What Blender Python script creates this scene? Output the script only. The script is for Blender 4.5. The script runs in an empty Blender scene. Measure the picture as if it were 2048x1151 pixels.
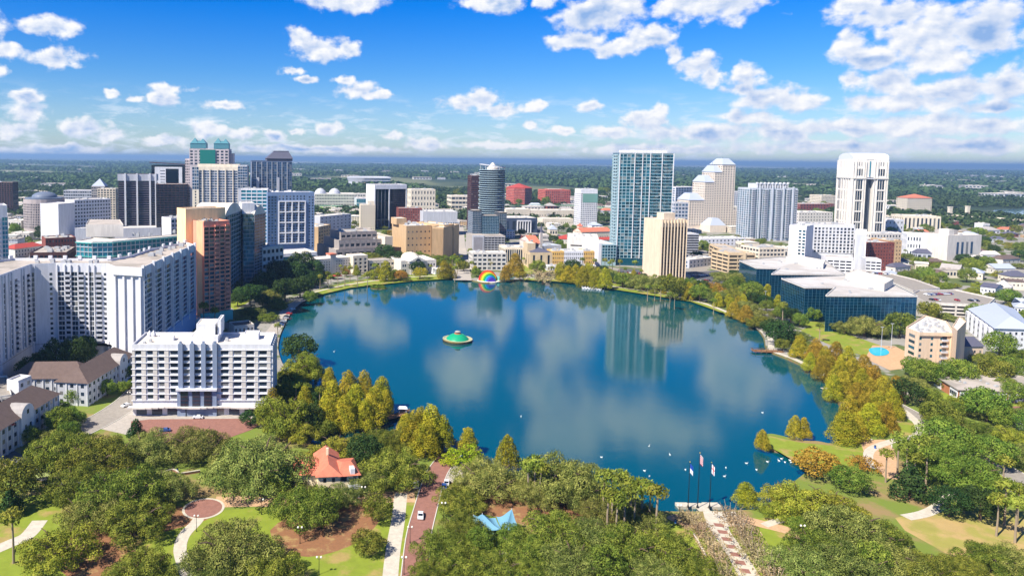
import bpy, math, random
import numpy as np
from mathutils import Vector, Matrix
from mathutils.geometry import delaunay_2d_cdt
R = math.radians
SC = bpy.context.scene
COL = SC.collection

# ------------------------------------------------------------------ camera
# numbers in this script called px, py are places in the 2048 x 1151 photograph; ray()/G() turn them into
# real positions on the ground, where the things then stand at their true size
FPX, PPX, PPY, CAMZ, ROLL, PITCH = 1400.0, 730.0, 418.0, 112.0, 0.0105, math.atan(100.3/1400.0)
GZ = 1.0                                    # height of the ground above the lake
fwd = Vector((0, math.cos(PITCH), -math.sin(PITCH)))
up0 = Vector((0, math.sin(PITCH), math.cos(PITCH)))
ri0 = Vector((1, 0, 0))
cr, sr = math.cos(ROLL), math.sin(ROLL)
ri = ri0*cr + up0*sr
up = up0*cr - ri0*sr
CAM = Vector((0, 0, CAMZ))
def ray(px, py):
    return (fwd*FPX + ri*(px-PPX) - up*(py-PPY)).normalized()
def G(px, py, z=GZ):
    d = ray(px, py)
    return CAM + d*((z-CAMZ)/d.z)
def proj(p):
    q = Vector(p) - CAM
    w = q.dot(fwd)
    return PPX + FPX*q.dot(ri)/w, PPY - FPX*q.dot(up)/w
def topz(p, py):                            # height at which the vertical through p is seen at row py
    lo, hi = -50.0, 400.0
    for _ in range(50):
        m = (lo+hi)/2
        if proj((p[0], p[1], m))[1] > py: lo = m
        else: hi = m
    return lo
def at_dist(px, dist, z=GZ):                # point in the viewing column px at forward distance dist
    lo, hi = 330.0, 1600.0
    for _ in range(50):
        m = (lo+hi)/2
        if G(px, m, z).y > dist: lo = m
        else: hi = m
    return G(px, lo, z)

cd = bpy.data.cameras.new('camera')
cd.sensor_width = 36.0
cd.lens = FPX/2048*36.0
cd.shift_x = (1024-PPX)/2048
cd.shift_y = -(575.5-PPY)/2048
cd.clip_start = 1.0
cd.clip_end = 200000.0
cam = bpy.data.objects.new('camera', cd)
COL.objects.link(cam)
M = Matrix((ri, up, -fwd)).transposed().to_4x4()
M.translation = CAM
cam.matrix_world = M
SC.camera = cam
SC.view_settings.view_transform = 'Standard'
SC.view_settings.look = 'None'
SC.view_settings.gamma = 1.0
SC.view_settings.use_curve_mapping = False
SC.view_settings.exposure = 0.76
SC.cycles.use_denoising = True
SC.cycles.max_bounces = 6
SC.cycles.diffuse_bounces = 2
SC.cycles.glossy_bounces = 3
SC.cycles.transmission_bounces = 2
SC.cycles.volume_bounces = 0
SC.cycles.caustics_reflective = False
SC.cycles.caustics_refractive = False

# ------------------------------------------------------------------ sun and sky
SUN_EL = 47.0
sun_dir = Vector((-0.82, -0.57, 0)).normalized()*math.cos(R(SUN_EL)) + Vector((0, 0, math.sin(R(SUN_EL))))
sl = bpy.data.lights.new('sun', 'SUN')
sl.energy = 5.0
sl.angle = R(0.53)
sl.color = (1.0, 0.93, 0.82)
sun = bpy.data.objects.new('sun', sl)
sun.rotation_euler = (-sun_dir).to_track_quat('-Z', 'Y').to_euler()
COL.objects.link(sun)

world = bpy.data.worlds.new('World')
SC.world = world
world.use_nodes = True
world.cycles.sampling_method = 'MANUAL'
world.cycles.sample_map_resolution = 512
wt = world.node_tree
wt.nodes.clear()

class NT:
    """short hand for node trees"""
    def __init__(s, tree): s.t = tree
    def node(s, typ, **kw):
        n = s.t.nodes.new(typ)
        for k, v in kw.items(): setattr(n, k, v)
        return n
    def link(s, a, b): s.t.links.new(a, b)
    def put(s, sock, v):
        if isinstance(v, bpy.types.NodeSocket): s.link(v, sock)
        elif v is not None: sock.default_value = v
    def m(s, op, a, b=None, c=None, clamp=False):
        n = s.node('ShaderNodeMath', operation=op, use_clamp=clamp)
        for i, v in enumerate((a, b, c)):
            if v is not None: s.put(n.inputs[i], v)
        return n.outputs[0]
    def v(s, op, a, b=None, c=None, scale=None):
        n = s.node('ShaderNodeVectorMath', operation=op)
        for i, x in enumerate((a, b, c)):
            if x is not None: s.put(n.inputs[i], x)
        if scale is not None: s.put(n.inputs['Scale'], scale)
        return n.outputs['Value'] if op in ('LENGTH', 'DOT_PRODUCT', 'DISTANCE') else n.outputs[0]
    def noise(s, vec, scale, detail=3.0, rough=0.55, dist=0.0, color=False):
        n = s.node('ShaderNodeTexNoise')
        if vec is not None: s.put(n.inputs['Vector'], vec)
        n.inputs['Scale'].default_value = scale
        n.inputs['Detail'].default_value = detail
        n.inputs['Roughness'].default_value = rough
        n.inputs['Distortion'].default_value = dist
        return n.outputs['Color' if color else 0]
    def ramp(s, fac, a, b, lo=(0, 0, 0, 1), hi=(1, 1, 1, 1), smooth=True):
        n = s.node('ShaderNodeMapRange', interpolation_type='SMOOTHSTEP' if smooth else 'LINEAR')
        s.put(n.inputs['Value'], fac)
        s.put(n.inputs['From Min'], a); s.put(n.inputs['From Max'], b)
        return n.outputs[0]
    def mix(s, f, a, b, blend='MIX'):
        n = s.node('ShaderNodeMix', data_type='RGBA', blend_type=blend)
        s.put(n.inputs[0], f)
        for i, x in ((6, a), (7, b)):
            if isinstance(x, bpy.types.NodeSocket): s.link(x, n.inputs[i])
            else: n.inputs[i].default_value = (x[0], x[1], x[2], 1.0)
        return n.outputs[2]

def azel(d):
    return math.degrees(math.atan2(d.x, d.y)), math.degrees(math.asin(max(-1, min(1, d.z))))
# cumulus clouds, each where it stands in the sky: (px, py, half width, half height) seen directly ...
CL = [(97,54,70,20),(118,118,64,18),(15,104,34,16),(2,142,16,12),(57,192,42,13),(62,228,36,20),(30,262,50,16),(170,256,60,18),(215,268,40,14),(335,176,40,11),(327,196,34,15),
(447,210,46,9),(265,197,18,7),(220,186,14,8),(415,262,52,16),(487,266,30,12),(555,271,26,11),(590,262,14,7),(660,258,24,13),(585,141,26,8),(612,159,26,5),
(600,78,30,22),(650,100,64,22),(690,95,26,20),(715,178,48,17),(745,190,40,10),(765,186,20,9),(690,160,24,8),(780,272,20,11),(330,282,60,9),(120,300,150,10),(850,288,48,13),(930,205,52,16),(965,200,40,20),(1010,218,46,13),
(1077,213,18,10),(1176,214,24,12),(1056,249,18,7),(1127,258,28,7),(985,6,76,18),(1090,2,20,16),
(1215,20,110,45),(1160,80,70,18),(1245,95,60,18),(1300,75,52,26),(1395,12,100,30),(1350,105,22,20),(1395,132,50,24),(1420,150,30,18),(1495,152,34,24),(1530,195,75,20),(1600,205,50,18),(1480,180,30,14),
(1290,240,52,22),(1315,222,20,16),(1220,262,50,12),(1400,268,130,18),(1560,262,120,22),(1500,235,60,14),
(1705,12,60,16),(1700,88,44,24),(1740,115,60,26),(1790,30,110,26),(1860,70,110,50),(1960,60,110,50),(1790,160,60,24),(1900,180,150,20),(2010,165,60,26),(1880,120,90,20),(1700,160,30,14),(1760,205,80,14),(1690,255,110,16),(1850,250,160,20),(1980,250,80,18),(1830,205,90,16),(1990,215,70,12),
(1650,295,220,12),(1950,290,160,12),(1300,300,200,9),(620,297,260,7),(1030,290,120,8),
(-60,60,60,40),(-150,200,90,30),(2150,80,100,60),(2200,220,130,30)]
# ... and above the frame, where only the lake's mirror shows them: (px, py) is the place on the water
CR = [(690,625,90,26),(620,645,40,40),(760,660,60,30),(925,745,70,60),(1160,610,75,40),(1130,690,60,50),(1090,780,70,50),(1420,660,110,60),(1480,760,110,60),(1260,840,200,50),(1120,880,100,50),(1000,640,20,40)]
w = NT(wt)
tc = w.node('ShaderNodeTexCoord')
D = tc.outputs['Generated']
sx = w.node('ShaderNodeSeparateXYZ'); w.link(D, sx.inputs[0])
az = w.m('MULTIPLY', w.m('ARCTAN2', sx.outputs[0], sx.outputs[1]), 57.29578)
el = w.m('MULTIPLY', w.m('ARCSINE', sx.outputs[2]), 57.29578)
cb = w.node('ShaderNodeCombineXYZ'); w.link(az, cb.inputs[0]); w.link(el, cb.inputs[1])
AE = cb.outputs[0]
n1 = w.noise(AE, 0.55, 7.0, 0.62, 0.3, color=True)
warp = w.v('MULTIPLY', w.v('SUBTRACT', n1, (0.5, 0.5, 0.5)), (1.7, 1.0, 0))
AW = w.v('ADD', AE, warp)
SH = w.v('ADD', AW, (-0.35, 0.75, 0))          # the same field looked up a little towards the sun: tells lit tops from shaded undersides
acc = acc2 = None
for i, (px, py, rx, ry) in enumerate(CL + CR):
    d0 = ray(px, py)
    if i >= len(CL): d0.z = -d0.z
    if px > 1640 and i < len(CL): rx *= 1.06; ry *= 1.0
    a, e = azel(d0)
    kx = math.degrees(rx/FPX)*math.cos(R(a))**2*1.0 + 0.18
    ky = math.degrees(ry/FPX)*1.0 + 0.12
    for j, src in enumerate((AW, SH)):
        ln = w.v('LENGTH', w.v('MULTIPLY_ADD', src, (1/kx, 1/ky, 0), (-a/kx, -e/ky, 0)))
        if j == 0: acc = ln if acc is None else w.m('SMOOTH_MIN', acc, ln, 0.25)
        else: acc2 = ln if acc2 is None else w.m('SMOOTH_MIN', acc2, ln, 0.25)
dens = w.m('SUBTRACT', 1.0, acc)
NV = w.v('MULTIPLY', AE, (0.8, 1.0, 1))
nf = w.noise(NV, 0.80, 6.0, 0.52, 0.0)
nf2 = w.noise(w.v('ADD', NV, (-0.20, 0.34, 0)), 0.80, 4.0, 0.48, 0.0)
dn = w.m('ADD', dens, w.m('MULTIPLY', w.m('SUBTRACT', nf, 0.5), 1.9))
# thin banks of small far clouds low over the horizon
pl = w.v('MULTIPLY', AE, (0.22, 0.80, 0))
nl = w.noise(pl, 1.5, 8.0, 0.62, 0.3)
low = w.m('MULTIPLY', w.ramp(nl, 0.48, 0.66), w.m('MULTIPLY', w.ramp(el, 6.0, 2.0), 0.78))
alpha = w.ramp(dn, -0.03, 0.52)
lit = w.m('ADD', 0.74, w.m('MULTIPLY', w.m('SUBTRACT', nf, nf2), 1.9))
lit = w.m('ADD', lit, w.m('MULTIPLY', w.m('SUBTRACT', acc2, acc), 0.22))
thick = w.ramp(dn, 0.35, 1.1)
big = w.noise(w.v('MULTIPLY', AE, (0.20, 0.42, 0)), 1.0, 4.0, 0.55)
lit = w.m('SUBTRACT', lit, w.m('MULTIPLY', w.m('MULTIPLY', thick, 0.85), w.ramp(big, 0.42, 0.60)), None)
lit = w.m('ADD', lit, 0.0, None, True)
ccol = w.mix(lit, (0.17, 0.28, 0.49), (0.61, 0.61, 0.62))
sky = w.node('ShaderNodeTexSky', sky_type='NISHITA')
sky.sun_disc = False
sky.sun_elevation = R(SUN_EL)
sky.sun_rotation = math.atan2(sun_dir.x, sun_dir.y)
sky.altitude = 100.0
sky.air_density = 1.0
sky.dust_density = 0.3
sky.ozone_density = 3.0
hs = w.node('ShaderNodeHueSaturation'); hs.inputs['Saturation'].default_value = 1.15
w.link(sky.outputs[0], hs.inputs['Color'])
# the deep saturated blue of this sky: the physical sky filtered by height, milky at the horizon, greyed and toned down above the view to tame its fill light
cr_ = w.node('ShaderNodeValToRGB'); w.link(w.m('DIVIDE', el, 45.0), cr_.inputs[0])
els = cr_.color_ramp.elements
for pos, c in ((0.0, (0.60, 0.70, 0.88)), (0.08, (0.48, 0.63, 0.86)), (0.15, (0.27, 0.56, 0.90)), (0.27, (0.012, 0.46, 1.02)), (0.55, (0.01, 0.40, 1.0)), (0.8, (0.27, 0.37, 0.58)), (1.0, (0.34, 0.40, 0.58))):
    e_ = els[0] if pos == 0 else (els[-1] if pos == 1.0 else els.new(pos)); e_.position = pos; e_.color = (*[x/2 for x in c], 1)
skyc = w.mix(1.0, w.mix(1.0, hs.outputs[0], cr_.outputs[0], 'MULTIPLY'), (0.192, 0.192, 0.192), 'MULTIPLY')
c1 = w.mix(low, skyc, (0.50, 0.56, 0.63))
c2 = w.mix(alpha, c1, ccol)
bg = w.node('ShaderNodeBackground'); w.link(c2, bg.inputs[0]); bg.inputs[1].default_value = 1.0
wo = w.node('ShaderNodeOutputWorld'); w.link(bg.outputs[0], wo.inputs[0])

# ------------------------------------------------------------------ materials
MATS = {}
def mat(name, col, rough=0.8, metal=0.0, spec=0.3, var=0.0, isl=0.0, scale=0.2, bump=0.0, bscale=3.0, col2=None, lo=0.42, hi=0.6, coat=0.0, objvar=0.0):
    """procedural surface: base colour, broken up by noise, per window / per leaf variation and dirt"""
    if name in MATS: return MATS[name]
    m_ = bpy.data.materials.new(name); m_.use_nodes = True
    t = NT(m_.node_tree)
    p = m_.node_tree.nodes['Principled BSDF']
    p.inputs['Roughness'].default_value = rough
    p.inputs['Metallic'].default_value = metal
    p.inputs['Specular IOR Level'].default_value = spec
    if coat: p.inputs['Coat Weight'].default_value = coat
    c = None
    g = t.node('ShaderNodeNewGeometry')
    tcn = t.node('ShaderNodeTexCoord')
    if col2 is not None:
        n = t.noise(g.outputs['Position'], scale, 5.0, 0.6)
        c = t.mix(t.ramp(n, lo, hi), col, col2)
    else:
        c = t.mix(0.0, col, col)
    if var:
        n = t.noise(g.outputs['Position'], scale*3.1, 6.0, 0.65)
        f = t.m('ADD', 1.0-var, t.m('MULTIPLY', n, 2*var))
        if metal == 0 and rough >= .8 and col2 is None:      # rain streaks and grime down the walls
            s_ = t.noise(t.v('MULTIPLY', g.outputs['Position'], (1, 1, 0.12)), 0.55, 4.0, 0.7)
            f = t.m('MULTIPLY', f, t.m('ADD', 0.90, t.m('MULTIPLY', t.ramp(s_, 0.40, 0.60), 0.13)))
        h = t.node('ShaderNodeHueSaturation'); t.link(c, h.inputs['Color']); t.link(f, h.inputs['Value']); c = h.outputs[0]
    if isl or objvar:
        oi = t.node('ShaderNodeObjectInfo')
        rnd = t.m('FRACT', t.m('ADD', oi.outputs['Random'], g.outputs['Random Per Island']))
        f = t.m('ADD', 1.0-isl, t.m('MULTIPLY', rnd, 2*isl))
        if objvar:
            f = t.m('MULTIPLY', f, t.m('ADD', 1.0-objvar, t.m('MULTIPLY', oi.outputs['Random'], 2*objvar)))
        h = t.node('ShaderNodeHueSaturation'); t.link(c, h.inputs['Color']); t.link(f, h.inputs['Value'])
        c = h.outputs[0]
        if isl > .35:            # drawn blinds and curtains behind some of the panes
            r2 = t.m('FRACT', t.m('MULTIPLY', rnd, 37.7))
            c = t.mix(t.m('MULTIPLY', t.m('GREATER_THAN', r2, 0.80), t.m('MULTIPLY', r2, 0.55)), c, (0.46, 0.45, 0.42))
    t.link(c, p.inputs['Base Color'])
    if bump:
        b = t.node('ShaderNodeBump'); b.inputs['Strength'].default_value = bump
        t.link(t.noise(g.outputs['Position'], bscale, 4.0, 0.6), b.inputs['Height'])
        t.link(b.outputs[0], p.inputs['Normal'])
    MATS[name] = m_
    return m_
def srgb(r, g, b):
    f = lambda v: (v/255/12.92 if v/255 <= .04045 else ((v/255+.055)/1.055)**2.4)
    return (f(r), f(g), f(b))
def leafmat(name, a, b, yel=None, rough=0.65):
    """foliage: leaf by leaf, clump by clump and tree by tree variation, thin leaves letting light through"""
    if name in MATS: return MATS[name]
    m_ = bpy.data.materials.new(name); m_.use_nodes = True
    t = NT(m_.node_tree); p = m_.node_tree.nodes['Principled BSDF']
    p.inputs['Roughness'].default_value = rough
    p.inputs['Specular IOR Level'].default_value = 0.08
    g = t.node('ShaderNodeNewGeometry'); oi = t.node('ShaderNodeObjectInfo'); tcn = t.node('ShaderNodeTexCoord')
    n = t.noise(t.v('ADD', tcn.outputs['Object'], t.v('SCALE', oi.outputs['Location'], scale=0.37)), 0.45, 3.0, 0.6)
    f = t.m('ADD', t.m('MULTIPLY', t.ramp(n, 0.36, 0.66), 0.78), t.m('MULTIPLY', g.outputs['Random Per Island'], 0.22))
    c = t.mix(f, a, b)
    h = t.node('ShaderNodeHueSaturation'); t.link(c, h.inputs['Color'])
    t.link(t.m('ADD', 0.475, t.m('MULTIPLY', oi.outputs['Random'], 0.045)), h.inputs['Hue'])
    t.link(t.m('ADD', 0.72, t.m('ADD', t.m('MULTIPLY', t.m('FRACT', t.m('MULTIPLY', oi.outputs['Random'], 7.3)), 0.40), t.m('MULTIPLY', g.outputs['Random Per Island'], 0.18))), h.inputs['Value'])
    t.link(h.outputs[0], p.inputs['Base Color'])
    tr = t.node('ShaderNodeBsdfTranslucent'); t.link(h.outputs[0], tr.inputs[0])
    ms = t.node('ShaderNodeMixShader'); ms.inputs[0].default_value = 0.14
    t.link(p.outputs[0], ms.inputs[1]); t.link(tr.outputs[0], ms.inputs[2])
    t.link(ms.outputs[0], m_.node_tree.nodes['Material Output'].inputs[0])
    MATS[name] = m_
    return m_

# ------------------------------------------------------------------ mesh helpers
class MB:
    def __init__(s): s.v = []; s.f = []; s.mi = []
    def quad(s, a, b, c, d, mi=0):
        n = len(s.v); s.v += [tuple(a), tuple(b), tuple(c), tuple(d)]; s.f.append((n, n+1, n+2, n+3)); s.mi.append(mi)
    def poly(s, pts, mi=0):
        n = len(s.v); s.v += [tuple(p) for p in pts]; s.f.append(tuple(range(n, n+len(pts)))); s.mi.append(mi)
    def box(s, x0, x1, y0, y1, z0, z1, mi=0):
        n = len(s.v)
        s.v += [(x0,y0,z0),(x1,y0,z0),(x1,y1,z0),(x0,y1,z0),(x0,y0,z1),(x1,y0,z1),(x1,y1,z1),(x0,y1,z1)]
        s.f += [(n,n+3,n+2,n+1),(n+4,n+5,n+6,n+7),(n,n+1,n+5,n+4),(n+1,n+2,n+6,n+5),(n+2,n+3,n+7,n+6),(n+3,n,n+4,n+7)]
        s.mi += [mi]*6
    def prism(s, pts, z0, z1, mi=0, top=None):
        """vertical prism over the outline pts [(x, y)]"""
        if sum(a[0]*b[1]-b[0]*a[1] for a, b in zip(pts, pts[1:]+pts[:1])) < 0: pts = pts[::-1]
        n = len(s.v); k = len(pts)
        s.v += [(p[0], p[1], z0) for p in pts] + [(p[0], p[1], z1) for p in pts]
        for i in range(k):
            j = (i+1) % k
            s.f.append((n+i, n+j, n+k+j, n+k+i)); s.mi.append(mi)
        s.f.append(tuple(n+k+i for i in range(k))); s.mi.append(mi if top is None else top)
        s.f.append(tuple(n+i for i in reversed(range(k)))); s.mi.append(mi)
    def cone(s, pts, z0, apex, mi=0):
        n = len(s.v); k = len(pts)
        s.v += [(p[0], p[1], z0) for p in pts] + [tuple(apex)]
        for i in range(k): s.f.append((n+i, n+(i+1) % k, n+k)); s.mi.append(mi)
    def hip(s, x0, x1, y0, y1, z0, z1, mi=0, along='x', inset=None, gable=False):
        """hipped or gabled roof"""
        if along == 'x':
            ins = 0 if gable else (inset if inset is not None else (y1-y0)/2)
            ym = (y0+y1)/2
            a, b = (x0+ins, ym, z1), (x1-ins, ym, z1)
            A, B, C_, D_ = (x0,y0,z0), (x1,y0,z0), (x1,y1,z0), (x0,y1,z0)
            s.quad(A, B, b, a, mi); s.quad(C_, D_, a, b, mi); s.poly([B, C_, b], mi); s.poly([D_, A, a], mi)
        else:
            ins = 0 if gable else (inset if inset is not None else (x1-x0)/2)
            xm = (x0+x1)/2
            a, b = (xm, y0+ins, z1), (xm, y1-ins, z1)
            A, B, C_, D_ = (x0,y0,z0), (x1,y0,z0), (x1,y1,z0), (x0,y1,z0)
            s.poly([A, B, a], mi); s.quad(B, C_, b, a, mi); s.poly([C_, D_, b], mi); s.quad(D_, A, a, b, mi)
    def tube(s, pts, rad, seg=6, mi=0, cap=True):
        """tapered round bar through pts with a radius at each"""
        if not hasattr(rad, '__len__'): rad = [rad]*len(pts)
        n0 = len(s.v); P_ = [Vector(p) for p in pts]
        for i, p in enumerate(P_):
            t = (P_[min(i+1, len(P_)-1)] - P_[max(i-1, 0)]).normalized()
            a = t.orthogonal().normalized() if abs(t.z) < 0.9 else Vector((1, 0, 0))
            a = (a - t*a.dot(t)).normalized(); b = t.cross(a)
            for k in range(seg):
                th = 2*math.pi*k/seg
                s.v.append(tuple(p + (a*math.cos(th) + b*math.sin(th))*rad[i]))
        for i in range(len(P_)-1):
            for k in range(seg):
                a_ = n0+i*seg+k; b_ = n0+i*seg+(k+1) % seg
                s.f.append((a_, b_, b_+seg, a_+seg)); s.mi.append(mi)
        if cap:
            s.f.append(tuple(n0+k for k in reversed(range(seg)))); s.mi.append(mi)
            s.f.append(tuple(n0+(len(P_)-1)*seg+k for k in range(seg))); s.mi.append(mi)
    def lathe(s, prof, seg=24, cx=0, cy=0, mi=0, ax=1.0, ay=1.0):
        n0 = len(s.v)
        for r_, z_ in prof:
            for k in range(seg):
                th = 2*math.pi*k/seg
                s.v.append((cx+r_*math.cos(th)*ax, cy+r_*math.sin(th)*ay, z_))
        for i in range(len(prof)-1):
            for k in range(seg):
                a_ = n0+i*seg+k; b_ = n0+i*seg+(k+1) % seg
                s.f.append((a_, b_, b_+seg, a_+seg)); s.mi.append(mi)
        s.f.append(tuple(n0+(len(prof)-1)*seg+k for k in range(seg))); s.mi.append(mi)
    def mesh(s, name, mats):
        me = bpy.data.meshes.new(name)
        me.from_pydata(s.v, [], s.f)
        for m_ in (mats if isinstance(mats, (list, tuple)) else [mats]): me.materials.append(m_)
        if any(s.mi): me.polygons.foreach_set('material_index', s.mi)
        me.update()
        return me
    def build(s, name, mats, parent=None, loc=None, smooth=False):
        me = s.mesh(name, mats)
        if smooth: me.polygons.foreach_set('use_smooth', [True]*len(me.polygons))
        return obj(name, me, parent, loc)
def obj(name, me, parent=None, loc=None, rz=0.0):
    o = bpy.data.objects.new(name, me)
    COL.objects.link(o)
    if parent is not None: o.parent = parent
    if loc is not None: o.location = loc
    if rz: o.rotation_euler = (0, 0, rz)
    return o
def tag(o, label=None, cat=None, group=None, kind=None):
    if label: o['label'] = label
    if cat: o['category'] = cat
    if group: o['group'] = group
    if kind: o['kind'] = kind
    return o
def thing(name, label, cat, loc=(0, 0, 0), rz=0.0, group=None):
    o = bpy.data.objects.new(name, None)
    o.empty_display_size = 1.0
    COL.objects.link(o)
    o.location = loc; o.rotation_euler = (0, 0, rz)
    return tag(o, label, cat, group)
def copy_tree(o, parent=None, kids=None):
    c = o.copy(); COL.objects.link(c); c.parent = parent
    for ch in (kids[o.name] if kids and o.name in kids else o.children): copy_tree(ch, c)
    return c
def inside(p, poly):
    x, y = p[0], p[1]; r = False; n = len(poly)
    for i in range(n):
        x1, y1 = poly[i][0], poly[i][1]; x2, y2 = poly[(i+1) % n][0], poly[(i+1) % n][1]
        if (y1 > y) != (y2 > y) and x < (x2-x1)*(y-y1)/(y2-y1)+x1: r = not r
    return r
def seg_dist(p, a, b):
    ax, ay, bx, by = a[0], a[1], b[0], b[1]
    L = (bx-ax)**2+(by-ay)**2
    t = 0 if L == 0 else max(0, min(1, ((p[0]-ax)*(bx-ax)+(p[1]-ay)*(by-ay))/L))
    return math.hypot(p[0]-ax-t*(bx-ax), p[1]-ay-t*(by-ay))
def smooth_line(pts, n=4, closed=False):
    """Catmull-Rom through pts"""
    out = []; k = len(pts)
    rng = range(k) if closed else range(k-1)
    for i in rng:
        g = (lambda j: pts[j % k]) if closed else (lambda j: pts[max(0, min(k-1, j))])
        p0, p1, p2, p3 = g(i-1), g(i), g(i+1), g(i+2)
        for s_ in range(n):
            t = s_/n
            out.append(tuple(0.5*((2*p1[c])+(-p0[c]+p2[c])*t+(2*p0[c]-5*p1[c]+4*p2[c]-p3[c])*t*t+(-p0[c]+3*p1[c]-3*p2[c]+p3[c])*t**3) for c in (0, 1)))
    if not closed: out.append(tuple(pts[-1][:2]))
    return out
# ------------------------------------------------------------------ the lake and the ground
LAKE_PX = [(572,652),(578,632),(590,612),(606,602),(622,594),(648,588),(700,577),(760,567),(830,562),(900,556),(932,557),(946,563),(975,567),(1010,564),(1050,561),(1110,564),
 (1170,571),(1230,580),(1290,589),(1340,597),(1380,604),(1420,617),(1480,640),(1508,656),(1524,676),(1530,700),(1560,714),(1600,732),(1636,754),(1656,778),(1672,806),(1684,840),(1676,872),(1662,888),
 (1634,884),(1600,882),(1566,874),(1540,869),(1518,872),(1509,881),(1522,894),(1548,904),(1585,914),(1612,922),(1606,944),(1580,966),(1556,990),(1530,1010),(1500,1020),(1450,1022),(1400,1024),(1340,1024),
 (1290,1020),(1240,1006),(1180,1000),(1120,990),(1070,972),(1030,958),(985,944),(940,938),(905,932),(880,916),(862,896),(846,876),(820,868),(780,872),(740,888),(700,898),(655,898),(628,890),(632,868),(662,850),
 (710,842),(760,840),(790,832),(770,818),(720,800),(670,796),(640,782),(600,762),(572,735),(560,700),(564,672)]
LAKE = [G(x, y, 0.0).xy for x, y in LAKE_PX]
LAKE = smooth_line([tuple(p) for p in LAKE], 3, True)
def offset_poly(poly, d):
    out = []; n = len(poly)
    for i in range(n):
        a, b, c = Vector(poly[i-1]), Vector(poly[i]), Vector(poly[(i+1) % n])
        t = (c-a).normalized()
        out.append(tuple(b + Vector((t.y, -t.x))*d))
    return out
area = sum(a[0]*b[1]-b[0]*a[1] for a, b in zip(LAKE, LAKE[1:]+LAKE[:1]))
if area < 0: LAKE = LAKE[::-1]
BANK = offset_poly(LAKE, 1.1)                # top of the low bank

def sheet(name, outline, z, m_, holes=(), bank=None, kind='structure'):
    """flat sheet over an outline with holes, triangulated"""
    pts = []; edges = []
    for loop in [outline] + list(holes):
        n = len(pts); pts += [Vector((p[0], p[1])) for p in loop]
        edges += [(n+i, n+(i+1) % len(loop)) for i in range(len(loop))]
    v, e, f, *_ = delaunay_2d_cdt(pts, edges, [], 0, 1e-5)
    mb = MB(); mb.v = [(p.x, p.y, z) for p in v]
    for t in f:
        c = sum((v[i] for i in t), Vector((0, 0)))/len(t)
        if inside(c, outline) and not any(inside(c, h) for h in holes):
            a, b, d = (v[i] for i in t[:3])
            mb.f.append(tuple(t) if (b-a).cross(d-a) > 0 else tuple(reversed(t))); mb.mi.append(0)
    o = mb.build(name, m_)
    if kind: tag(o, kind=kind)
    return o

m_ground = mat('town_ground', srgb(150,146,138), 0.95, var=0.25, scale=0.02, col2=srgb(92,104,58), lo=0.50, hi=0.54)
# countryside beyond the town: dark trees' floor, paler clearings and streets
t = NT(m_ground.node_tree); p = m_ground.node_tree.nodes['Principled BSDF']
g = t.node('ShaderNodeNewGeometry'); sp = t.node('ShaderNodeSeparateXYZ'); t.link(g.outputs['Position'], sp.inputs[0])
near = p.inputs['Base Color'].links[0].from_socket
far1 = t.mix(t.ramp(t.noise(t.v('MULTIPLY', g.outputs['Position'], (0.6, 0.25, 1)), 0.0016, 6.0, 0.62), 0.46, 0.58), srgb(50,66,40), srgb(112,116,80))
spk = t.ramp(t.noise(t.v('MULTIPLY', g.outputs['Position'], (1.0, 0.5, 1)), 0.011, 2.0, 0.5), 0.70, 0.74)
clr = t.ramp(t.noise(g.outputs['Position'], 0.0011, 3.0, 0.6), 0.50, 0.62)
far1 = t.mix(t.m('MULTIPLY', spk, clr), far1, srgb(185,180,170))
bn = t.ramp(t.noise(t.v('MULTIPLY', g.outputs['Position'], (0.5, 0.10, 1)), 0.0014, 6.0, 0.7), 0.52, 0.60)
far1 = t.mix(t.m('MULTIPLY', bn, t.ramp(sp.outputs[1], 6000, 14000)), far1, srgb(190,186,168))
f = t.ramp(t.m('ADD', sp.outputs[1], t.m('MULTIPLY', t.noise(g.outputs['Position'], 0.004), 500.0)), 1700, 2000)
# the park round the lake: lawn, worn sandy turf and leaf litter
pn = t.noise(g.outputs['Position'], 0.05, 6.0, 0.6)
park = t.mix(t.ramp(pn, 0.47, 0.62), srgb(112,128,50), srgb(146,124,84))
pf = t.ramp(sp.outputs[1], 335, 328)
t.link(t.mix(f, t.mix(pf, near, park), far1), p.inputs['Base Color'])

BIG = 60000.0
ground = sheet('ground', [(-BIG, -2000), (BIG, -2000), (BIG, BIG), (-BIG, BIG)], GZ, m_ground, [BANK])
mb = MB(); n = len(LAKE)
for i in range(n):
    j = (i+1) % n
    mb.quad((*LAKE[i], -1.2), (*LAKE[j], -1.2), (*BANK[j], GZ), (*BANK[i], GZ))
mb.build('shore_bank', mat('bank_soil', srgb(120,96,66), 0.95, var=0.3, scale=1.0, col2=srgb(96,104,52)))
tag(bpy.data.objects['shore_bank'], kind='structure')
m_w = bpy.data.materials.new('lake_water'); m_w.use_nodes = True
t = NT(m_w.node_tree); p = m_w.node_tree.nodes['Principled BSDF']
g = t.node('ShaderNodeNewGeometry')
wn = t.noise(g.outputs['Position'], 0.008, 3.0, 0.5)
t.link(t.mix(wn, (0.0, 0.056, 0.088), (0.0, 0.082, 0.088)), p.inputs['Base Color'])
p.inputs['Roughness'].default_value = 0.03
p.inputs['IOR'].default_value = 1.7
rn = t.ramp(t.noise(t.v('MULTIPLY', g.outputs['Position'], (1, .6, 1)), 0.014, 4.0, 0.6), 0.42, 0.6); t.link(t.m('ADD', 0.012, t.m('MULTIPLY', rn, 0.05)), p.inputs['Roughness'])
b = t.node('ShaderNodeBump'); b.inputs['Strength'].default_value = 0.04; b.inputs['Distance'].default_value = 0.3
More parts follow.
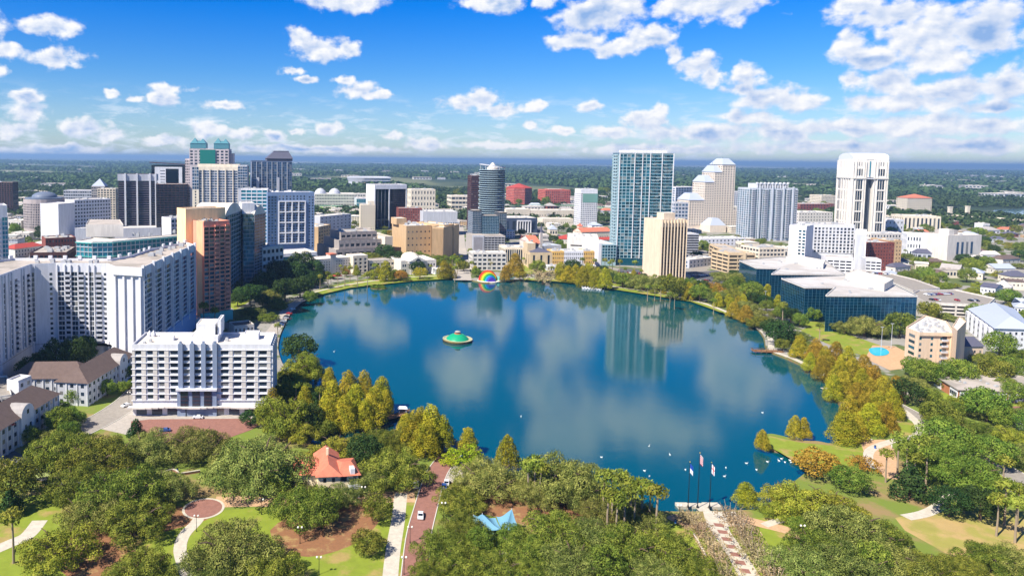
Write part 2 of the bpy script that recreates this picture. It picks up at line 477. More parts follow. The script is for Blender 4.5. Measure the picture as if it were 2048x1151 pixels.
hh = t.m('ADD', t.noise(g.outputs['Position'], 1.1, 4.0, 0.6), t.m('MULTIPLY', t.noise(g.outputs['Position'], 0.12, 2.0, 0.5), 1.2))
t.link(hh, b.inputs['Height']); t.link(b.outputs[0], p.inputs['Normal'])
x0 = min(p_[0] for p_ in LAKE)-5; x1 = max(p_[0] for p_ in LAKE)+5; y0 = min(p_[1] for p_ in LAKE)-5; y1 = max(p_[1] for p_ in LAKE)+5
mb = MB(); mb.quad((x0, y0, 0), (x1, y0, 0), (x1, y1, 0), (x0, y1, 0))
tag(mb.build('lake_water', m_w), kind='structure')
# a far lake on the right and pale open land
far_lake = [G(x, y).xy for x, y in ((1975,432),(1990,419),(2048,417),(2200,418),(2200,440),(2048,434))]
tag(sheet('far_lake_water', [tuple(p_) for p_ in far_lake], GZ+0.3, mat('far_water', (0.10,0.18,0.26), 0.08, spec=0.6)), kind='structure')

def patch(name, pts, m_, z=0.03, smooth=0, plain=False):
    P_ = [tuple(G(x, y).xy) for x, y in pts]
    if smooth: P_ = smooth_line(P_, smooth, True)
    return sheet(name, P_, GZ+z, m_)
def strip(name, pts, width, m_, z=0.05, smooth=5, kerb=None):
    """road or path of real width along a line of photo points"""
    P_ = smooth_line([tuple(G(x, y).xy) for x, y in pts], smooth) if smooth else [tuple(G(x, y).xy) for x, y in pts]
    mb = MB(); L = []; Rr = []
    for i, q in enumerate(P_):
        a = Vector(P_[max(i-1, 0)]); b_ = Vector(P_[min(i+1, len(P_)-1)]); t_ = (b_-a).normalized(); nn = Vector((-t_.y, t_.x))
        wd = width[0]+(width[1]-width[0])*i/(len(P_)-1) if hasattr(width, '__len__') else width
        L.append(Vector(q)+nn*wd/2); Rr.append(Vector(q)-nn*wd/2)
    for i in range(len(P_)-1):
        mb.quad((*Rr[i], GZ+z), (*Rr[i+1], GZ+z), (*L[i+1], GZ+z), (*L[i], GZ+z))
    o = tag(mb.build(name, m_), kind='structure')
    if kerb:
        kb = MB()
        for S, sgn in ((L, 1), (Rr, -1)):
            for i in range(len(P_)-1):
                a, b_ = S[i], S[i+1]; t_ = (b_-a).normalized(); nn = Vector((-t_.y, t_.x))*0.28*sgn
                kb.quad((*a, GZ+z+0.13), (*b_, GZ+z+0.13), (*(b_+nn), GZ+z+0.13), (*(a+nn), GZ+z+0.13))
                kb.quad((*a, GZ), (*b_, GZ), (*b_, GZ+z+0.13), (*a, GZ+z+0.13))
                kb.quad((*(b_+nn), GZ), (*(a+nn), GZ), (*(a+nn), GZ+z+0.13), (*(b_+nn), GZ+z+0.13))
        tag(kb.build('road_kerb', kerb), kind='structure')
    return o
m_lawn = mat('lawn', srgb(126,140,44), 0.95, var=0.28, scale=0.12, col2=srgb(160,140,84), lo=0.5, hi=0.66, bump=0.3, bscale=4)
m_lawn2 = mat('dry_lawn', srgb(150,144,72), 0.95, var=0.22, scale=0.08, col2=srgb(176,150,98), lo=0.46, hi=0.62, bump=0.3, bscale=4)
m_mulch = mat('mulch', srgb(138,98,68), 0.95, var=0.3, scale=0.3, col2=srgb(158,132,86), lo=0.5, hi=0.65)
m_path = mat('path_concrete', srgb(196,188,172), 0.9, var=0.12, scale=0.3)
m_brick = mat('road_brick', srgb(146,104,92), 0.9, var=0.18, scale=0.5)
m_pav = mat('pavement', srgb(176,168,158), 0.9, var=0.12, scale=0.3)
m_asph = mat('asphalt', srgb(92,92,96), 0.9, var=0.15, scale=0.2)
m_asph2 = mat('worn_asphalt', srgb(150,143,134), 0.9, var=0.15, scale=0.2)
m_kerb = mat('kerb_stone', srgb(200,196,186), 0.9)
m_tan = mat('tan_paving', srgb(196,160,124), 0.9, var=0.15, scale=0.4)
m_white_line = mat('road_paint', srgb(232,232,228), 0.7)

# lawns of the park
patch('lawn', [(0,1030),(60,990),(180,980),(330,1010),(420,1030),(360,1060),(345,1120),(380,1300),(-200,1300),(-200,1060)], m_lawn, 0.02)
patch('lawn', [(440,1020),(560,1012),(735,1005),(830,1004),(842,1300),(390,1300),(372,1110),(378,1060)], m_lawn, 0.024)
patch('mulch_ground', [(150,1060),(260,1010),(360,1012),(430,1030),(330,1062),(240,1075),(290,1120),(200,1160),(120,1140)], m_mulch, 0.036, 3)
patch('mulch_ground', [(540,1060),(610,1020),(700,1000),(760,1030),(720,1080),(640,1110),(580,1105)], m_mulch, 0.036, 3)
patch('mulch_ground', [(880,930),(1000,950),(1180,1000),(1320,1030),(1330,1060),(1100,1060),(900,1010),(860,960)], m_mulch, 0.02)
patch('lawn', [(1340,1035),(1560,1035),(1660,1080),(1800,1300),(1200,1300)], m_lawn, 0.028)
patch('lawn', [(1512,880),(1540,871),(1600,884),(1660,890),(1700,884),(1760,880),(1760,920),(1720,945),(1620,940),(1560,904)], m_lawn, 0.03)
patch('dry_lawn', [(1790,1035),(1860,1018),(1960,1030),(2060,1025),(2300,1040),(2300,1160),(2000,1180),(1900,1110),(1810,1060)], m_lawn2, 0.03)
patch('lawn', [(1960,930),(2100,940),(2200,1020),(1990,1010),(1930,970)], m_lawn, 0.034)
patch('lawn', [(1790,845),(1840,850),(1830,870),(1780,870)], m_lawn, 0.034, 3)
patch('lawn', [(1660,655),(1760,690),(1800,712),(1740,715),(1660,690),(1600,660),(1640,645)], m_lawn, 0.034)
patch('lawn', [(1540,590),(1590,625),(1650,650),(1620,655),(1560,625),(1530,605)], m_lawn, 0.038)
patch('lawn', [(1860,780),(1980,800),(2100,815),(2100,830),(1960,822),(1850,800)], m_lawn, 0.034)
# lawns on the far shore
patch('lawn', [(600,592),(650,574),(740,556),(850,548),(925,548),(925,556),(830,561),(700,575),(640,589),(606,600)], m_lawn, 0.03)
patch('lawn', [(1045,556),(1110,552),(1190,560),(1290,578),(1390,596),(1470,628),(1510,650),(1480,638),(1380,602),(1290,588),(1170,569),(1110,562),(1050,560)], m_lawn, 0.03)
patch('lawn', [(1040,520),(1120,522),(1120,540),(1060,548),(1030,540)], m_lawn, 0.03)
patch('lawn', [(440,600),(490,580),(520,590),(470,620)], m_lawn, 0.03)
# paths and roads of the park
strip('lake_path', [(590,595),(640,581),(700,568),(780,557),(850,552),(920,551)], 3.0, m_path, 0.05)
strip('lake_path', [(1060,556),(1140,560),(1230,573),(1330,588),(1400,604),(1450,622),(1500,645),(1540,676),(1545,700),(1590,718),(1650,750),(1690,790),(1700,850),(1740,880)], 3.4, m_path, 0.05)
strip('shore_road', [(540,668),(556,648),(575,620),(596,603),(625,590)], 8.0, m_pav, 0.045)
strip('park_path', [(-40,1112),(20,1086),(55,1070),(80,1040)], 4.6, m_path, 0.05)
strip('park_path', [(376,1200),(370,1140),(360,1100),(368,1070),(392,1044),(400,1030)], 3.6, m_path, 0.05)
strip('park_path', [(430,1003),(500,1001),(560,1001),(650,997),(735,993),(830,993)], 7.4, m_tan, 0.05)
strip('park_path', [(802,985),(796,1040),(786,1100),(778,1180)], 4.2, m_path, 0.06)
strip('brick_road', [(905,905),(880,935),(866,965),(850,1020),(836,1080),(826,1200)], 7.0, m_brick, 0.062, kerb=m_kerb)
patch('forecourt', [(860,940),(905,925),(945,945),(925,965),(858,962)], m_pav, 0.055)
patch('forecourt', [(372,790),(236,800),(170,850),(250,868),(330,866),(560,850),(565,836)], m_pav, 0.03)
patch('brick_plaza', [(300,838),(545,836),(500,860),(430,885),(340,885),(262,865),(262,842)], m_brick, 0.07)
strip('street', [(150,865),(215,832),(262,800),(290,770)], 13.0, m_asph2, 0.05, kerb=m_kerb)
strip('street', [(-80,860),(60,935),(130,960),(200,990)], 8.0, m_asph, 0.05)
strip('street', [(1770,800),(1840,838),(1900,880),(2048,960),(2200,1040)], 9.0, m_asph2, 0.05, kerb=m_kerb)
strip('lakeside_street', [(1380,560),(1440,590),(1500,622),(1560,650),(1640,700),(1770,800)], 11.0, m_asph2, 0.045)
strip('park_path', [(1760,795),(1800,815),(1838,850),(1830,872),(1790,880),(1740,900),(1740,935)], 3.2, m_path, 0.055)
patch('plaza', [(1720,880),(1770,878),(1790,900),(1800,960),(1770,955),(1730,910)], m_tan, 0.05)
strip('park_path', [(1811,1034),(1850,1026),(1880,1010),(1900,985),(1960,975),(2100,985)], 3.6, m_path, 0.055)
strip('park_path', [(1455,1030),(1520,1046),(1580,1062),(1640,1090),(1760,1150)], 5.0, m_tan, 0.055)
strip('park_path', [(1528,1050),(1560,1040),(1600,1036)], 2.6, m_path, 0.06)
strip('park_path', [(1000,1110),(1060,1130),(1000,1160)], 4.6, m_path, 0.055)
strip('park_path', [(1340,1030),(1370,1044),(1410,1052)], 5.0, m_tan, 0.058)
# the long avenue of brick panels that runs down to the flag poles
strip('plaza', [(1428,1022),(1440,1060),(1475,1110),(1520,1190)], 5.6, m_path, 0.066, smooth=1)
a_, b_ = G(1436, 1046).xy, G(1500, 1160).xy
ux = (b_-a_).normalized(); vx = Vector((-ux.y, ux.x)); q0 = a_
patch('plaza', [(1406,1022),(1470,1022),(1492,1050),(1414,1054)], m_path, 0.062)
mbp = MB(); kk = 0
while kk < 14:
    c = q0 + ux*(kk*4.1)
    pts_ = [c - vx*1.35, c + ux*2.1 - vx*1.35, c + ux*2.1 + vx*1.35, c + vx*1.35]
    mbp.poly([(p_.x, p_.y, GZ+0.08) for p_ in pts_][::-1] if (pts_[1]-pts_[0]).cross(pts_[2]-pts_[0]) < 0 else [(p_.x, p_.y, GZ+0.08) for p_ in pts_]); kk += 1
tag(mbp.build('brick_paving_panels', m_brick), kind='structure')
# town streets beyond the lake
strip('avenue', [(925,560),(921,520),(917,490),(917,465),(916,448),(915,438),(914,425)], 17.0, m_pav, 0.05, smooth=1)
strip('avenue', [(740,530),(775,490),(800,480)], 14.0, m_asph, 0.05, smooth=1)
strip('avenue', [(1115,540),(1100,490),(1085,470),(1075,456)], 12.0, m_asph, 0.05, smooth=1)
strip('avenue', [(560,545),(700,520),(925,512),(1100,524),(1220,536),(1300,552),(1390,565)], 15.0, m_asph2, 0.055)
strip('avenue', [(0,500),(300,480),(600,490)], 12.0, m_asph2, 0.05)
strip('avenue', [(1390,565),(1400,530),(1395,500),(1390,470)], 14.0, m_asph2, 0.05)
patch('parking_lot', [(1375,545),(1440,540),(1475,575),(1400,572)], m_asph, 0.06)
patch('parking_lot', [(1240,536),(1292,540),(1300,560),(1225,552)], m_asph, 0.065)
patch('parking_lot', [(2010,826),(2150,826),(2200,880),(2040,862)], m_asph2, 0.06)
patch('parking_lot', [(1985,812),(2200,812),(2200,824),(2000,820)], m_brick, 0.06)
# ------------------------------------------------------------------ trees: many small leaf faces spread through clumped crowns
def leaves(name, lobes, density, leaf, m_, seed, flat=0.42, shell=0.25, droop=0.0, aspect=0.6):
    """lobes: (centre, radii) ellipsoids; leaf faces over their shells, turned outward with scatter"""
    rng = np.random.default_rng(seed)
    C_ = []; N_ = []; S_ = []
    for c, r in lobes:
        r = np.array(r, float)
        n = max(6, int(density*4*math.pi*((r[0]*r[1])**.5*((r[0]*r[1])**.5+r[2])/2)/(leaf*leaf)))
        d = rng.normal(size=(n, 3)); d /= np.linalg.norm(d, axis=1)[:, None]
        d = d[d[:, 2] > -0.55]
        k = 1 - shell*rng.random(len(d))**1.4 + 0.10*rng.normal(size=len(d))
        C_.append(np.array(c) + d*r*k[:, None])
        N_.append(d + rng.normal(size=d.shape)*flat)
        S_.append(leaf*(0.65+0.7*rng.random(len(d))))
    c = np.concatenate(C_); nn = np.concatenate(N_); s = np.concatenate(S_)
    # lobes buried in others lose their hidden leaves
    keep = np.ones(len(c), bool)
    for cc, r in lobes:
        q = (c-np.array(cc))/np.array(r)
        keep &= ~((q*q).sum(1) < 0.36)
    c, nn, s = c[keep], nn[keep], s[keep]
    nn /= np.linalg.norm(nn, axis=1)[:, None]
    a = np.cross(nn, rng.normal(size=nn.shape)); a /= np.linalg.norm(a, axis=1)[:, None]
    b = np.cross(nn, a)
    a *= s[:, None]*0.5; b *= (s*aspect)[:, None]*0.5*1.5
    V = np.stack([c-a, c-b*0.9, c+a, c+b*0.9], 1).reshape(-1, 3)
    if droop: V[:, 2] -= 0
    n = len(c)
    me = bpy.data.meshes.new(name)
    me.vertices.add(4*n); me.vertices.foreach_set('co', V.astype(np.float32).ravel())
    me.loops.add(4*n); me.loops.foreach_set('vertex_index', np.arange(4*n, dtype=np.int32))
    me.polygons.add(n); me.polygons.foreach_set('loop_start', np.arange(0, 4*n, 4, dtype=np.int32)); me.polygons.foreach_set('loop_total', np.full(n, 4, np.int32))
    me.materials.append(m_); me.update(); me.validate()
    return me
m_bark = mat('bark', srgb(96,80,64), 0.95, var=0.3, scale=2.0)
m_bark2 = mat('pale_bark', srgb(150,134,112), 0.95, var=0.2, scale=2.0)
L_oak = leafmat('oak_leaves', srgb(58,80,22), srgb(150,156,62))
L_oak2 = leafmat('grey_oak_leaves', srgb(70,88,34), srgb(158,162,84))
L_green = leafmat('fresh_leaves', srgb(76,104,36), srgb(136,152,58))
L_dark = leafmat('dark_leaves', srgb(40,66,30), srgb(70,92,44))
L_cyp = leafmat('cypress_leaves', srgb(122,128,30), srgb(186,172,48))
L_olive = leafmat('olive_leaves', srgb(108,120,34), srgb(166,164,60))
L_gold = leafmat('gold_cypress_leaves', srgb(118,110,28), srgb(190,164,54))
L_lime = leafmat('lime_leaves', srgb(128,150,24), srgb(176,186,44))
L_rust = leafmat('rusty_leaves', srgb(140,98,34), srgb(176,136,60))
L_twig = leafmat('bare_twigs', srgb(150,132,92), srgb(190,172,132))
L_palm = leafmat('palm_fronds', srgb(84,104,30), srgb(158,160,66))
def oak_lobes(rng, n=34, flat=0.52):
    out = []
    for i in range(n):
        th = i*2.39996 + rng.random()*0.9; u = (i+0.5)/n
        el = math.asin(min(1, 0.02+0.95*u**1.1))
        k = 0.52+0.46*rng.random()
        r = 0.12+0.15*rng.random()
        out.append(((math.cos(th)*math.cos(el)*k, math.sin(th)*math.cos(el)*k, 0.24+flat*math.sin(el)*k), (r, r, r*0.74)))
    for i in range(8):
        th = rng.random()*6.28; k = rng.random()*0.4
        out.append(((math.cos(th)*k, math.sin(th)*k, 0.30+0.2*rng.random()), (.26, .26, .2)))
    return out
def cone_lobes(rng, n=30, H=1.9, slim=0.5, pw=0.75):
    out = []
    for i in range(n):
        u = (i+0.3)/n; th = i*2.39996+rng.random()
        z = 0.18+u*(H-0.3); rr = (1-u)**pw*0.74+0.03
        r = (0.16+0.14*(1-u))*(0.75+0.6*rng.random())
        out.append(((math.cos(th)*rr*0.8, math.sin(th)*rr*0.8, z), (r*1.1, r*1.1, r*1.15)))
    out.append(((0, 0, H*0.5), (0.4, 0.4, 0.6)))
    out.append(((0, 0, H-0.08), (0.10, 0.10, 0.16)))
    return out
def round_lobes(rng, n=22, H=1.5):
    out = []
    for i in range(n):
        th = i*2.39996+rng.random()*0.6; u = (i+0.5)/n; z = -0.75+1.7*u
        ce = math.sqrt(max(0.0, 1-min(1, z*z))); k = 0.66+0.14*rng.random(); r = 0.2+0.18*rng.random()
        out.append(((math.cos(th)*ce*k, math.sin(th)*ce*k, 0.95+z*0.55), (r, r, r*0.85)))
    return out
def scl(l, s): return [(tuple(x*s for x in c), tuple(x*s for x in r)) for c, r in l]
def trunk_mesh(kind, W, H, rng):
    """trunk and limbs as one mesh"""
    mb = MB()
    if kind == 'oak':
        mb.tube([(0,0,-0.3),(0,0,H*0.15),(W*.01,0,H*0.35)], [W*.035, W*.028, W*.022], 8)
        for i in range(7):
            th = i*0.9+rng.random()*0.5; l = W*(0.22+0.2*rng.random())
            x, y = math.cos(th), math.sin(th)
            mb.tube([(0,0,H*0.24),(x*l*.35,y*l*.35,H*(.36+.1*rng.random())),(x*l*.75,y*l*.75,H*(.46+.2*rng.random())),(x*l,y*l,H*.66)], [W*.02, W*.014, W*.009, W*.004], 6)
    elif kind == 'myrtle':
        for i in range(9):
            th = i*0.7; x, y = math.cos(th), math.sin(th); k = 0.15+0.22*rng.random()
            mb.tube([(x*.15,y*.15,-0.2),(x*W*k*.5,y*W*k*.5,H*.4),(x*W*k,y*W*k,H*(.75+.15*rng.random()))], [W*.016, W*.011, W*.004], 5)
    else:
        mb.tube([(0,0,-0.3),(0,0,H*0.4),(0,0,H*0.85)], [W*.035, W*.024, W*.006], 7)
        for i in range(4):
            th = i*1.6+0.3; mb.tube([(0,0,H*(.3+.08*i)),(math.cos(th)*W*.22,math.sin(th)*W*.22,H*(.42+.08*i))], [W*.012, W*.004], 5)
    return mb.mesh('trunk', m_bark2 if kind == 'myrtle' else m_bark)
TREE = {}
def make_kind(kind, variants, W, H, lobes_fn, density, leaf, mats, trunk, name):
    """prototype meshes of one kind, W x H metres"""
    out = []
    for i in range(variants):
        rng = random.Random(hash_(kind)+i)
        lb = scl(lobes_fn(rng), W/2)
        out.append((leaves('crown', lb, density, leaf, mats[i % len(mats)], hash_(kind)+i), trunk_mesh(trunk, W, H, rng)))
    TREE[kind] = (out, W, H, name)
def hash_(s_): return sum(ord(c)*(i+3) for i, c in enumerate(s_)) % 9973
make_kind('oak', 5, 24.0, 12.0, lambda r: oak_lobes(r, 52), 1.35, 0.35, [L_oak, L_oak, L_oak2, L_oak, L_oak2], 'oak', 'live_oak')
make_kind('greyoak', 2, 24.0, 12.0, lambda r: oak_lobes(r, 50), 1.25, 0.34, [L_oak2], 'oak', 'live_oak')
make_kind('sparse', 2, 14.0, 9.0, lambda r: oak_lobes(r, 26, 0.7), 0.7, 0.45, [L_twig, L_rust], 'oak', 'bare_tree')
make_kind('biggreen', 2, 26.0, 13.0, lambda r: oak_lobes(r, 54, 0.6), 1.35, 0.38, [L_green], 'oak', 'leafy_tree')
make_kind('green', 3, 12.0, 9.5, lambda r: round_lobes(r, 26), 1.4, 0.42, [L_green, L_green, L_oak], 'round', 'leafy_tree')
make_kind('olive', 3, 18.0, 12.0, lambda r: oak_lobes(r, 42, 0.78), 1.3, 0.35, [L_olive], 'oak', 'olive_tree')
make_kind('magnolia', 2, 9.0, 9.5, lambda r: cone_lobes(r, 24, 1.8), 1.7, 0.5, [L_dark], 'round', 'magnolia')
make_kind('dark', 2, 14.0, 10.5, lambda r: round_lobes(r, 24), 1.5, 0.6, [L_dark], 'round', 'shade_tree')
make_kind('cypress', 4, 11.0, 13.5, lambda r: cone_lobes(r, 46, 2.35, .5, .5), 1.25, 0.32, [L_cyp], 'round', 'cypress')
make_kind('gold', 4, 14.0, 15.5, lambda r: cone_lobes(r, 48, 2.2, .5, .66), 1.25, 0.35, [L_gold, L_gold, L_cyp], 'round', 'cypress')
make_kind('lime', 1, 16.0, 10.0, lambda r: oak_lobes(r, 26, 0.7), 1.2, 0.55, [L_lime], 'oak', 'lime_green_tree')
make_kind('rust', 2, 12.0, 10.5, lambda r: round_lobes(r, 22), 1.3, 0.5, [L_rust, L_gold], 'round', 'autumn_tree')
make_kind('myrtle', 3, 8.5, 6.0, lambda r: oak_lobes(r, 30, 0.85), 0.5, 0.30, [L_twig], 'myrtle', 'crape_myrtle')
pal = []
for i in range(3):
    mb = MB(); hgt = 8.5
    mb.tube([(0,0,-0.3),(0.15,0,hgt*.5),(0,0.1,hgt)], [0.26, 0.19, 0.17], 7)
    tm = mb.mesh('trunk', m_bark2)
    cm = leaves('crown', [((0, .1, hgt+.1), (1.9, 1.9, 1.5)), ((0, .1, hgt), (1.2, 1.2, 1.0))], 7.0, 0.8, L_palm, i+50, flat=.6, shell=.5, aspect=.24)
    pal.append((cm, tm))
TREE['palm'] = (pal, 4.6, 10.3, 'palm_tree')
# kinds in words, for the labels
WORDS = {'oak': 'dark green live oak', 'greyoak': 'grey-green live oak', 'sparse': 'thin brownish tree', 'green': 'fresh green tree', 'biggreen': 'broad fresh green tree', 'olive': 'olive-yellow broad tree',
 'magnolia': 'dark conical magnolia', 'dark': 'dark green shade tree', 'cypress': 'yellow-green cypress', 'gold': 'golden brown cypress', 'lime': 'bright lime-green tree', 'rust': 'rusty orange tree', 'myrtle': 'pale bare crape myrtle', 'palm': 'fan palm'}
CATS = {'oak': 'oak tree', 'greyoak': 'oak tree', 'palm': 'palm tree', 'cypress': 'cypress', 'gold': 'cypress', 'magnolia': 'magnolia', 'myrtle': 'crape myrtle'}
PLACED = []
FOOT = []                                   # building footprints, kept clear of scattered trees
PROTO = {}
tr_rng = random.Random(5)
def put_tree(kind, pos, width, hk=1.0, label=None, group=None, var=None):
    var_list, W, H, name = TREE[kind]
    k = width/W
    i = tr_rng.randrange(len(var_list)) if var is None else var % len(var_list)
    loc = (pos[0], pos[1], GZ if len(pos) < 3 else pos[2]); rz = tr_rng.random()*6.28
    if (kind, i) not in PROTO:
        t = thing(name, label, CATS.get(kind, 'tree'), loc, rz, group)
        obj('crown', var_list[i][0], t); obj('trunk', var_list[i][1], t)
        PROTO[(kind, i)] = t
    else:
        src = PROTO[(kind, i)]
        t = src.copy(); COL.objects.link(t)
        for ch in src.children:
            c = ch.copy(); COL.objects.link(c); c.parent = t
        t.location = loc; t.rotation_euler = (0, 0, rz)
        tag(t, label, None, group or '')
    t.scale = (k, k*(0.94+0.12*tr_rng.random()), k*hk)
    PLACED.append((pos[0], pos[1], width))
    return t
ORD = 'first second third fourth fifth sixth seventh eighth ninth tenth eleventh twelfth thirteenth fourteenth fifteenth sixteenth seventeenth eighteenth nineteenth twentieth'.split()
def ordinal(i):
    if i < 20: return ORD[i]
    n = i+1; return '%d%s' % (n, 'th' if n % 100 in (11,12,13) else {1:'st',2:'nd',3:'rd'}.get(n % 10, 'th'))
def trees(where, group, items):
    """items: (kind, px, py of the crown's middle, crown width in px[, height factor]); labels name kind, place and order from the left"""
    items = sorted(items, key=lambda r: r[1])
    cnt = {}
    for it in items: cnt[it[0]] = cnt.get(it[0], 0)+1
    seen = {}
    for it in items:
        kind, px, py, wp = it[:4]; hk = it[4] if len(it) > 4 else 1.0
        _, W, H, _n = TREE[kind]
        zc = 5.0
        for _ in range(6):
            p_ = G(px, py, GZ+zc); dist = (p_-CAM).dot(fwd); wd = wp*dist/FPX
            zc = (0.52 if kind not in ('palm',) else 0.85)*H*wd/W*hk
        i = seen.get(kind, 0); seen[kind] = i+1
        n = cnt[kind]
        if n == 1: lab = 'the only %s %s' % (WORDS[kind], where)
        else: lab = '%s %s from the left %s' % (ordinal(i), WORDS[kind], where)
        put_tree(kind, (p_.x, p_.y), wd, hk, lab, group)
def scatter(where, group, poly_px, n, kinds, w_rng, seed, mind=0.7):
    """n trees scattered over a patch of ground given by its corners, clear of buildings and water"""
    rng = random.Random(seed)
    P_ = [tuple(G(x, y).xy) for x, y in poly_px]
    xs = [q[0] for q in P_]; ys = [q[1] for q in P_]
    got = []; tries = 0
    while len(got) < n and tries < n*60:
        tries += 1
        q = (rng.uniform(min(xs), max(xs)), rng.uniform(min(ys), max(ys)))
        if not inside(q, P_) or inside(q, LAKE): continue
        wd = rng.uniform(*w_rng); kind = rng.choice(kinds)
        if kind == 'palm': wd = rng.uniform(4.2, 5.4)
        if kind == 'cypress': wd *= 0.75
        if any((q[0]-a)**2+(q[1]-b)**2 < ((wd+c)*0.5*mind)**2 for a, b, c in PLACED[-400:]): continue
        if any(foot_hit(q, f_, wd*0.42) for f_ in FOOT): continue
        got.append((kind, q, wd)); PLACED.append((q[0], q[1], wd))
    got.sort(key=lambda g_: proj((g_[1][0], g_[1][1], GZ))[0])
    cnt = {}; seen = {}
    for g_ in got: cnt[g_[0]] = cnt.get(g_[0], 0)+1
    for kind, q, wd in got:
        i = seen.get(kind, 0); seen[kind] = i+1
        lab = ('the only %s %s' % (WORDS[kind], where)) if cnt[kind] == 1 else '%s %s from the left %s' % (ordinal(i), WORDS[kind], where)
        put_tree(kind, q, wd, 1.0 if kind != 'palm' else rng.uniform(.8, 1.1), lab, group)
def foot_hit(q, f_, r_):
    if inside(q, f_): return True
    return any(seg_dist(q, f_[i], f_[(i+1) % len(f_)]) < r_ for i in range(len(f_)))
# ------------------------------------------------------------------ buildings: masses, real relief facades, windows as pieces of their own
m_white = mat('white_render', srgb(222,222,226), 0.85, var=0.06, scale=0.05)
m_offw = mat('off_white_wall', srgb(214,208,200), 0.85, var=0.08, scale=0.05)
m_cream = mat('cream_stone', srgb(224,212,192), 0.85, var=0.08, scale=0.05)
m_beige = mat('beige_stone', srgb(206,184,152), 0.85, var=0.08, scale=0.05)
m_tanw = mat('tan_stone', srgb(196,166,128), 0.85, var=0.08, scale=0.05)
m_greyc = mat('grey_concrete', srgb(168,162,158), 0.9, var=0.12, scale=0.06)
m_greyl = mat('light_grey_wall', srgb(190,192,200), 0.85, var=0.06, scale=0.05)
m_brickw = mat('red_brick', srgb(132,74,66), 0.9, var=0.15, scale=0.2)
m_brown = mat('brown_granite', srgb(84,56,56), 0.7, var=0.1, scale=0.1)
m_pink = mat('pink_render', srgb(236,156,130), 0.85, var=0.07, scale=0.05)
m_peach = mat('peach_render', srgb(255,216,166), 0.85, var=0.05, scale=0.05)
m_teal = mat('teal_trim', srgb(96,190,180), 0.6)
m_redtile = mat('red_roof_tiles', srgb(204,120,94), 0.85, var=0.2, scale=0.5)
m_redroof = mat('dull_red_roof', srgb(176,72,62), 0.8, var=0.1, scale=0.1)
m_roofw = mat('white_membrane_roof', srgb(220,213,204), 0.85, var=0.14, scale=0.06, col2=srgb(206,196,182), lo=0.45, hi=0.65)
m_roofg = mat('gravel_roof', srgb(182,172,162), 0.95, var=0.2, scale=0.08, col2=srgb(158,150,140), lo=0.45, hi=0.6)
m_shingle = mat('brown_shingles', srgb(108,92,86), 0.95, var=0.22, scale=0.4)
m_slate = mat('slate_roof', srgb(92,92,108), 0.6, var=0.1, scale=0.3)
m_metalr = mat('pale_metal_roof', srgb(176,184,198), 0.5, var=0.06, scale=0.2)
m_coppr = mat('verdigris_roof', srgb(92,146,158), 0.45, metal=0.2, var=0.08, scale=0.3)
m_unit = mat('roof_machinery', srgb(176,178,180), 0.6, var=0.1, scale=0.5)
m_dark = mat('dark_opening', srgb(34,36,42), 0.8)
m_steel = mat('steel', srgb(150,154,160), 0.4, metal=0.6)
m_blkm = mat('black_metal', srgb(30,32,36), 0.5)
g_dark = mat('dark_glass', srgb(44,58,76), 0.12, metal=0.25, spec=0.6, isl=0.45)
g_blue = mat('blue_glass', srgb(52,88,124), 0.1, metal=0.35, spec=0.6, isl=0.4)
g_teal = mat('teal_glass', srgb(20,88,108), 0.1, metal=0.3, spec=0.5, isl=0.55)
g_black = mat('black_glass', srgb(20,34,48), 0.05, metal=0.35, spec=0.7, isl=0.25)
g_navy = mat('navy_glass', srgb(14,74,104), 0.04, metal=0.5, spec=0.7, isl=0.25)
g_cyan = mat('cyan_glass', srgb(50,136,160), 0.08, metal=0.4, spec=0.6, isl=0.2)
g_plain = mat('window_glass', srgb(60,66,76), 0.15, metal=0.1, spec=0.6, isl=0.6)

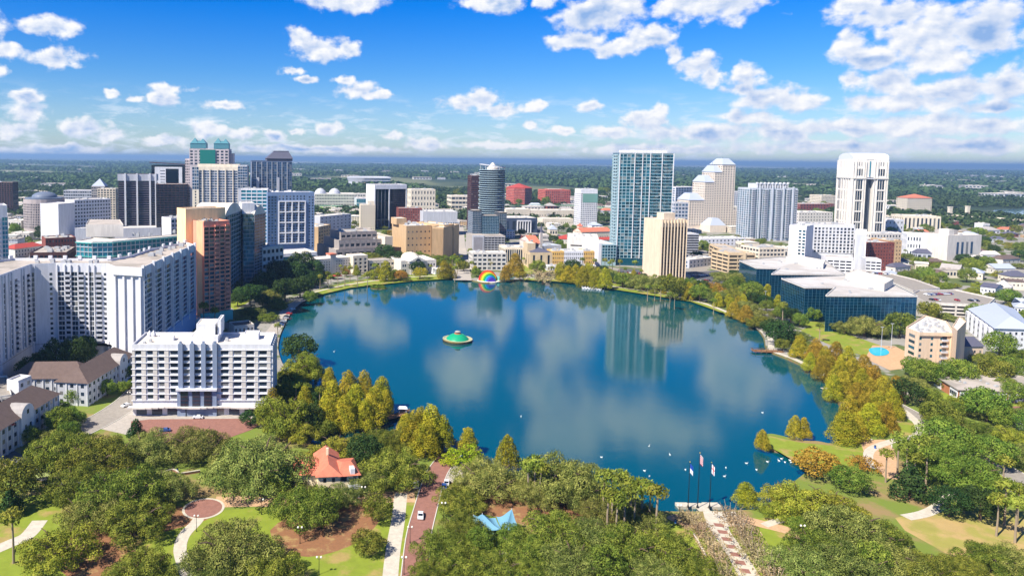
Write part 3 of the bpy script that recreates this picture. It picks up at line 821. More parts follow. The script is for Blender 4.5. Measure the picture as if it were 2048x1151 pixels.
def V2(p): return Vector((p[0], p[1]))
def rect(A, B, depth):
    """outline from two base corners (photo places or points) and a depth in metres: front-left, front-right, back-right, back-left"""
    a = V2(G(*A)) if not isinstance(A, Vector) else V2(A); b = V2(G(*B)) if not isinstance(B, Vector) else V2(B)
    t_ = (b-a).normalized(); n_ = Vector((-t_.y, t_.x))
    return [a, b, b+n_*depth, a+n_*depth]
def inset(poly, d):
    n = len(poly); out = []
    for i in range(n):
        a, b, c = poly[i-1], poly[i], poly[(i+1) % n]
        t1 = (b-a).normalized(); t2 = (c-b).normalized()
        n1 = Vector((-t1.y, t1.x)); n2 = Vector((-t2.y, t2.x))
        k = (n1+n2); k = k/ max(0.3, k.dot(n1)) if k.length > 1e-6 else n1
        out.append(b+k*d)
    return out
def roof_poly(pts, z): return [V2(G(x, y, z)) for x, y in pts]
class Bd:
    def __init__(s, name, label, cat, at, group=None):
        s.o = V2(at); s.root = thing(name, label, cat, (at[0], at[1], GZ), 0, group); s.cnt = {}
    def L(s, p): return (p[0]-s.o.x, p[1]-s.o.y)
    def part(s, name, mb, m_, parent=None): return mb.build(name, m_, parent or s.root)
    def mass(s, poly, z0, z1, wall=None, roof=None, parapet=0.9, name='wall', foot=True, overhang=0.0):
        """vertical mass with a roof sheet and a parapet; z above the ground"""
        P_ = [s.L(p) for p in poly]; mb = MB(); mb.prism(P_, z0-(0.5 if z0 == 0 else 0), z1)
        o = s.part(name, mb, wall or m_white)
        if foot and z0 < 2: FOOT.append([tuple(p) for p in poly])
        if roof:
            mb = MB(); q = inset([Vector(p) for p in P_], 0.3 if parapet else -overhang)
            mb.prism([tuple(p) for p in q], z1+0.004, z1+(0.12 if parapet else 0.35)); s.part('roof', mb, roof)
        if parapet and roof:
            mb = MB(); n = len(P_); ins = inset([Vector(p) for p in P_], 0.3)
            for i in range(n):
                j = (i+1) % n; a, b, c, d = P_[i], P_[j], tuple(ins[j]), tuple(ins[i]); z = z1+parapet
                mb.quad((*a, z1+.002), (*b, z1+.002), (*b, z), (*a, z)); mb.quad((*a, z), (*b, z), (*c, z), (*d, z)); mb.quad((*c, z1), (*d, z1), (*d, z), (*c, z))
            s.part('parapet', mb, wall or m_white)
        return o
    def bar(s, mb, T, u0, u1, d0, d1, z0, z1):
        p, t_, n_ = T
        c = [(p+t_*u0+n_*d0), (p+t_*u1+n_*d0), (p+t_*u1+n_*d1), (p+t_*u0+n_*d1)]
        n = len(mb.v)
        mb.v += [(q.x, q.y, z0) for q in c]+[(q.x, q.y, z1) for q in c]
        mb.f += [(n,n+1,n+2,n+3),(n+7,n+6,n+5,n+4),(n+4,n+5,n+1,n),(n+5,n+6,n+2,n+1),(n+6,n+7,n+3,n+2),(n+7,n+4,n,n+3)]
        mb.mi += [0]*6
    def T(s, p, q):
        a = Vector(s.L(p)); b = Vector(s.L(q)); t_ = (b-a).normalized()
        return (a, t_, Vector((t_.y, -t_.x))), (b-a).length
    def rep(s, name, w, h, T, spots, m_, limit, d=0.03):
        """window panes: each its own piece up to the limit, the rest one piece"""
        p, t_, n_ = T; rz = math.atan2(t_.y, t_.x); have = s.cnt.get(name, 0)
        solo = spots[:max(0, limit-have)]; rest = spots[len(solo):]
        if solo:
            mb = MB(); mb.quad((-w/2, 0, -h/2), (w/2, 0, -h/2), (w/2, 0, h/2), (-w/2, 0, h/2)); me = mb.mesh(name, m_)
            for u, z in solo:
                q = p+t_*u+n_*d; obj(name, me, s.root, (q.x, q.y, z), rz)
            s.cnt[name] = have+len(solo)
        if rest:
            mb = MB()
            for u, z in rest:
                a = p+t_*(u-w/2)+n_*d; b = p+t_*(u+w/2)+n_*d
                mb.quad((a.x, a.y, z-h/2), (b.x, b.y, z-h/2), (b.x, b.y, z+h/2), (a.x, a.y, z+h/2))
            o = s.part(name, mb, m_)
            tag(o, kind='stuff')
    def fac(s, p, q, z0, z1, cols, rows, wall, glass, pier=0.35, span=0.4, rec=0.35, ind=0, edge=None, sill=0.0, name='facade', both=True, frame=True):
        """a facade from p to q: piers and spandrels stand proud of the glass plane"""
        T, L_ = s.T(p, q); e = edge or 0.0
        pu = (L_-2*e)/cols; pz = (z1-z0)/rows; pw = pu*pier; sz = pz*span; g = 0.05
        if frame:
            mb = MB()
            if pier > 0:
                for i in range(cols+1):
                    u = e+i*pu; a = u-pw/2; b = u+pw/2
                    if i == 0: a = 0.0-0.002*0
                    if i == cols: b = L_
                    s.bar(mb, T, max(0, a), min(L_, b), g, rec, z0, z1)
            if span > 0:
                for j in range(rows+1):
                    z = z0+j*pz; a = z-sz/2; b = z+sz/2
                    if j == 0: a = z0; b = z0+sz/2
                    if j == rows: a = z1-sz/2; b = z1
                    s.bar(mb, T, 0.01, L_-0.01, g-0.01, rec-0.04, a, b)
            s.part(name, mb, wall)
        if ind >= 0 and pier > 0 and span > 0:
            spots = [(e+(i+.5)*pu, z0+(j+.5)*pz) for j in range(rows-1, -1, -1) for i in range(cols)]
            s.rep('window', pu-pw+0.02, pz-sz+0.02, T, spots, glass, ind)
        else:
            mb = MB()
            for i in range(cols):
                for j in range(rows):
                    a = T[0]+T[1]*(e+i*pu)+T[2]*.03; b = T[0]+T[1]*(e+(i+1)*pu)+T[2]*.03
                    mb.quad((a.x, a.y, z0+j*pz), (b.x, b.y, z0+j*pz), (b.x, b.y, z0+(j+1)*pz), (a.x, a.y, z0+(j+1)*pz))
            s.part('glazing', mb, glass)
    def balconies(s, p, q, us, zs, w, out, m_, rail=None, limit=60, rh=1.1):
        T, L_ = s.T(p, q); pp, t_, n_ = T; rz = math.atan2(t_.y, t_.x)
        mb = MB(); mb.box(-w/2, w/2, -out, -0.05, -0.15, 0.05, 0); r_ = 0.07
        mb.box(-w/2, w/2, -out, -out+r_, 0.051, rh, 1); mb.box(-w/2, -w/2+r_, -out+r_+.002, -0.05, 0.051, rh, 1); mb.box(w/2-r_, w/2, -out+r_+.002, -0.05, 0.051, rh, 1)
        me = mb.mesh('balcony', [m_, rail or m_]); have = s.cnt.get('balcony', 0); k = 0; rest = MB()
        for z in sorted(zs, reverse=True):
            for u in us:
                c = pp+t_*u
                if have+k < limit:
                    obj('balcony', me, s.root, (c.x, c.y, z), rz); k += 1
                else:
                    n = len(rest.v)
                    for v in mb.v:
                        w_ = c+t_*v[0]-n_*v[1]*1.0; rest.v.append((w_.x, w_.y, z+v[2]))
                    rest.f += [tuple(i+n for i in f_) for f_ in mb.f]; rest.mi += mb.mi
        s.cnt['balcony'] = have+k
        if rest.v: tag(rest.build('balcony', [m_, rail or m_], s.root), kind='stuff')
    def units(s, poly, z, n, seed, size=(2.0, 5.0), h=(1.0, 2.4), m_=None, name='roof_unit'):
        rng = random.Random(seed); xs = [p[0] for p in poly]; ys = [p[1] for p in poly]; got = []
        k = 0
        while len(got) < n and k < n*40:
            k += 1
            q = (rng.uniform(min(xs), max(xs)), rng.uniform(min(ys), max(ys))); r_ = rng.uniform(*size)/2
            if not inside(q, poly) or foot_hit(q, poly, r_*1.5+0.6) and not inside(q, inset(poly, r_*1.5+.6)): continue
            if any(math.hypot(q[0]-a, q[1]-b) < r_+c+0.6 for a, b, c in got): continue
            got.append((q[0], q[1], r_))
            mb = MB(); hh = rng.uniform(*h); b = r_*rng.uniform(.6, 1.0)
            x, y = s.L(q); mb.box(x-r_, x+r_, y-b, y+b, z+.05, z+hh); mb.box(x-r_*.7, x+r_*.7, y-b*.7, y+b*.7, z+hh+.002, z+hh+.25)
            s.part(name, mb, m_ or m_unit)
    def penthouse(s, poly, z0, z1, wall, roof=None, name='penthouse'): s.mass(poly, z0, z1, wall, roof or m_roofw, 0.4, name, foot=False)
def sub(poly, u0, u1, v0, v1):
    """part of a four-cornered outline: u along the front, v into the depth, as shares"""
    a, b, c, d = poly
    f = lambda u, v: (a*(1-u)+b*u)*(1-v)+(d*(1-u)+c*u)*v
    return [f(u0, v0), f(u1, v0), f(u1, v1), f(u0, v1)]
def simple(name, label, cat, A, B, depth, top, wall, glass, cols, rows, pier=.4, span=.45, rec=.3, side=None, scols=None, ind=0, roof=None, units=4, pent=None, base=0.0, group=None, parapet=0.9, H=None, head=0.0):
    """plain office or apartment block: facades on the front and the seen side, roof machinery"""
    P_ = rect(A, B, depth) if not isinstance(A, list) else A
    if H is None: H = topz(P_[0], top)-GZ
    b = Bd(name, label, cat, P_[0], group)
    b.mass(P_, 0, H, wall, roof or m_roofw, parapet)
    b.fac(P_[0], P_[1], base, H-head, cols, rows, wall, glass, pier, span, rec, ind)
    L_ = (P_[1]-P_[0]).length; dl = (P_[2]-P_[1]).length
    sc_ = scols if scols is not None else max(2, round(cols*dl/L_))
    mid = (P_[0]+P_[1])/2
    sd = side or ('L' if mid.x > 0 else 'R')
    if sc_:
        if 'L' in sd: b.fac(P_[3], P_[0], base, H-head, sc_, rows, wall, glass, pier, span, rec, ind)
        if 'R' in sd: b.fac(P_[1], P_[2], base, H-head, sc_, rows, wall, glass, pier, span, rec, ind)
    if pent: b.penthouse(sub(P_, *pent[:4]), H+.13, H+pent[4], wall)
    if units: b.units(inset(P_, 0.6), H+.12, units, int(A[0][0]*7) if isinstance(A, list) else int(A[0]*7))
    b.P = P_; b.H = H
    return b
# ------------------------------------------------------------------ left side of the lake
def long_apartments():
    b = Bd('apartment_building', 'long white apartment block with stepped wings and scalloped parapets above a white podium wall', 'apartment building', V2(G(215,729)))
    zt = 54.0
    g_ = lambda x, y: V2(G(x, y, zt))
    # outline of the tower roofs: curved left wing, flat front, blank corner, right wing running away
    front = [g_(-170,588), g_(0,556), g_(40,541), g_(62,533), g_(112,531), g_(214,532), g_(229,538), g_(283,541), g_(388,493)]
    back = [g_(372,488), g_(300,502), g_(262,515), g_(222,522), g_(25,521), g_(-170,545)]
    poly = front+back
    b.mass(poly, 0, zt-GZ, m_white, m_roofg, 1.5)
    H = zt-GZ; z0 = 13.0
    # podium
    def wallrow(pts, z1, name='podium_wall', step=6.5, th=0.5):
        for p, q in zip(pts, pts[1:]):
            T, L_ = b.T(p, q); mb = MB(); b.bar(mb, T, 0, L_, -th, 0, -.5, z1); n = max(1, round(L_/step))
            for i in range(n+1): b.bar(mb, T, max(0, i*L_/n-.5), min(L_, i*L_/n+.5), 0.004, .55, -.5, z1+.8)
            b.part(name, mb, m_white)
    pz = 12.5
    pg = lambda x, y: V2(G(x, y, pz+GZ))
    pod = [pg(-160,760), pg(22,705), pg(80,680), pg(190,678), pg(232,688), pg(270,690)]
    wallrow(pod, pz)
    FOOT.append([tuple(p) for p in pod]+[tuple(p) for p in reversed(front[1:-1])])
    mb = MB(); mb.prism([b.L(p) for p in pod+[front[7], front[5], front[4], front[3], front[2], front[1], front[0]]], pz-1.2, pz-.8); b.part('podium_roof', mb, m_roofg)
    # curved left wing: three runs of balconies and dark window strips
    rows = 14
    rz = [z0+.2+(H-z0-3)/rows*j for j in range(rows)]
    def strip_win(p, q, u0, u1, mw=g_dark, div=2, r=rows, zz0=None, zz1=None):
        T, L_ = b.T(p, q); a = zz0 or z0; c = zz1 or H-3.0; pu = (u1-u0)/div; ph = (c-a)/r
        b.rep('window', pu-.15, ph-.55, T, [(u0+pu*(i+.5), a+ph*(j+.5)) for j in range(r-1, -1, -1) for i in range(div)], mw, 100, .05)
        mb = MB()
        for k in (u0-.55, u1): b.bar(mb, T, k, k+.55, .004, .7, z0-.5, H+.6)
        b.part('pilaster', mb, m_white)
    def dots(p, q, u, w=1.3, r=rows):
        T, L_ = b.T(p, q); ph = (H-3-z0)/r
        b.rep('window', w, 1.3, T, [(u, z0+ph*(j+.5)) for j in range(r-1, -1, -1)], g_dark, 100, .05)
    def balc(p, q, u, w):
        ph = (H-3-z0)/rows; T, L_ = b.T(p, q)
        b.rep('window', w*.9, ph-.6, T, [(u, z0+ph*(j+.5)) for j in range(rows-1, -1, -1)], g_dark, 100, .05)
        b.balconies(p, q, [u], [z0+ph*j+.1 for j in range(rows)], w, 1.1, m_greyl, m_greyl, limit=60)
    e = [(front[i], front[i+1]) for i in range(8)]
    p, q = e[0]; L_ = (q-p).length
    for k in range(5): strip_win(p, q, L_-10-12*k, L_-6.5-12*k); balc(p, q, L_-4-12*k, 4.2)
    p, q = e[1]; L_ = (q-p).length
    strip_win(p, q, 2, 4.5, div=1); strip_win(p, q, L_*.42, L_*.42+2.4, div=1); balc(p, q, L_*.78, 3.4)
    p, q = e[2]; L_ = (q-p).length; strip_win(p, q, L_*.12, L_*.12+2.4, div=1); balc(p, q, L_*.72, 3.6)
    p, q = e[3]; L_ = (q-p).length; k = L_/50.
    strip_win(p, q, 1.2*k, 6.0*k, div=2); dots(p, q, L_-2.6)
    p, q = e[4]; L_ = (q-p).length; k = L_/26.5
    for u0, u1, dv in ((.9, 4.3, 2), (7.9, 11.2, 2), (17.2, 19.6, 2)): strip_win(p, q, u0*k, u1*k, div=dv)
    for u, w in ((6.0, 3.0), (13.0, 3.0), (22.2, 3.0)): balc(p, q, u*k, w)
    dots(p, q, 15.8*k, 1.2); dots(p, q, 25.4*k, 1.2)
    # blank corner with its three thick ribs and crown caps
    p, q = e[6]; T, L_ = b.T(p, q); mb = MB()
    for f in (.0, .33, .64, .93): b.bar(mb, T, L_*f, L_*f+1.1, .004, 1.0, -.5, H+1.6)
    b.part('corner_rib', mb, m_white)
    mb = MB(); b.bar(mb, T, -1.5, L_+1.2, .004, 1.6, H-2.6, H+1.5); b.part('corner_cap', mb, m_white)
    # right wing
    p, q = e[7]; T, L_ = b.T(p, q)
    n = 6; pu = L_/n
    for k in range(n):
        strip_win(p, q, pu*k+pu*.36, pu*k+pu*.92, g_blue, 4)
        balc(p, q, pu*k+pu*.2, pu*.3)
    mb = MB()
    for k in range(n+1):        # buttress caps along the parapet
        u = min(L_-1, max(0, pu*k)); b.bar(mb, T, u, u+1.2, .004, 1.3, z0-4, H+2.6)
    b.part('buttress', mb, m_white)
    mb = MB()
    for i in range(len(back)-1):
        T2, L2 = b.T(back[i], back[i+1])
        for k in range(max(2, int(L2/8))): b.bar(mb, T2, k*8.0, k*8.0+2.0, -.6, .5, H+.9, H+3.0)
    b.part('parapet_cap', mb, m_white)
    # blue base band of the right wing
    T, L_ = b.T(p, q); mb = MB(); b.bar(mb, T, 2, L_, .004, 1.2, -.5, 12); b.part('base_wall', mb, mat('pale_blue_wall', srgb(150,176,214), .85))
    b.units(inset(roof_poly([(300,520),(380,490),(330,495),(285,515)], zt)[::-1], .0), H+.12, 7, 3, (1.5, 3.5))
    b.units(inset(roof_poly([(60,530),(220,530),(220,524),(40,523)], zt), .0), H+.12, 8, 4, (1.5, 3.5))
long_apartments()

def dark_rows_building():
    A, B = (266,830), (541,829); P_ = rect(A, B, 21)
    b = Bd('office_building', 'white nine-storey building with rows of dark windows and four grey centre piers', 'building', P_[0])
    H = topz(P_[0], 693)-GZ; z0 = 6.6; rows = 8
    b.mass(P_, 0, H, m_white, m_roofw, 1.1)
    W = (P_[1]-P_[0]).length; rp = (H-z0-1.4)/rows
    T, _ = b.T(P_[0], P_[1])
    cols = [(i+.5)*W*.333/4+.6 for i in range(4)] + [W*.375+i*W*.081+W*.02 for i in range(3)] + [W*.62+(i+.5)*W*.372/4 for i in range(4)]
    b.rep('window', 3.1, 1.55, T, [(u, z0+rp*(j+.62)) for j in range(rows-1, -1, -1) for u in cols], g_dark, 100, .06)
    mb = MB()
    for j in range(rows+1): b.bar(mb, T, -.5, W+.4, .01, .5, z0+rp*j-.1, z0+rp*j+.16)
    b.part('ledges', mb, m_white)
    # pale vertical piers between the windows
    for u0, u1 in ((0, .02), (.066, .098), (.15, .18), (.232, .262), (.70, .725), (.79, .82), (.885, .91), (.975, 1.0)):
        mb = MB(); b.bar(mb, T, W*u0, W*u1, .012, .35, z0+.2, H-1); b.part('pier', mb, m_offw)
    gp = mat('blue_grey_pier', srgb(132,146,170), .85, var=.05)
    for f in (.335, .418, .50, .582):
        mb = MB(); b.bar(mb, T, W*f, W*f+1.9, .02, 1.5, z0+rp*1.9, H+1.6); b.bar(mb, T, W*f+.5, W*f+1.4, .3, 1.2, H+1.602, H+2.6); b.part('centre_pier', mb, gp)
    mb = MB()                    # entrance bay with three tall dark openings under a canopy
    b.bar(mb, T, W*.325, W*.61, .025, 1.3, -.3, z0+rp*1.75); b.part('entrance_bay', mb, gp)
    mb = MB(); b.bar(mb, T, W*.32, W*.615, .03, 2.6, z0+rp*1.75+.004, z0+rp*1.75+.9); b.part('canopy', mb, m_white)
    for f in (.35, .435, .52): 
        mb = MB(); b.bar(mb, T, W*f, W*f+W*.055, 1.31, 1.5, 4.4, z0+rp*1.55); 
        o = b.part('tall_window', mb, g_dark)
        mb = MB()
        for k in range(5): b.bar(mb, T, W*f, W*f+W*.055, 1.51, 1.62, 5.2+k*1.7, 5.35+k*1.7)
        b.part('mullion', mb, m_brown, o)
    mb = MB()                    # ground floor canopy, wavy roof edge
    for i in range(24):
        u0 = -1.6+i*(W+3)/24; k = 2.6+.7*math.sin(i*.75)
        b.bar(mb, T, u0, u0+(W+3)/24, .04, k, 3.75, 4.35)
    b.part('street_canopy', mb, m_offw)
    for i in range(9):
        u0 = 1.5+i*6.6
        mb = MB(); b.bar(mb, T, u0, u0+4.4, .03, .1, .3, 3.2); b.part('shop_window', mb, g_dark)
    # right side in its own shade: piers and window columns
    T, L_ = b.T(P_[1], P_[2]); mb = MB()
    for j in range(rows+1): b.bar(mb, T, 0, L_, .01, .9, z0+rp*j-.12, z0+rp*j+.16)
    for i in range(7): b.bar(mb, T, i*L_/6-.3 if i else 0, min(L_, i*L_/6+.3), .014, 1.0, z0, H+.4)
    b.part('side_frame', mb, m_white)
    b.rep('window', 2.2, 1.4, T, [((i+.5)*L_/6, z0+rp*(j+.6)) for j in range(rows-1, -1, -1) for i in range(6)], g_blue, 100, .05)
    b.penthouse(sub(P_, .40, .60, .30, .98), H+.13, H+2.6, m_white)
    b.penthouse(sub(P_, .43, .57, .45, .95), H+2.7, H+7.2, m_white, name='lift_house')
    b.penthouse(sub(P_, .585, .61, .5, .95), H+2.7, H+9.0, m_white, name='lift_house')
    b.penthouse(sub(P_, .78, .89, .55, .85), H+.13, H+2.4, m_white)
    b.penthouse(sub(P_, .14, .26, .45, .62), H+.13, H+1.6, m_white)
    b.units(inset(P_, 1), H+.12, 9, 11, (1.0, 2.2), (.6, 1.3))
    for f in (.05, .08):         # small white finials at the left rear corner
        mb = MB(); q = b.L(sub(P_, f, f, .8, .8)[0]); mb.lathe([(.9, H+.1), (1.0, H+1.2), (.5, H+2.2), (.1, H+3.0)], 10, q[0], q[1]); b.part('finial', mb, m_white)
dark_rows_building()

def terrace(label, A, B, depth, eave, ridge, bays, gables=(), wall=None, along='x'):
    P_ = rect(A, B, depth); b = Bd('terrace_building', label, 'terrace', P_[0])
    b.mass(P_, 0, eave, wall or m_greyl, None, 0)
    q = [Vector(b.L(p)) for p in P_]; mb = MB(); o_ = inset(q, -.8)
    W = (P_[1]-P_[0]).length; mid0 = (o_[0]+o_[3])/2; mid1 = (o_[1]+o_[2])/2; d_ = (mid1-mid0).normalized(); k = depth*.45
    r0 = mid0+d_*k; r1 = mid1-d_*k
    e = lambda v, z: (v.x, v.y, z)
    mb.quad(e(o_[0], eave), e(o_[1], eave), e(r1, ridge), e(r0, ridge)); mb.quad(e(o_[2], eave), e(o_[3], eave), e(r0, ridge), e(r1, ridge))
    mb.poly([e(o_[1], eave), e(o_[2], eave), e(r1, ridge)]); mb.poly([e(o_[3], eave), e(o_[0], eave), e(r0, ridge)])
    mb.poly([e(o_[i], eave-.02) for i in (3, 2, 1, 0)])
    b.part('roof', mb, m_shingle)
    for edge, n in (((0, 1), bays), ((1, 2), max(2, int(bays*depth/W))), ((3, 0), max(2, int(bays*depth/W)))):
        T, L_ = b.T(P_[edge[0]], P_[edge[1]])
        rows = max(2, int(eave/3.1))
        b.rep('window', 1.5, 1.6, T, [((i+.5)*L_/n, (j+.55)*eave/rows) for j in range(rows-1, -1, -1) for i in range(n)], g_dark, 100, .05)
        mb = MB()
        for i in range(n+1): b.bar(mb, T, max(0, i*L_/n-.25), min(L_, i*L_/n+.25), .004, .35, -.3, eave-.1)
        b.part('pilaster', mb, m_white)
    for f in gables:             # cross gables with an arched front
        T, L_ = b.T(P_[0], P_[1]); c = T[0]+T[1]*(L_*f); n_ = T[2]; t_ = T[1]; g0 = c+n_*1.0; g1 = c-n_*depth*.45; w_ = 4.2
        mb = MB(); top = eave+(ridge-eave)*.75
        fa = []
        for k in range(9):
            th = math.pi*k/8; fa.append((math.cos(th)*w_, math.sin(th)*(top-eave)))
        ring0 = [g0+t_*x for x, z in fa]; 
        for (x0, z0_), (x1, z1_) in zip(fa, fa[1:]):
            a0, a1, c0, c1 = g0+t_*x0, g0+t_*x1, g1+t_*x0, g1+t_*x1
            mb.quad((a0.x, a0.y, eave+z0_), (a1.x, a1.y, eave+z1_), (c1.x, c1.y, eave+z1_), (c0.x, c0.y, eave+z0_))
        b.part('gable_roof', mb, m_greyc)
        mb = MB(); mb.poly([((g0+t_*x).x, (g0+t_*x).y, eave+z) for x, z in fa[::-1]]+[])
        Tg = (g0-t_*w_, t_, n_); b.bar(mb, Tg, 0, 2*w_, -1.0, 0, -.3, eave); b.part('gable_wall', mb, m_white)
        b.rep('window', 1.3, 1.7, Tg, [(w_-1.6, eave*.25), (w_+1.6, eave*.25), (w_-1.6, eave*.6), (w_+1.6, eave*.6), (w_, eave+1.2)], g_dark, 140, .05)
    return b
terrace('brown-roofed terrace running across in front of the white podium wall', (18,800), (172,798), 16, 10.0, 15.5, 9)
terrace('brown-roofed terrace slanting back towards the white building with dark window rows', (176,812), (268,750), 15, 10.5, 16.0, 12, (.72,))
t3 = terrace('brown-roofed terrace with a round gable at the lower left corner', (-10,925), (118,838), 16, 11.0, 16.5, 12, (.45,))
simple('parking_deck', 'small parking deck full of cars behind the lower brown-roofed terrace', 'parking deck', (-140,862), (24,836), 30, 0, m_offw, m_dark, 8, 3, .12, .5, .4, H=9.5, roof=m_asph2, units=0)
simple('stair_house', 'white stair house beside the small parking deck', 'stair house', (38,826), (64,814), 6, 0, m_white, g_dark, 2, 4, .6, .5, .2, H=13.5, units=0)

def pink_tower():
    P_ = rect((408,648), (460,640), 24); H = topz(P_[0], 447)-GZ
    b = Bd('apartment_tower', 'pink and peach apartment tower with a grid of dark windows and a teal base', 'tower', P_[0])
    b.mass(P_, 0, H, m_pink, m_roofg, 1.2)
    b.fac(P_[0], P_[1], 8, H-2.2, 5, 21, m_pink, g_dark, .16, .3, .7, ind=100)
    b.fac(P_[1], P_[2], 8, H-2.2, 4, 21, m_pink, g_dark, .16, .3, .7)
    T, L_ = b.T(P_[0], P_[1]); mb = MB(); b.bar(mb, T, -3, L_+1, .8, 2.4, -.3, 7.6); b.part('base_arcade', mb, m_teal)
    b.balconies(P_[0], P_[1], [L_*.5, L_*.9], [8+3.0*j for j in range(20)], L_*.18, 1.5, m_pink, m_pink, 60)
    # pale peach fin wall and the tall peach slab behind
    q = rect(P_[0]+Vector((-5, 1.5)), P_[0]+Vector((-.02, 1.5)), 26); b.mass(q, 0, H+1.2, m_peach, m_roofg, .5, 'fin_wall')
    q = rect(P_[0]+Vector((-14, 9)), P_[0]+Vector((9, 27.5)), 14); b.mass(q, 0, H+8, m_peach, m_roofw, 1.0, 'core_wall')
    b.units(inset(P_, 1), H+.12, 10, 21, (1.2, 2.8))
    # green-glazed return with stacked windows on the left
    q = rect(P_[0]+Vector((-13.5, 16)), P_[0]+Vector((-5.1, 11)), 12); b.mass(q, 0, H-18, mat('green_wall', srgb(104,176,150), .8), m_roofw, .6, 'green_wing')
    b.fac(q[0], q[1], 6, H-19, 3, 19, mat('green_wall', srgb(104,176,150), .8), g_dark, .4, .45, .3, 100)
    # long curved teal wing
    zt = topz(V2(G(210,620)), 482)-GZ
    fr = [V2(G(x, y, zt+GZ)) for x, y in ((153,483),(185,485),(225,484),(270,480),(320,476),(362,472),(398,470))]
    bk = [p+Vector((4, 20)) for p in reversed(fr)]
    b.mass(fr+bk, 0, zt, m_offw, m_roofw, .8, 'curved_wing')
    for i, (p, q) in enumerate(zip(fr, fr[1:])):
        n = max(3, int((q-p).length/3.2)); b.fac(p, q, 6, zt, n, 13, m_greyl, g_cyan, .09, .14, .5, ind=100 if i > 0 else 100)
        T, L_ = b.T(p, q); mb = MB()
        for j in range(0, 14, 3): b.bar(mb, T, 0, L_, .81, 1.5, zt-.5-j*3.2, zt-.1-j*3.2)
        b.part('teal_band', mb, m_teal)
    q = roof_poly([(172,474),(247,474),(240,462),(178,462)], zt+GZ); b.mass(q, zt+.1, zt+9, m_offw, m_roofg, .6, 'plant_room')
    b.units(inset(roof_poly([(260,478),(390,468),(380,462),(260,470)], zt+GZ), .5), zt+.12, 8, 5, (1, 2.4))
pink_tower()

def vault_glass():
    b = Bd('glass_office_building', 'teal glass office building with white wave-shaped roofs beside the pink tower', 'office building', V2(G(485,566)))
    gm = mat('mirror_teal_glass', srgb(46,96,104), .05, metal=.55, spec=.7, isl=.15)
    def wing(A, B, dep, top, cols, rows, glass, h=9):
        P_ = rect(A, B, dep); H = topz(P_[0], top)-GZ; b.mass(P_, 0, H, m_dark, None)
        b.fac(P_[0], P_[1], 0, H, cols, rows, m_greyl, glass, .07, .12, .12, ind=-1)
        b.fac(P_[3], P_[0], 0, H, max(2, cols), rows, m_greyl, glass, .07, .12, .12, ind=-1)
        b.fac(P_[1], P_[2], 0, H, max(2, cols), rows, m_greyl, glass, .07, .12, .12, ind=-1)
        # wave roof: half barrel over the wing
        o_ = [Vector(b.L(p)) for p in P_]; mb = MB(); n = 12
        prev = None
        for k in range(n+1):
            f = k/n; z = H+.4+h*math.sin(math.pi*min(1, f*1.05))**.8 if f < .97 else H+.4
            a = o_[0].lerp(o_[1], f*1.06-.03); c = o_[3].lerp(o_[2], f*1.06-.03)
            if prev:
                pa, pc, pz = prev
                mb.quad((pa.x, pa.y, pz), (a.x, a.y, z), (c.x, c.y, z), (pc.x, pc.y, pz))
                mb.quad((pa.x, pa.y, H-.3), (a.x, a.y, H-.3), (a.x, a.y, z), (pa.x, pa.y, pz))
                mb.quad((c.x, c.y, H-.3), (pc.x, pc.y, H-.3), (pc.x, pc.y, pz), (c.x, c.y, z))
            prev = (a, c, z)
        b.part('wave_roof', mb, m_roofw)
        return P_, H
    wing((452,604), (484,575), 26, 432, 9, 19, gm, 8)
    P_, H = wing((487,578), (508,577), 20, 428, 9, 19, g_teal, .5)
    q = sub(P_, -.1, 1.1, .1, .9); b.mass(q, H+.1, H+9, m_white, m_roofw, .3, 'plant_room')
    wing((509,577), (531,567), 24, 430, 7, 24, mat('banded_glass', srgb(48,56,72), .15, metal=.3, isl=.3), 7)
vault_glass()
simple('apartment_building', 'white building with a scalloped roof edge and teal windows left of the peach slab', 'building', (343,560), (380,556), 20, 438, m_white, g_teal, 5, 14, .3, .4, .3, ind=60)
q = rect((348,555), (384,552), 14)
tb = simple('waterfront_pavilion', 'low pale building at the foot of the white apartment block by the lake road', 'pavilion', (392,655), (420,650), 10, 0, m_offw, g_dark, 4, 1, .5, .5, .2, H=5, units=2)
tb = simple('brown_roofed_house', 'small brown-roofed house behind the white building with dark window rows', 'house', (468,668), (508,664), 12, 0, m_offw, g_dark, 5, 1, .6, .5, .2, H=4.5, roof=m_shingle, units=0)
simple('parking_garage', 'pinkish parking garage beside the banded glass wing', 'garage', (524,570), (566,563), 26, 497, m_offw, m_dark, 5, 5, .35, .5, .6, side='R', scols=8, roof=m_roofw, units=3)

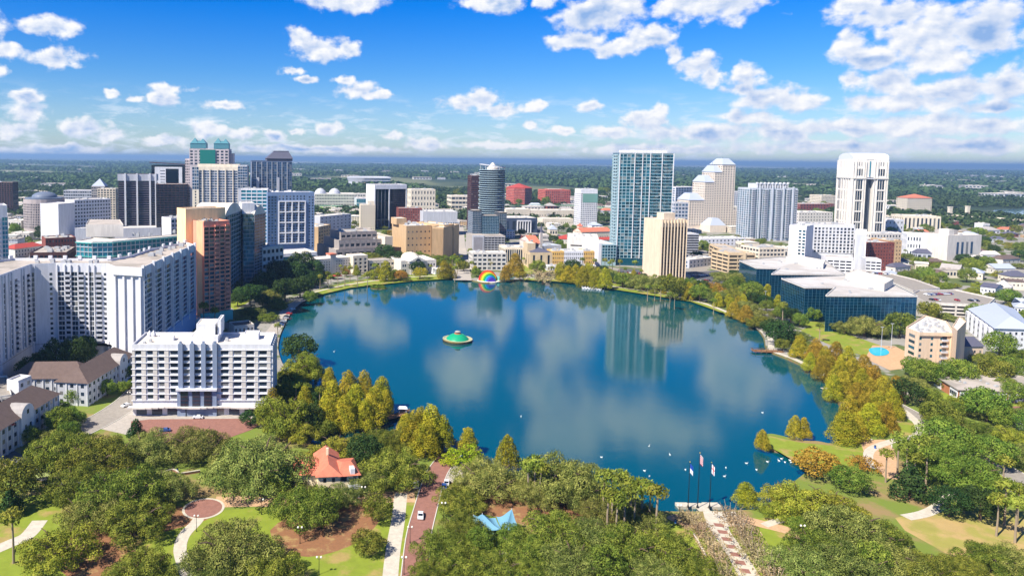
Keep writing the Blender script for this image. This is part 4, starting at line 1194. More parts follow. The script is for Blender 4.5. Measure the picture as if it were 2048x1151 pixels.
def blue_frame_tower():
    P_ = rect((535,522), (628,519), 26); H = topz(P_[0], 386)-GZ
    bl = mat('steel_blue_wall', srgb(120,142,176), .8, var=.04); b2 = mat('deep_blue_wall', srgb(70,96,132), .8, var=.04)
    b = Bd('apartment_tower', 'steel-blue apartment tower with a white grid frame on its front', 'tower', P_[0])
    b.mass(P_, 0, H, bl, m_roofw, 1.0); W = (P_[1]-P_[0]).length; T, _ = b.T(P_[0], P_[1])
    pz = 14
    b.fac(P_[0], P_[0].lerp(P_[1], .2), pz, H-3, 3, 18, b2, g_dark, .45, .5, .3, 30)
    q0, q1 = P_[0].lerp(P_[1], .235), P_[0].lerp(P_[1], .80)
    Tm, Lm = b.T(q0, q1); z0, z1 = pz+5, H-9
    b.fac(q0, q1, z0, z1, 8, 16, bl, g_dark, .2, .35, .25, 100)
    mb = MB()
    for i in range(5): b.bar(mb, Tm, i*Lm/4-.6, i*Lm/4+.6, .3, 1.7, z0-.5, z1+.5)
    for j in range(5): b.bar(mb, Tm, -.6, Lm+.6, .3, 1.66, z0+(z1-z0)*j/4-.6, z0+(z1-z0)*j/4+.6)
    b.part('grid_frame', mb, m_white)
    T2 = b.T(P_[0].lerp(P_[1], .22), P_[0].lerp(P_[1], .82))
    b.rep('window', 1.6, 1.6, T2[0], [((i+.5)*T2[1]/8, z1+2.5+k*2.8) for k in range(2) for i in range(8)], g_dark, 140, .05)
    b.fac(P_[0].lerp(P_[1], .86), P_[1], pz, H-3, 2, 18, bl, g_dark, .5, .5, .3, 170)
    b.fac(P_[1], P_[2], pz, H-3, 6, 18, b2, g_dark, .35, .4, .3, 170)
    # white podium with big blue panes
    q = rect((530,540), (634,533), 34); b.mass(q, 0, 14, m_white, m_roofw, 1.2, 'podium')
    b.fac(q[0], q[1], 0, 13, 4, 2, m_white, g_cyan, .22, .3, .5, 200); b.fac(q[1], q[2], 0, 13, 4, 2, m_white, g_cyan, .2, .25, .5, 200)
    b.units(inset(P_, 1), H+.12, 8, 8, (1.5, 4), (1.0, 2.6), m_white)
blue_frame_tower()
simple('white_frame_tower', 'white-framed blue glass block left of the steel-blue tower', 'tower', (482,520), (535,520), 20, 379, m_white, g_cyan, 5, 20, .12, .3, .5, ind=100)

def pier_tower():
    P_ = rect((386,498), (489,498), 24); H = topz(P_[0], 335)-GZ
    b = Bd('apartment_tower', 'broad tower with cream piers and blue balconies before the twin pyramid tower', 'tower', P_[0])
    b.mass(P_, 0, H, m_cream, m_roofw, 1.2); W = (P_[1]-P_[0]).length; T, _ = b.T(P_[0], P_[1])
    b.fac(P_[0].lerp(P_[1], .13), P_[0].lerp(P_[1], .87), 6, H-3, 15, 30, m_greyl, g_blue, .12, .34, .6, 100)
    mb = MB()
    for f in (.2, .34, .49, .64, .78): b.bar(mb, T, W*f-.5, W*f+.5, .7, 1.9, 0, H-1)
    b.part('pier', mb, m_cream)
    for f0, f1 in ((0, .125), (.875, 1.0)):
        mb = MB(); b.bar(mb, T, W*f0, W*f1, .01, 2.2, 0, H-26); b.part('end_pier', mb, m_cream)
        b.rep('window', 1.6, 2.0, (T[0]+T[2]*2.2, T[1], T[2]), [(W*(f0+f1)/2, 5+j*3.4) for j in range(24)], g_dark, 150, .05)
        p, q = P_[0].lerp(P_[1], f0), P_[0].lerp(P_[1], f1); off = T[2]*2.2
        b.fac(p+Vector(off), q+Vector(off), H-26, H+1, 3, 7, m_greyl, g_blue, .12, .2, .2, 170)
    b.fac(P_[1], P_[2], 6, H-2, 6, 30, m_cream, g_blue, .3, .35, .4)
    q = sub(P_, .08, .9, .3, .9); b.penthouse(q, H+.13, H+4, m_cream)
    q = sub(P_, .88, 1.06, -.1, .7); b.mass(q, 0, H+3, m_greyl, m_roofg, .6, 'glass_bay', foot=False); b.fac(q[0], q[1], H-24, H+2, 4, 8, m_greyl, g_blue, .1, .2, .3, 170); b.fac(q[1], q[2], 20, H+2, 5, 24, m_greyl, g_blue, .1, .2, .3)
    b.units(inset(P_, 1), H+.12, 5, 61, (1.5, 4))
pier_tower()

def twin_pyramids():
    P_ = rect((380,474), (458,474), 40); H = topz(P_[0], 298)-GZ
    pk = mat('rosy_granite', srgb(202,190,192), .8, var=.05)
    b = Bd('office_tower', 'pinkish grey tower crowned by teal twin pyramids', 'tower', P_[0])
    b.mass(P_, 0, H, pk, m_roofw, 1.0)
    b.fac(P_[0], P_[1], H-22, H-1, 9, 5, pk, g_dark, .4, .4, .3, 45); b.fac(P_[1], P_[2], 40, H-1, 8, 22, pk, g_dark, .4, .4, .3)
    q = sub(P_, -.12, -.002, .1, .9); b.mass(q, 0, H-14, pk, m_roofw, .8, 'shoulder', foot=False); b.fac(q[0], q[1], 10, H-15, 3, 26, pk, g_dark, .35, .4, .3); 
    q = sub(P_, 1.002, 1.1, .2, .8); b.mass(q, 0, H-6, pk, m_roofw, .8, 'shoulder', foot=False)
    c = sub(P_, .27, .66, -.04, .5); b.mass(c, H-22, H-1, mat('green_glass_bay', srgb(40,128,120), .15, metal=.3), m_roofw, .5, 'glass_bay', foot=False)
    for f0, f1 in ((.02, .42), (.62, 1.0)):
        q = sub(P_, f0, f1-.0, .0, .5); b.mass(q, H+.2, H+8, m_coppr, None, 0, 'turret', foot=False)
        mb = MB(); l_ = [b.L(p) for p in q]; l_ = [Vector(p) for p in l_]
        cx = sum((p for p in l_), Vector((0, 0)))/4
        for k in range(2):       # two linked pyramids on each turret
            a = [l_[0].lerp(l_[1], k*.5), l_[0].lerp(l_[1], k*.5+.5), l_[3].lerp(l_[2], k*.5+.5), l_[3].lerp(l_[2], k*.5)]
            m0 = sum((p for p in a), Vector((0, 0)))/4
            mb.cone([(p.x, p.y) for p in a], H+8.01, (m0.x, m0.y, H+16-k*1.2))
        mb2 = MB(); mb2.cone([(p.x+(p.x-cx.x)*.05, p.y+(p.y-cx.y)*.05) for p in l_], H+8.005, (cx.x, cx.y, H+12))
        b.part('pyramid_roof', mb, m_coppr); b.part('lower_roof', mb2, m_coppr)
twin_pyramids()

def mansard_tower():
    P_ = rect((503,465), (583,464), 30); H = topz(P_[0], 322)-GZ
    dk = mat('dark_blue_frame', srgb(96,112,140), .7)
    b = Bd('apartment_tower', 'dark blue tower with a steep slate mansard roof', 'tower', P_[0])
    b.mass(P_, 0, H, dk, m_roofg, 1.0)
    b.fac(P_[0], P_[1], 5, H-1, 16, 28, dk, g_blue, .16, .22, .5, 100); b.fac(P_[1], P_[2], 5, H-1, 6, 28, dk, g_dark, .2, .25, .5)
    T, W = b.T(P_[0], P_[1]); mb = MB()
    for f in (.0, .12, .25, .38, .5, .63, .75, .88): b.bar(mb, T, W*f, W*f+.7, .55, 1.2, 0, H-1)
    b.part('fin', mb, m_greyl)
    for f in (.12, .62): 
        mb = MB(); b.bar(mb, T, W*f, W*f+W*.07, 1.21, 2.2, 0, H-24); b.part('pale_pier', mb, m_greyl)
    q = [Vector(b.L(p)) for p in sub(P_, .38, 1.02, 0, 1)]; mb = MB(); mb.prism([tuple(p) for p in q], H+.2, H+4); 
    r_ = [Vector(b.L(p)) for p in sub(P_, .56, .94, .2, .8)]
    for i in range(4):
        j = (i+1) % 4; mb.quad((*(inset(q, -1)[i]), H+4.01), (*(inset(q, -1)[j]), H+4.01), (*r_[j], H+14), (*r_[i], H+14))
    mb.prism([tuple(p) for p in r_], H+14.01, H+15.5)
    b.part('mansard_roof', mb, m_slate)
mansard_tower()

def black_white_tower():
    P_ = rect((238,458), (314,457), 34); H = topz(P_[0], 349)-GZ
    b = Bd('office_tower', 'black office tower with white vertical piers and a white top band, far left', 'tower', P_[0])
    b.mass(P_, 0, H, m_brown, m_roofg, .8); bn = mat('purple_brown_band', srgb(96,84,100), .7)
    T, W = b.T(P_[0], P_[1])
    b.fac(P_[0], P_[1], 0, H-9.5, 1, 21, bn, g_black, 0, .3, .3, ind=-1)
    b.fac(P_[1], P_[2], 0, H-9.5, 1, 21, bn, g_black, 0, .3, .3, ind=-1)
    mb = MB(); b.bar(mb, T, -1, W+1, .4, 1.2, H-9.4, H+1); b.part('top_band', mb, m_greyl)
    T2, W2 = b.T(P_[1], P_[2]); mb = MB(); b.bar(mb, T2, 0, W2, .4, 1.2, H-9.4, H+1); b.part('top_band', mb, m_greyl)
    for f in (.18, .49, .83, .98):
        mb = MB(); b.bar(mb, T, W*f-1.2, W*f+1.2, .35, 3.2, 0, H+2); b.part('pier', mb, m_white)
    q = rect((230,478), (322,476), 30); b.mass(q, 0, 14, m_greyl, m_roofw, .8, 'podium')
black_white_tower()
simple('office_tower', 'dark teal glass tower right of the black tower with white piers', 'tower', (313,476), (376,475), 30, 369, m_brown, g_black, 8, 22, .06, .12, .2, ind=-1, side='R')
def panel_tower():
    P_ = rect((304,440), (372,440), 34); H = topz(P_[0], 330)-GZ; b = Bd('office_tower', 'dark tower with a white square frame on its front under a slanted roof', 'tower', P_[0])
    b.mass(P_, 0, H, g_black, m_roofg, .3); T, W = b.T(P_[0], P_[1]); mb = MB()
    b.bar(mb, T, W*.1, W*.9, .05, 1.2, H-6, H-3); b.bar(mb, T, W*.1, W*.42, .06, 1.1, H-34, H-6.01); b.bar(mb, T, W*.8, W*.9, .06, 1.1, H-34, H-6.01); b.part('white_frame', mb, m_white)
    b.rep('window', W*.14, 1.2, (T[0]+T[2]*1.1, T[1], T[2]), [(W*.33, H-10-k*5) for k in range(5)], g_dark, 10, .05)
    mb = MB(); l_ = [b.L(p) for p in sub(P_, -.06, 1.3, 0, 1)]; mb.v += [(*l_[0], H+5), (*l_[1], H+.6), (*l_[2], H+.6), (*l_[3], H+5), (*l_[0], H+4), (*l_[1], H-.2), (*l_[2], H-.2), (*l_[3], H+4)]
    mb.f += [(0,1,2,3), (7,6,5,4), (4,5,1,0), (5,6,2,1), (6,7,3,2), (7,4,0,3)]; mb.mi += [0]*6; b.part('slanted_roof', mb, m_brown)
panel_tower()
def domed_court():
    P_ = rect((45,462), (120,462), 50); H = topz(P_[0], 400)-GZ
    b = Bd('courthouse', 'grey-beige drum-fronted courthouse with a shallow grey dome, far left', 'courthouse', P_[0])
    st = mat('mauve_stone', srgb(178,166,164), .85, var=.06)
    b.mass(sub(P_, .55, 1, .3, 1), 0, H-4, st, m_roofg, .8, 'side_wing')
    c = (P_[0]+P_[1])/2+Vector((-6, 26)); r_ = 29; n = 24
    ring = [c+Vector((math.cos(2*math.pi*k/n), math.sin(2*math.pi*k/n)))*r_ for k in range(n)]
    b.mass(ring, 0, H, st, m_roofg, .8, 'drum')
    for k in range(n):
        p, q = ring[k], ring[(k+1) % n]
        if (p.y+q.y)/2 < c.y+6: b.fac(p, q, 4, H-5, 3, 10, st, g_dark, .4, .3, .5, 100)
    mb = MB(); l_ = b.L(c); mb.lathe([(r_*.92, H+.3), (r_*.92, H+2.5)]+[(r_*.62*math.cos(a), H+2.6+9*math.sin(a)) for a in [i*.2 for i in range(8)]], 32, l_[0], l_[1]); b.part('dome', mb, mat('grey_dome', srgb(108,118,136), .5))
domed_court()
simple('brown_tower', 'brown office tower cut by the left edge of the view', 'tower', (-40,428), (26,428), 30, 365, m_brown, g_black, 12, 16, .3, .3, .4, ind=100, side='R')
b = simple('hotel', 'white hotel with a blank end wall and square windows, far left', 'hotel', (150,480), (222,474), 26, 401, m_white, g_dark, 13, 11, .4, .5, .3, ind=100, side='R')
b.mass(rect((118,486), (150,481), 28), 0, b.H-3, m_white, m_roofw, .8, 'blank_wing')
b.mass(rect((150,486), (182,485), 12), 0, b.H*.35, m_white, m_roofw, .8, 'low_wing')
simple('office_block', 'pale office block with ribbon windows behind the white hotel', 'office block', (128,430), (184,430), 30, 381, m_greyl, g_dark, 12, 8, .2, .5, .3)
b = simple('office_block', 'small dark block with a glass pyramid on its roof, far left', 'office block', (184,438), (211,438), 24, 373, m_greyc, g_dark, 6, 12, .2, .5, .3, units=0)
mb = MB(); l_ = [Vector(b.L(p)) for p in b.P]; cc = sum(l_, Vector((0, 0)))/4; mb.cone([tuple(p) for p in l_], b.H+1.0, (cc.x, cc.y, b.H+14)); b.part('pyramid_roof', mb, m_metalr)
simple('office_block', 'cream office block with large square windows, left of the black tower', 'office block', (196,450), (232,450), 24, 378, m_cream, g_dark, 6, 15, .35, .4, .4, ind=90)
def edge_tower():
    P_ = rect((-60,640), (20,632), 24); H = topz(P_[1], 416)-GZ; b = Bd('apartment_tower', 'white tower with balconies and a blue glass corner at the left edge', 'tower', P_[0])
    b.mass(P_, 0, H, m_white, m_roofw, 2.0); b.fac(P_[0], P_[0].lerp(P_[1], .82), 4, H-6, 7, 21, m_white, g_plain, .4, .45, .3, 100)
    T, W = b.T(P_[0], P_[1]); b.balconies(P_[0], P_[1], [W*.62, W*.76], [6+3.2*j for j in range(20)], 3.4, 1.5, m_white, m_greyl, 40)
    b.fac(P_[0].lerp(P_[1], .86), P_[1], 4, H-6, 2, 21, m_greyl, g_cyan, .15, .2, .3, 150); b.fac(P_[1], P_[2], 4, H-6, 6, 21, m_greyl, g_dark, .2, .3, .3)
edge_tower()
def redroof_hall():
    P_ = rect((30,516), (88,508), 18); b = Bd('hall', 'long low hall with a red tiled roof near the left edge', 'hall', P_[0]); b.mass(P_, 0, 10, m_offw, None)
    b.fac(P_[0], P_[1], 1, 9, 10, 2, m_offw, g_dark, .6, .5, .3, 20)
    o_ = inset([Vector(b.L(p)) for p in P_], -1); m0 = (o_[0]+o_[3])/2; m1 = (o_[1]+o_[2])/2; d_ = (m1-m0).normalized(); m0 += d_*8; m1 -= d_*8; e = lambda v, z: (v.x, v.y, z); mb = MB()
    mb.quad(e(o_[0], 10.01), e(o_[1], 10.01), e(m1, 14), e(m0, 14)); mb.quad(e(o_[2], 10.01), e(o_[3], 10.01), e(m0, 14), e(m1, 14)); mb.poly([e(o_[1], 10.01), e(o_[2], 10.01), e(m1, 14)]); mb.poly([e(o_[3], 10.01), e(o_[0], 10.01), e(m0, 14)])
    b.part('roof', mb, m_redroof)
redroof_hall()
simple('brick_building', 'red brick building with white windows left of the teal curved wing', 'building', (92,528), (152,524), 26, 478, m_brickw, g_plain, 10, 5, .5, .5, .3, ind=50, side='R', roof=m_roofg)
b = simple('library', 'dark angular building with a white folded side and roof machinery', 'building', (62,590), (135,588), 40, 507, m_brown, g_dark, 8, 4, .3, .4, .3, ind=20, roof=m_roofg, units=9)
q = rect((28,592), (62,590), 36); mb = MB(); l_ = [b.L(p) for p in q]; mb.v += [(*l_[0], 0), (*l_[1], 0), (*l_[2], 0), (*l_[3], 0), (*l_[1], b.H), (*l_[2], b.H)]; mb.f += [(0,1,4), (0,4,5,3), (2,3,5), (1,2,5,4)]; mb.mi += [0]*4; b.part('folded_side', mb, m_white)
# ------------------------------------------------------------------ far shore, centre
b = simple('office_tower', 'tall black glass tower with white corner frames, centre left', 'tower', (748,457), (812,455), 34, 370, m_white, g_black, 1, 1, 0, 0, .3, ind=-1, scols=0, units=3, roof=m_roofg)
for p, q, n in ((b.P[0], b.P[0].lerp(b.P[1], .44), 4), (b.P[0].lerp(b.P[1], .47), b.P[1], 14)):
    b.fac(p, q, 2, b.H-7, n, 18 if n > 5 else 1, m_greyl if n < 5 else m_brown, g_black, .05, .08 if n > 5 else .0, .15, ind=-1)
T, W = b.T(b.P[0], b.P[1]); mb = MB()
b.bar(mb, T, 0, 1.6, .1, 1.0, 0, b.H); b.bar(mb, T, W*.44, W*.47, .1, 1.0, 0, b.H); b.bar(mb, T, W-1.4, W, .1, 1.0, 0, b.H); b.bar(mb, T, 1.61, W*.44-.01, .1, .99, b.H-6.5, b.H); b.bar(mb, T, W*.47+.01, W-1.41, .1, .99, b.H-6.5, b.H); b.part('corner_frame', mb, m_white)
simple('brick_hotel', 'maroon brick hotel block before the tall black glass tower', 'hotel', (797,466), (843,466), 24, 417, m_brickw, g_plain, 10, 10, .45, .5, .3, ind=100, roof=m_roofg)
simple('beige_building', 'narrow beige building with stepped roof left of the black glass tower', 'building', (721,460), (750,460), 20, 410, m_cream, g_dark, 6, 10, .6, .6, .3, ind=60, pent=(.5, .95, .2, .9, 6))
simple('beige_court_building', 'beige building with slit windows behind the maroon hotel', 'building', (822,425), (870,425), 40, 379, m_cream, g_dark, 8, 4, .6, .5, .5, ind=32, units=6)
simple('office_block', 'cream office block with long window bands beyond the highway', 'office block', (903,418), (945,418), 40, 392, m_cream, g_dark, 6, 3, .12, .5, .5, units=3)
simple('white_warehouse', 'long white roofed hall behind the tan windowless building', 'hall', (846,470), (914,470), 40, 424, m_greyl, g_dark, 14, 1, .5, .9, .3, units=4)
b = simple('office_building', 'pale blue-white office building with small windows above the civic centre', 'office building', (640,474), (702,466), 24, 434, m_greyl, g_dark, 8, 6, .7, .65, .2, ind=48, side='R', roof=m_roofw)
b = simple('brown_brick_block', 'brown brick block right of the steel-blue tower', 'building', (636,502), (661,495), 26, 455, m_tanw, g_dark, 5, 7, .4, .5, .3, ind=35, side='R')
def gov_block():
    b = simple('long_government_block', 'long pinkish block with small domes on its roof beyond the sports field', 'office block', (630,412), (712,412), 60, 388, m_offw, g_dark, 26, 4, .4, .5, .4, units=6)
    for f in (.15, .5): 
        c = b.L(sub(b.P, f, f, .4, .4)[0]); mb = MB(); mb.lathe([(14, b.H+.2), (12, b.H+6), (7, b.H+11), (1, b.H+13)], 20, c[0], c[1]); b.part('dome', mb, m_greyl)
gov_block()
tag(sheet('sports_field', [tuple(G(x, y).xy) for x, y in ((628,413),(716,413),(722,419),(630,421))], GZ+.08, mat('field_grass', srgb(120,170,60), .9)), kind='structure')
b = simple('office_block', 'blue glass low block beside the sports field', 'office block', (713,415), (742,415), 40, 397, m_greyl, g_cyan, 8, 2, .1, .2, .3, ind=-1)
def stadium():
    c = V2(G(738,374)); b = Bd('stadium', 'grey football stadium with yellow panels on the horizon', 'stadium', c)
    n = 36; rx, ry = 82, 60; mb = MB(); H = 42
    ring = lambda r1, r2, z: [(math.cos(2*math.pi*k/n)*r1, math.sin(2*math.pi*k/n)*r2, z) for k in range(n)]
    prev = None
    for r in [(rx, ry, 0), (rx, ry, 22), (rx+6, ry+6, 38), (rx-4, ry-4, H), (rx-40, ry-30, 8)]:
        R0 = ring(*r)
        if prev:
            for k in range(n): mb.quad(prev[k], prev[(k+1) % n], R0[(k+1) % n], R0[k])
        prev = R0
    b.part('stand', mb, m_greyl)
    mb = MB(); mb.box(-84, 84, -69, -66.5, 37, 41); mb.box(-80, 80, -69, -66.5, 27, 29); b.part('roof_truss', mb, m_white)
    for x0, x1 in ((-26, -8), (0, 26), (34, 42)):
        mb = MB(); mb.box(x0, x1, -67.5, -61, 2, 20); b.part('yellow_panel', mb, mat('yellow_panel', srgb(226,180,80), .7))
stadium()
def civic_centre():
    st = mat('weathered_concrete', srgb(160,152,148), .9, var=.15, scale=.1)
    P_ = rect((672,522), (785,516), 60); b = Bd('civic_building', 'grey concrete civic building in stepped terraces left of the tan block', 'civic building', P_[0])
    H = topz(P_[0], 476)-GZ
    b.mass(P_, 0, H*.45, st, m_roofg, 1.2); q = sub(P_, .1, .95, .15, .95); b.mass(q, H*.45+.15, H*.8, st, m_roofg, 1.4, 'upper_terrace', foot=False)
    q2 = sub(P_, .2, .85, .35, .9); b.mass(q2, H*.8+.15, H*1.12, st, m_roofg, 1.0, 'top_terrace', foot=False)
    b.fac(q[0], q[1], H*.47, H*.78, 9, 1, st, g_dark, .3, .6, .8, 9); b.fac(q2[0], q2[1], H*.84, H*1.1, 7, 1, st, g_dark, .25, .6, .8, 20); b.fac(P_[0], P_[1], 1, H*.42, 8, 2, st, g_dark, .3, .55, .8, 50)
    q3 = sub(P_, .86, 1.0, .0, .98); b.mass(q3, H*.45+.15, H*.95, m_cream, m_roofg, .8, 'stair_block', foot=False)
    b.units(inset(q2, 1), H*1.12+.12, 8, 77, (2, 6)); b.units(inset(q, 4), H*.8+.12, 5, 78, (2, 4))
civic_centre()
def white_lodge():
    P_ = rect((631,552), (700,546), 20); b = Bd('white_building', 'low white building with orange roof block on the far shore, left', 'building', P_[0])
    b.mass(P_, 0, 15, m_offw, m_roofw, .9); b.fac(P_[0], P_[1], 1, 14, 14, 5, m_offw, g_dark, .6, .6, .25, 70); b.fac(P_[1], P_[2], 1, 14, 4, 5, m_offw, g_dark, .6, .6, .25, 90)
    q = sub(P_, .42, .58, -.01, .4); b.mass(q, 0, 19, m_offw, None, 0, 'centre_bay', foot=False)
    mb = MB(); mb.prism([b.L(p) for p in inset(q, -.5)], 19.01, 20.2); b.part('orange_roof', mb, m_redtile)
    q = rect((706,548), (735,546), 16); b.mass(q, 0, 17, m_cream, m_roofw, .9, 'wing'); b.fac(q[0], q[1], 1, 16, 3, 4, m_cream, g_dark, .5, .4, .5, 110)
    q = rect((738,545), (795,541), 14); b.mass(q, 0, 11, m_cream, m_roofg, .9, 'wing'); b.fac(q[0], q[1], 1, 10, 8, 2, m_cream, g_dark, .3, .5, .6, 130)
    q = rect((664,560), (684,558), 6); mb = MB(); l_ = [b.L(p) for p in q]; mb.prism(l_, 3, 3.6); b.part('red_awning', mb, m_redroof)
white_lodge()
def tan_block():
    P_ = rect((812,518), (862,516), 44); H = topz(P_[0], 453)-GZ
    b = Bd('tan_building', 'tan near-windowless block with small square windows in rows', 'building', P_[0]); b.mass(P_, 0, H, m_tanw, m_roofw, 1.0)
    T, W = b.T(P_[0], P_[1])
    b.rep('window', 1.6, 1.6, T, [((i+.5)*W/6, H-6-j*7.4) for j in range(4) for i in range(6)], g_dark, 40, .05)
    q = rect((863,522), (886,524), 46); b.mass(q, 0, H+.6, m_tanw, m_roofw, 1.0, 'ribbed_wing'); b.fac(q[0], q[1], 0, H, 14, 1, m_tanw, m_tanw, .5, 0, .5, ind=-1)
    q = rect((887,520), (907,518), 44); b.mass(q, 0, H+2, m_tanw, m_roofw, 1.0, 'right_wing'); b.fac(q[0], q[1], 0, H, 10, 1, m_tanw, m_tanw, .4, 0, .4, ind=-1)
    b.mass(sub(P_, -.1, .3, .5, .9), H+.15, H+7, m_tanw, m_roofw, .5, 'plant_room', foot=False); b.units(inset(P_, 1), H+.12, 9, 31, (2, 5), (1, 3)); b.units(inset(q, 1), H+2.12, 4, 32, (2, 4), (1, 3))
tan_block()
def columned_hall():
    P_ = rect((802,548), (872,545), 34); b = Bd('columned_hall', 'white hall with columned portico and pale gold dome on the far shore', 'hall', P_[0])
    b.mass(P_, 0, 12, m_offw, m_roofw, 1.0); T, W = b.T(P_[0], P_[1]); c = W*.42
    mb = MB(); b.bar(mb, T, c-9, c+9, 0, 5.5, 10.5, 12.6); p0 = T[0]+T[1]*(c-10)+T[2]*6; p1 = T[0]+T[1]*(c+10)+T[2]*6; p2 = T[0]+T[1]*c+T[2]*6; k0 = p0-T[2]*14; k1 = p1-T[2]*14; k2 = p2-T[2]*14
    mb.poly([(p0.x, p0.y, 12.61), (p1.x, p1.y, 12.61), (p2.x, p2.y, 17.5)]); mb.quad((p1.x, p1.y, 12.61), (k1.x, k1.y, 12.61), (k2.x, k2.y, 17.5), (p2.x, p2.y, 17.5)); mb.quad((k0.x, k0.y, 12.61), (p0.x, p0.y, 12.61), (p2.x, p2.y, 17.5), (k2.x, k2.y, 17.5))
    b.part('portico', mb, m_offw)
    for i in range(6):
        q = T[0]+T[1]*(c-7.5+i*3)+T[2]*4.6; mb = MB(); mb.lathe([(.75, -.4), (.6, 1), (.5, 10.49)], 10, q.x, q.y); b.part('column', mb, m_offw)
    q = T[0]+T[1]*c+T[2]*6.05; mb = MB(); mb.poly([(q.x+T[1].x*math.cos(a)*2.6, q.y+T[1].y*math.cos(a)*2.6, 13.1+2.4*math.sin(a)) for a in [math.pi*k/8 for k in range(9)]]); b.part('arched_window', mb, g_dark)
    q = b.L(sub(P_, .5, .5, .7, .7)[0]); mb = MB(); mb.lathe([(10, 12.2)]+[(9*math.cos(a*.19), 12.6+5.5*math.sin(a*.19)) for a in range(8)], 24, q[0], q[1]); b.part('dome', mb, m_cream)
    b.rep('window', 1.4, 2.4, T, [(W*f, z) for f in (.06, .12, .78, .86, .94) for z in (3.4, 8.2)], g_dark, 20, .05)
    q = rect((870,549), (906,547), 16); b.mass(q, 0, 5, m_white, m_roofw, .6, 'annex')
columned_hall()
def round_tower():
    c = V2(G(982,478)); b = Bd('round_glass_tower', 'dark round glass tower with pale floor rings and a tilted ring roof', 'tower', c)
    r_ = 17.5; n = 32; H = topz(c+Vector((0, -10)), 331)-GZ; low = topz(c, 414)-GZ; rg = mat('pale_ring', srgb(176,200,212), .6)
    ring = [c+Vector((math.cos(2*math.pi*k/n), math.sin(2*math.pi*k/n)))*r_ for k in range(n)]
    b.mass(ring, 20, H-6, g_black, m_roofg, .5, 'shaft', foot=False)
    fl = 26; 
    gl = MB()
    for k in range(n):
        p, q = ring[k], ring[(k+1) % n]
        for j in range(fl):
            T, L_ = b.T(p, q); z = 20+(H-26)*j/fl; z2 = 20+(H-26)*(j+1)/fl; a = T[0]+T[2]*.05; d = T[0]+T[1]*L_+T[2]*.05
            gl.quad((a.x, a.y, z), (d.x, d.y, z), (d.x, d.y, z2), (a.x, a.y, z2))
    b.part('glazing', gl, g_black)
    for j in range(4, fl+1):
        mb = MB(); z = 20+(H-26)*j/fl; rr = 1.5 if j % 2 == 0 else .5
        for k in range(n):
            if 6 <= k <= 10: continue
            T, L_ = b.T(ring[k], ring[(k+1) % n]); b.bar(mb, T, -.06, L_+.06, .06, rr, z-.3, z+.3)
        b.part('balcony_ring', mb, rg)
    mb = MB(); l0 = [b.L(p) for p in [c+Vector((math.cos(2*math.pi*k/n), math.sin(2*math.pi*k/n)))*(r_+.8) for k in range(n)]]
    for k in range(n):
        a, d = l0[k], l0[(k+1) % n]; za, zd = H+2.2*-a[0]/r_, H+2.2*-d[0]/r_
        mb.quad((*a, za-1.3), (*d, zd-1.3), (*d, zd), (*a, za)); mb.quad((*a, za), (*d, zd), (d[0]*.84, d[1]*.84, zd), (a[0]*.84, a[1]*.84, za)); mb.quad((a[0]*.84, a[1]*.84, za), (d[0]*.84, d[1]*.84, zd), (d[0]*.84, d[1]*.84, zd-1.3), (a[0]*.84, a[1]*.84, za-1.3))
    b.part('ring_roof', mb, m_greyl)
    for k in range(0, n, 4):
        a = l0[k]; mb = MB(); mb.tube([(a[0]*.92, a[1]*.92, H-6), (a[0]*.92, a[1]*.92, H-1.2-2.2*a[0]/r_)], .35); b.part('ring_post', mb, m_greyl)
    mb = MB(); mb.lathe([(8, H-5.9), (8, H-3), (5, H-1.5), (3.6, H+1), (2, H+3.2), (.3, H+4.2)], 20); b.part('crown_dome', mb, m_offw)
    # square glass shoulders
    q = rect(V2(G(944,496)), V2(G(962,496)), 26); b.mass(q, 12, low+2, g_black, m_roofg, .4, 'left_shoulder', foot=False); b.fac(q[0], q[1], 14, low+1, 6, 14, m_greyl, g_navy, .06, .12, .15, ind=-1); b.fac(q[3], q[0], 14, low+1, 6, 14, m_greyl, g_navy, .06, .12, .15, ind=-1)
    q2 = rect(V2(G(963,497)), V2(G(997,497)), 20); b.mass(q2, 12, low-4, g_black, m_roofg, .4, 'centre_shoulder', foot=False); b.fac(q2[0], q2[1], 14, low-4, 10, 14, rg, g_navy, .05, .1, .15, ind=-1)
    q3 = rect(V2(G(998,492)), V2(G(1012,492)), 24); b.mass(q3, 12, low-2, g_black, m_roofg, .4, 'right_shoulder', foot=False); b.fac(q3[0], q3[1], 14, low-3, 4, 14, m_greyl, g_navy, .06, .12, .15, ind=-1)
    # garage with the pale end screen
    q = rect((944,503), (1010,503), 34); b.mass(q, 0, 18.5, m_greyc, m_roofg, 1.0, 'garage'); T, W = b.T(q[0], q[1])
    b.fac(q[0].lerp(q[1], .37), q[0].lerp(q[1], .98), 1, 18, 6, 6, m_greyl, m_dark, .05, .28, .6, ind=-1)
    mb = MB(); b.bar(mb, T, 0, W*.34, .1, 1.0, 0, 20); b.part('pale_screen', mb, m_greyl); mb = MB(); b.bar(mb, T, 1.5, W*.31, 1.01, 1.1, 2, 18); b.part('grey_screen_panel', mb, mat('smudged_panel', srgb(140,138,144), .7, var=.3, scale=.08))
round_tower()
simple('dark_red_tower', 'dark red tower slab half hidden behind the round glass tower', 'tower', (941,462), (956,462), 24, 352, m_brown, g_dark, 5, 26, .1, .5, .3, ind=-1, side='L')
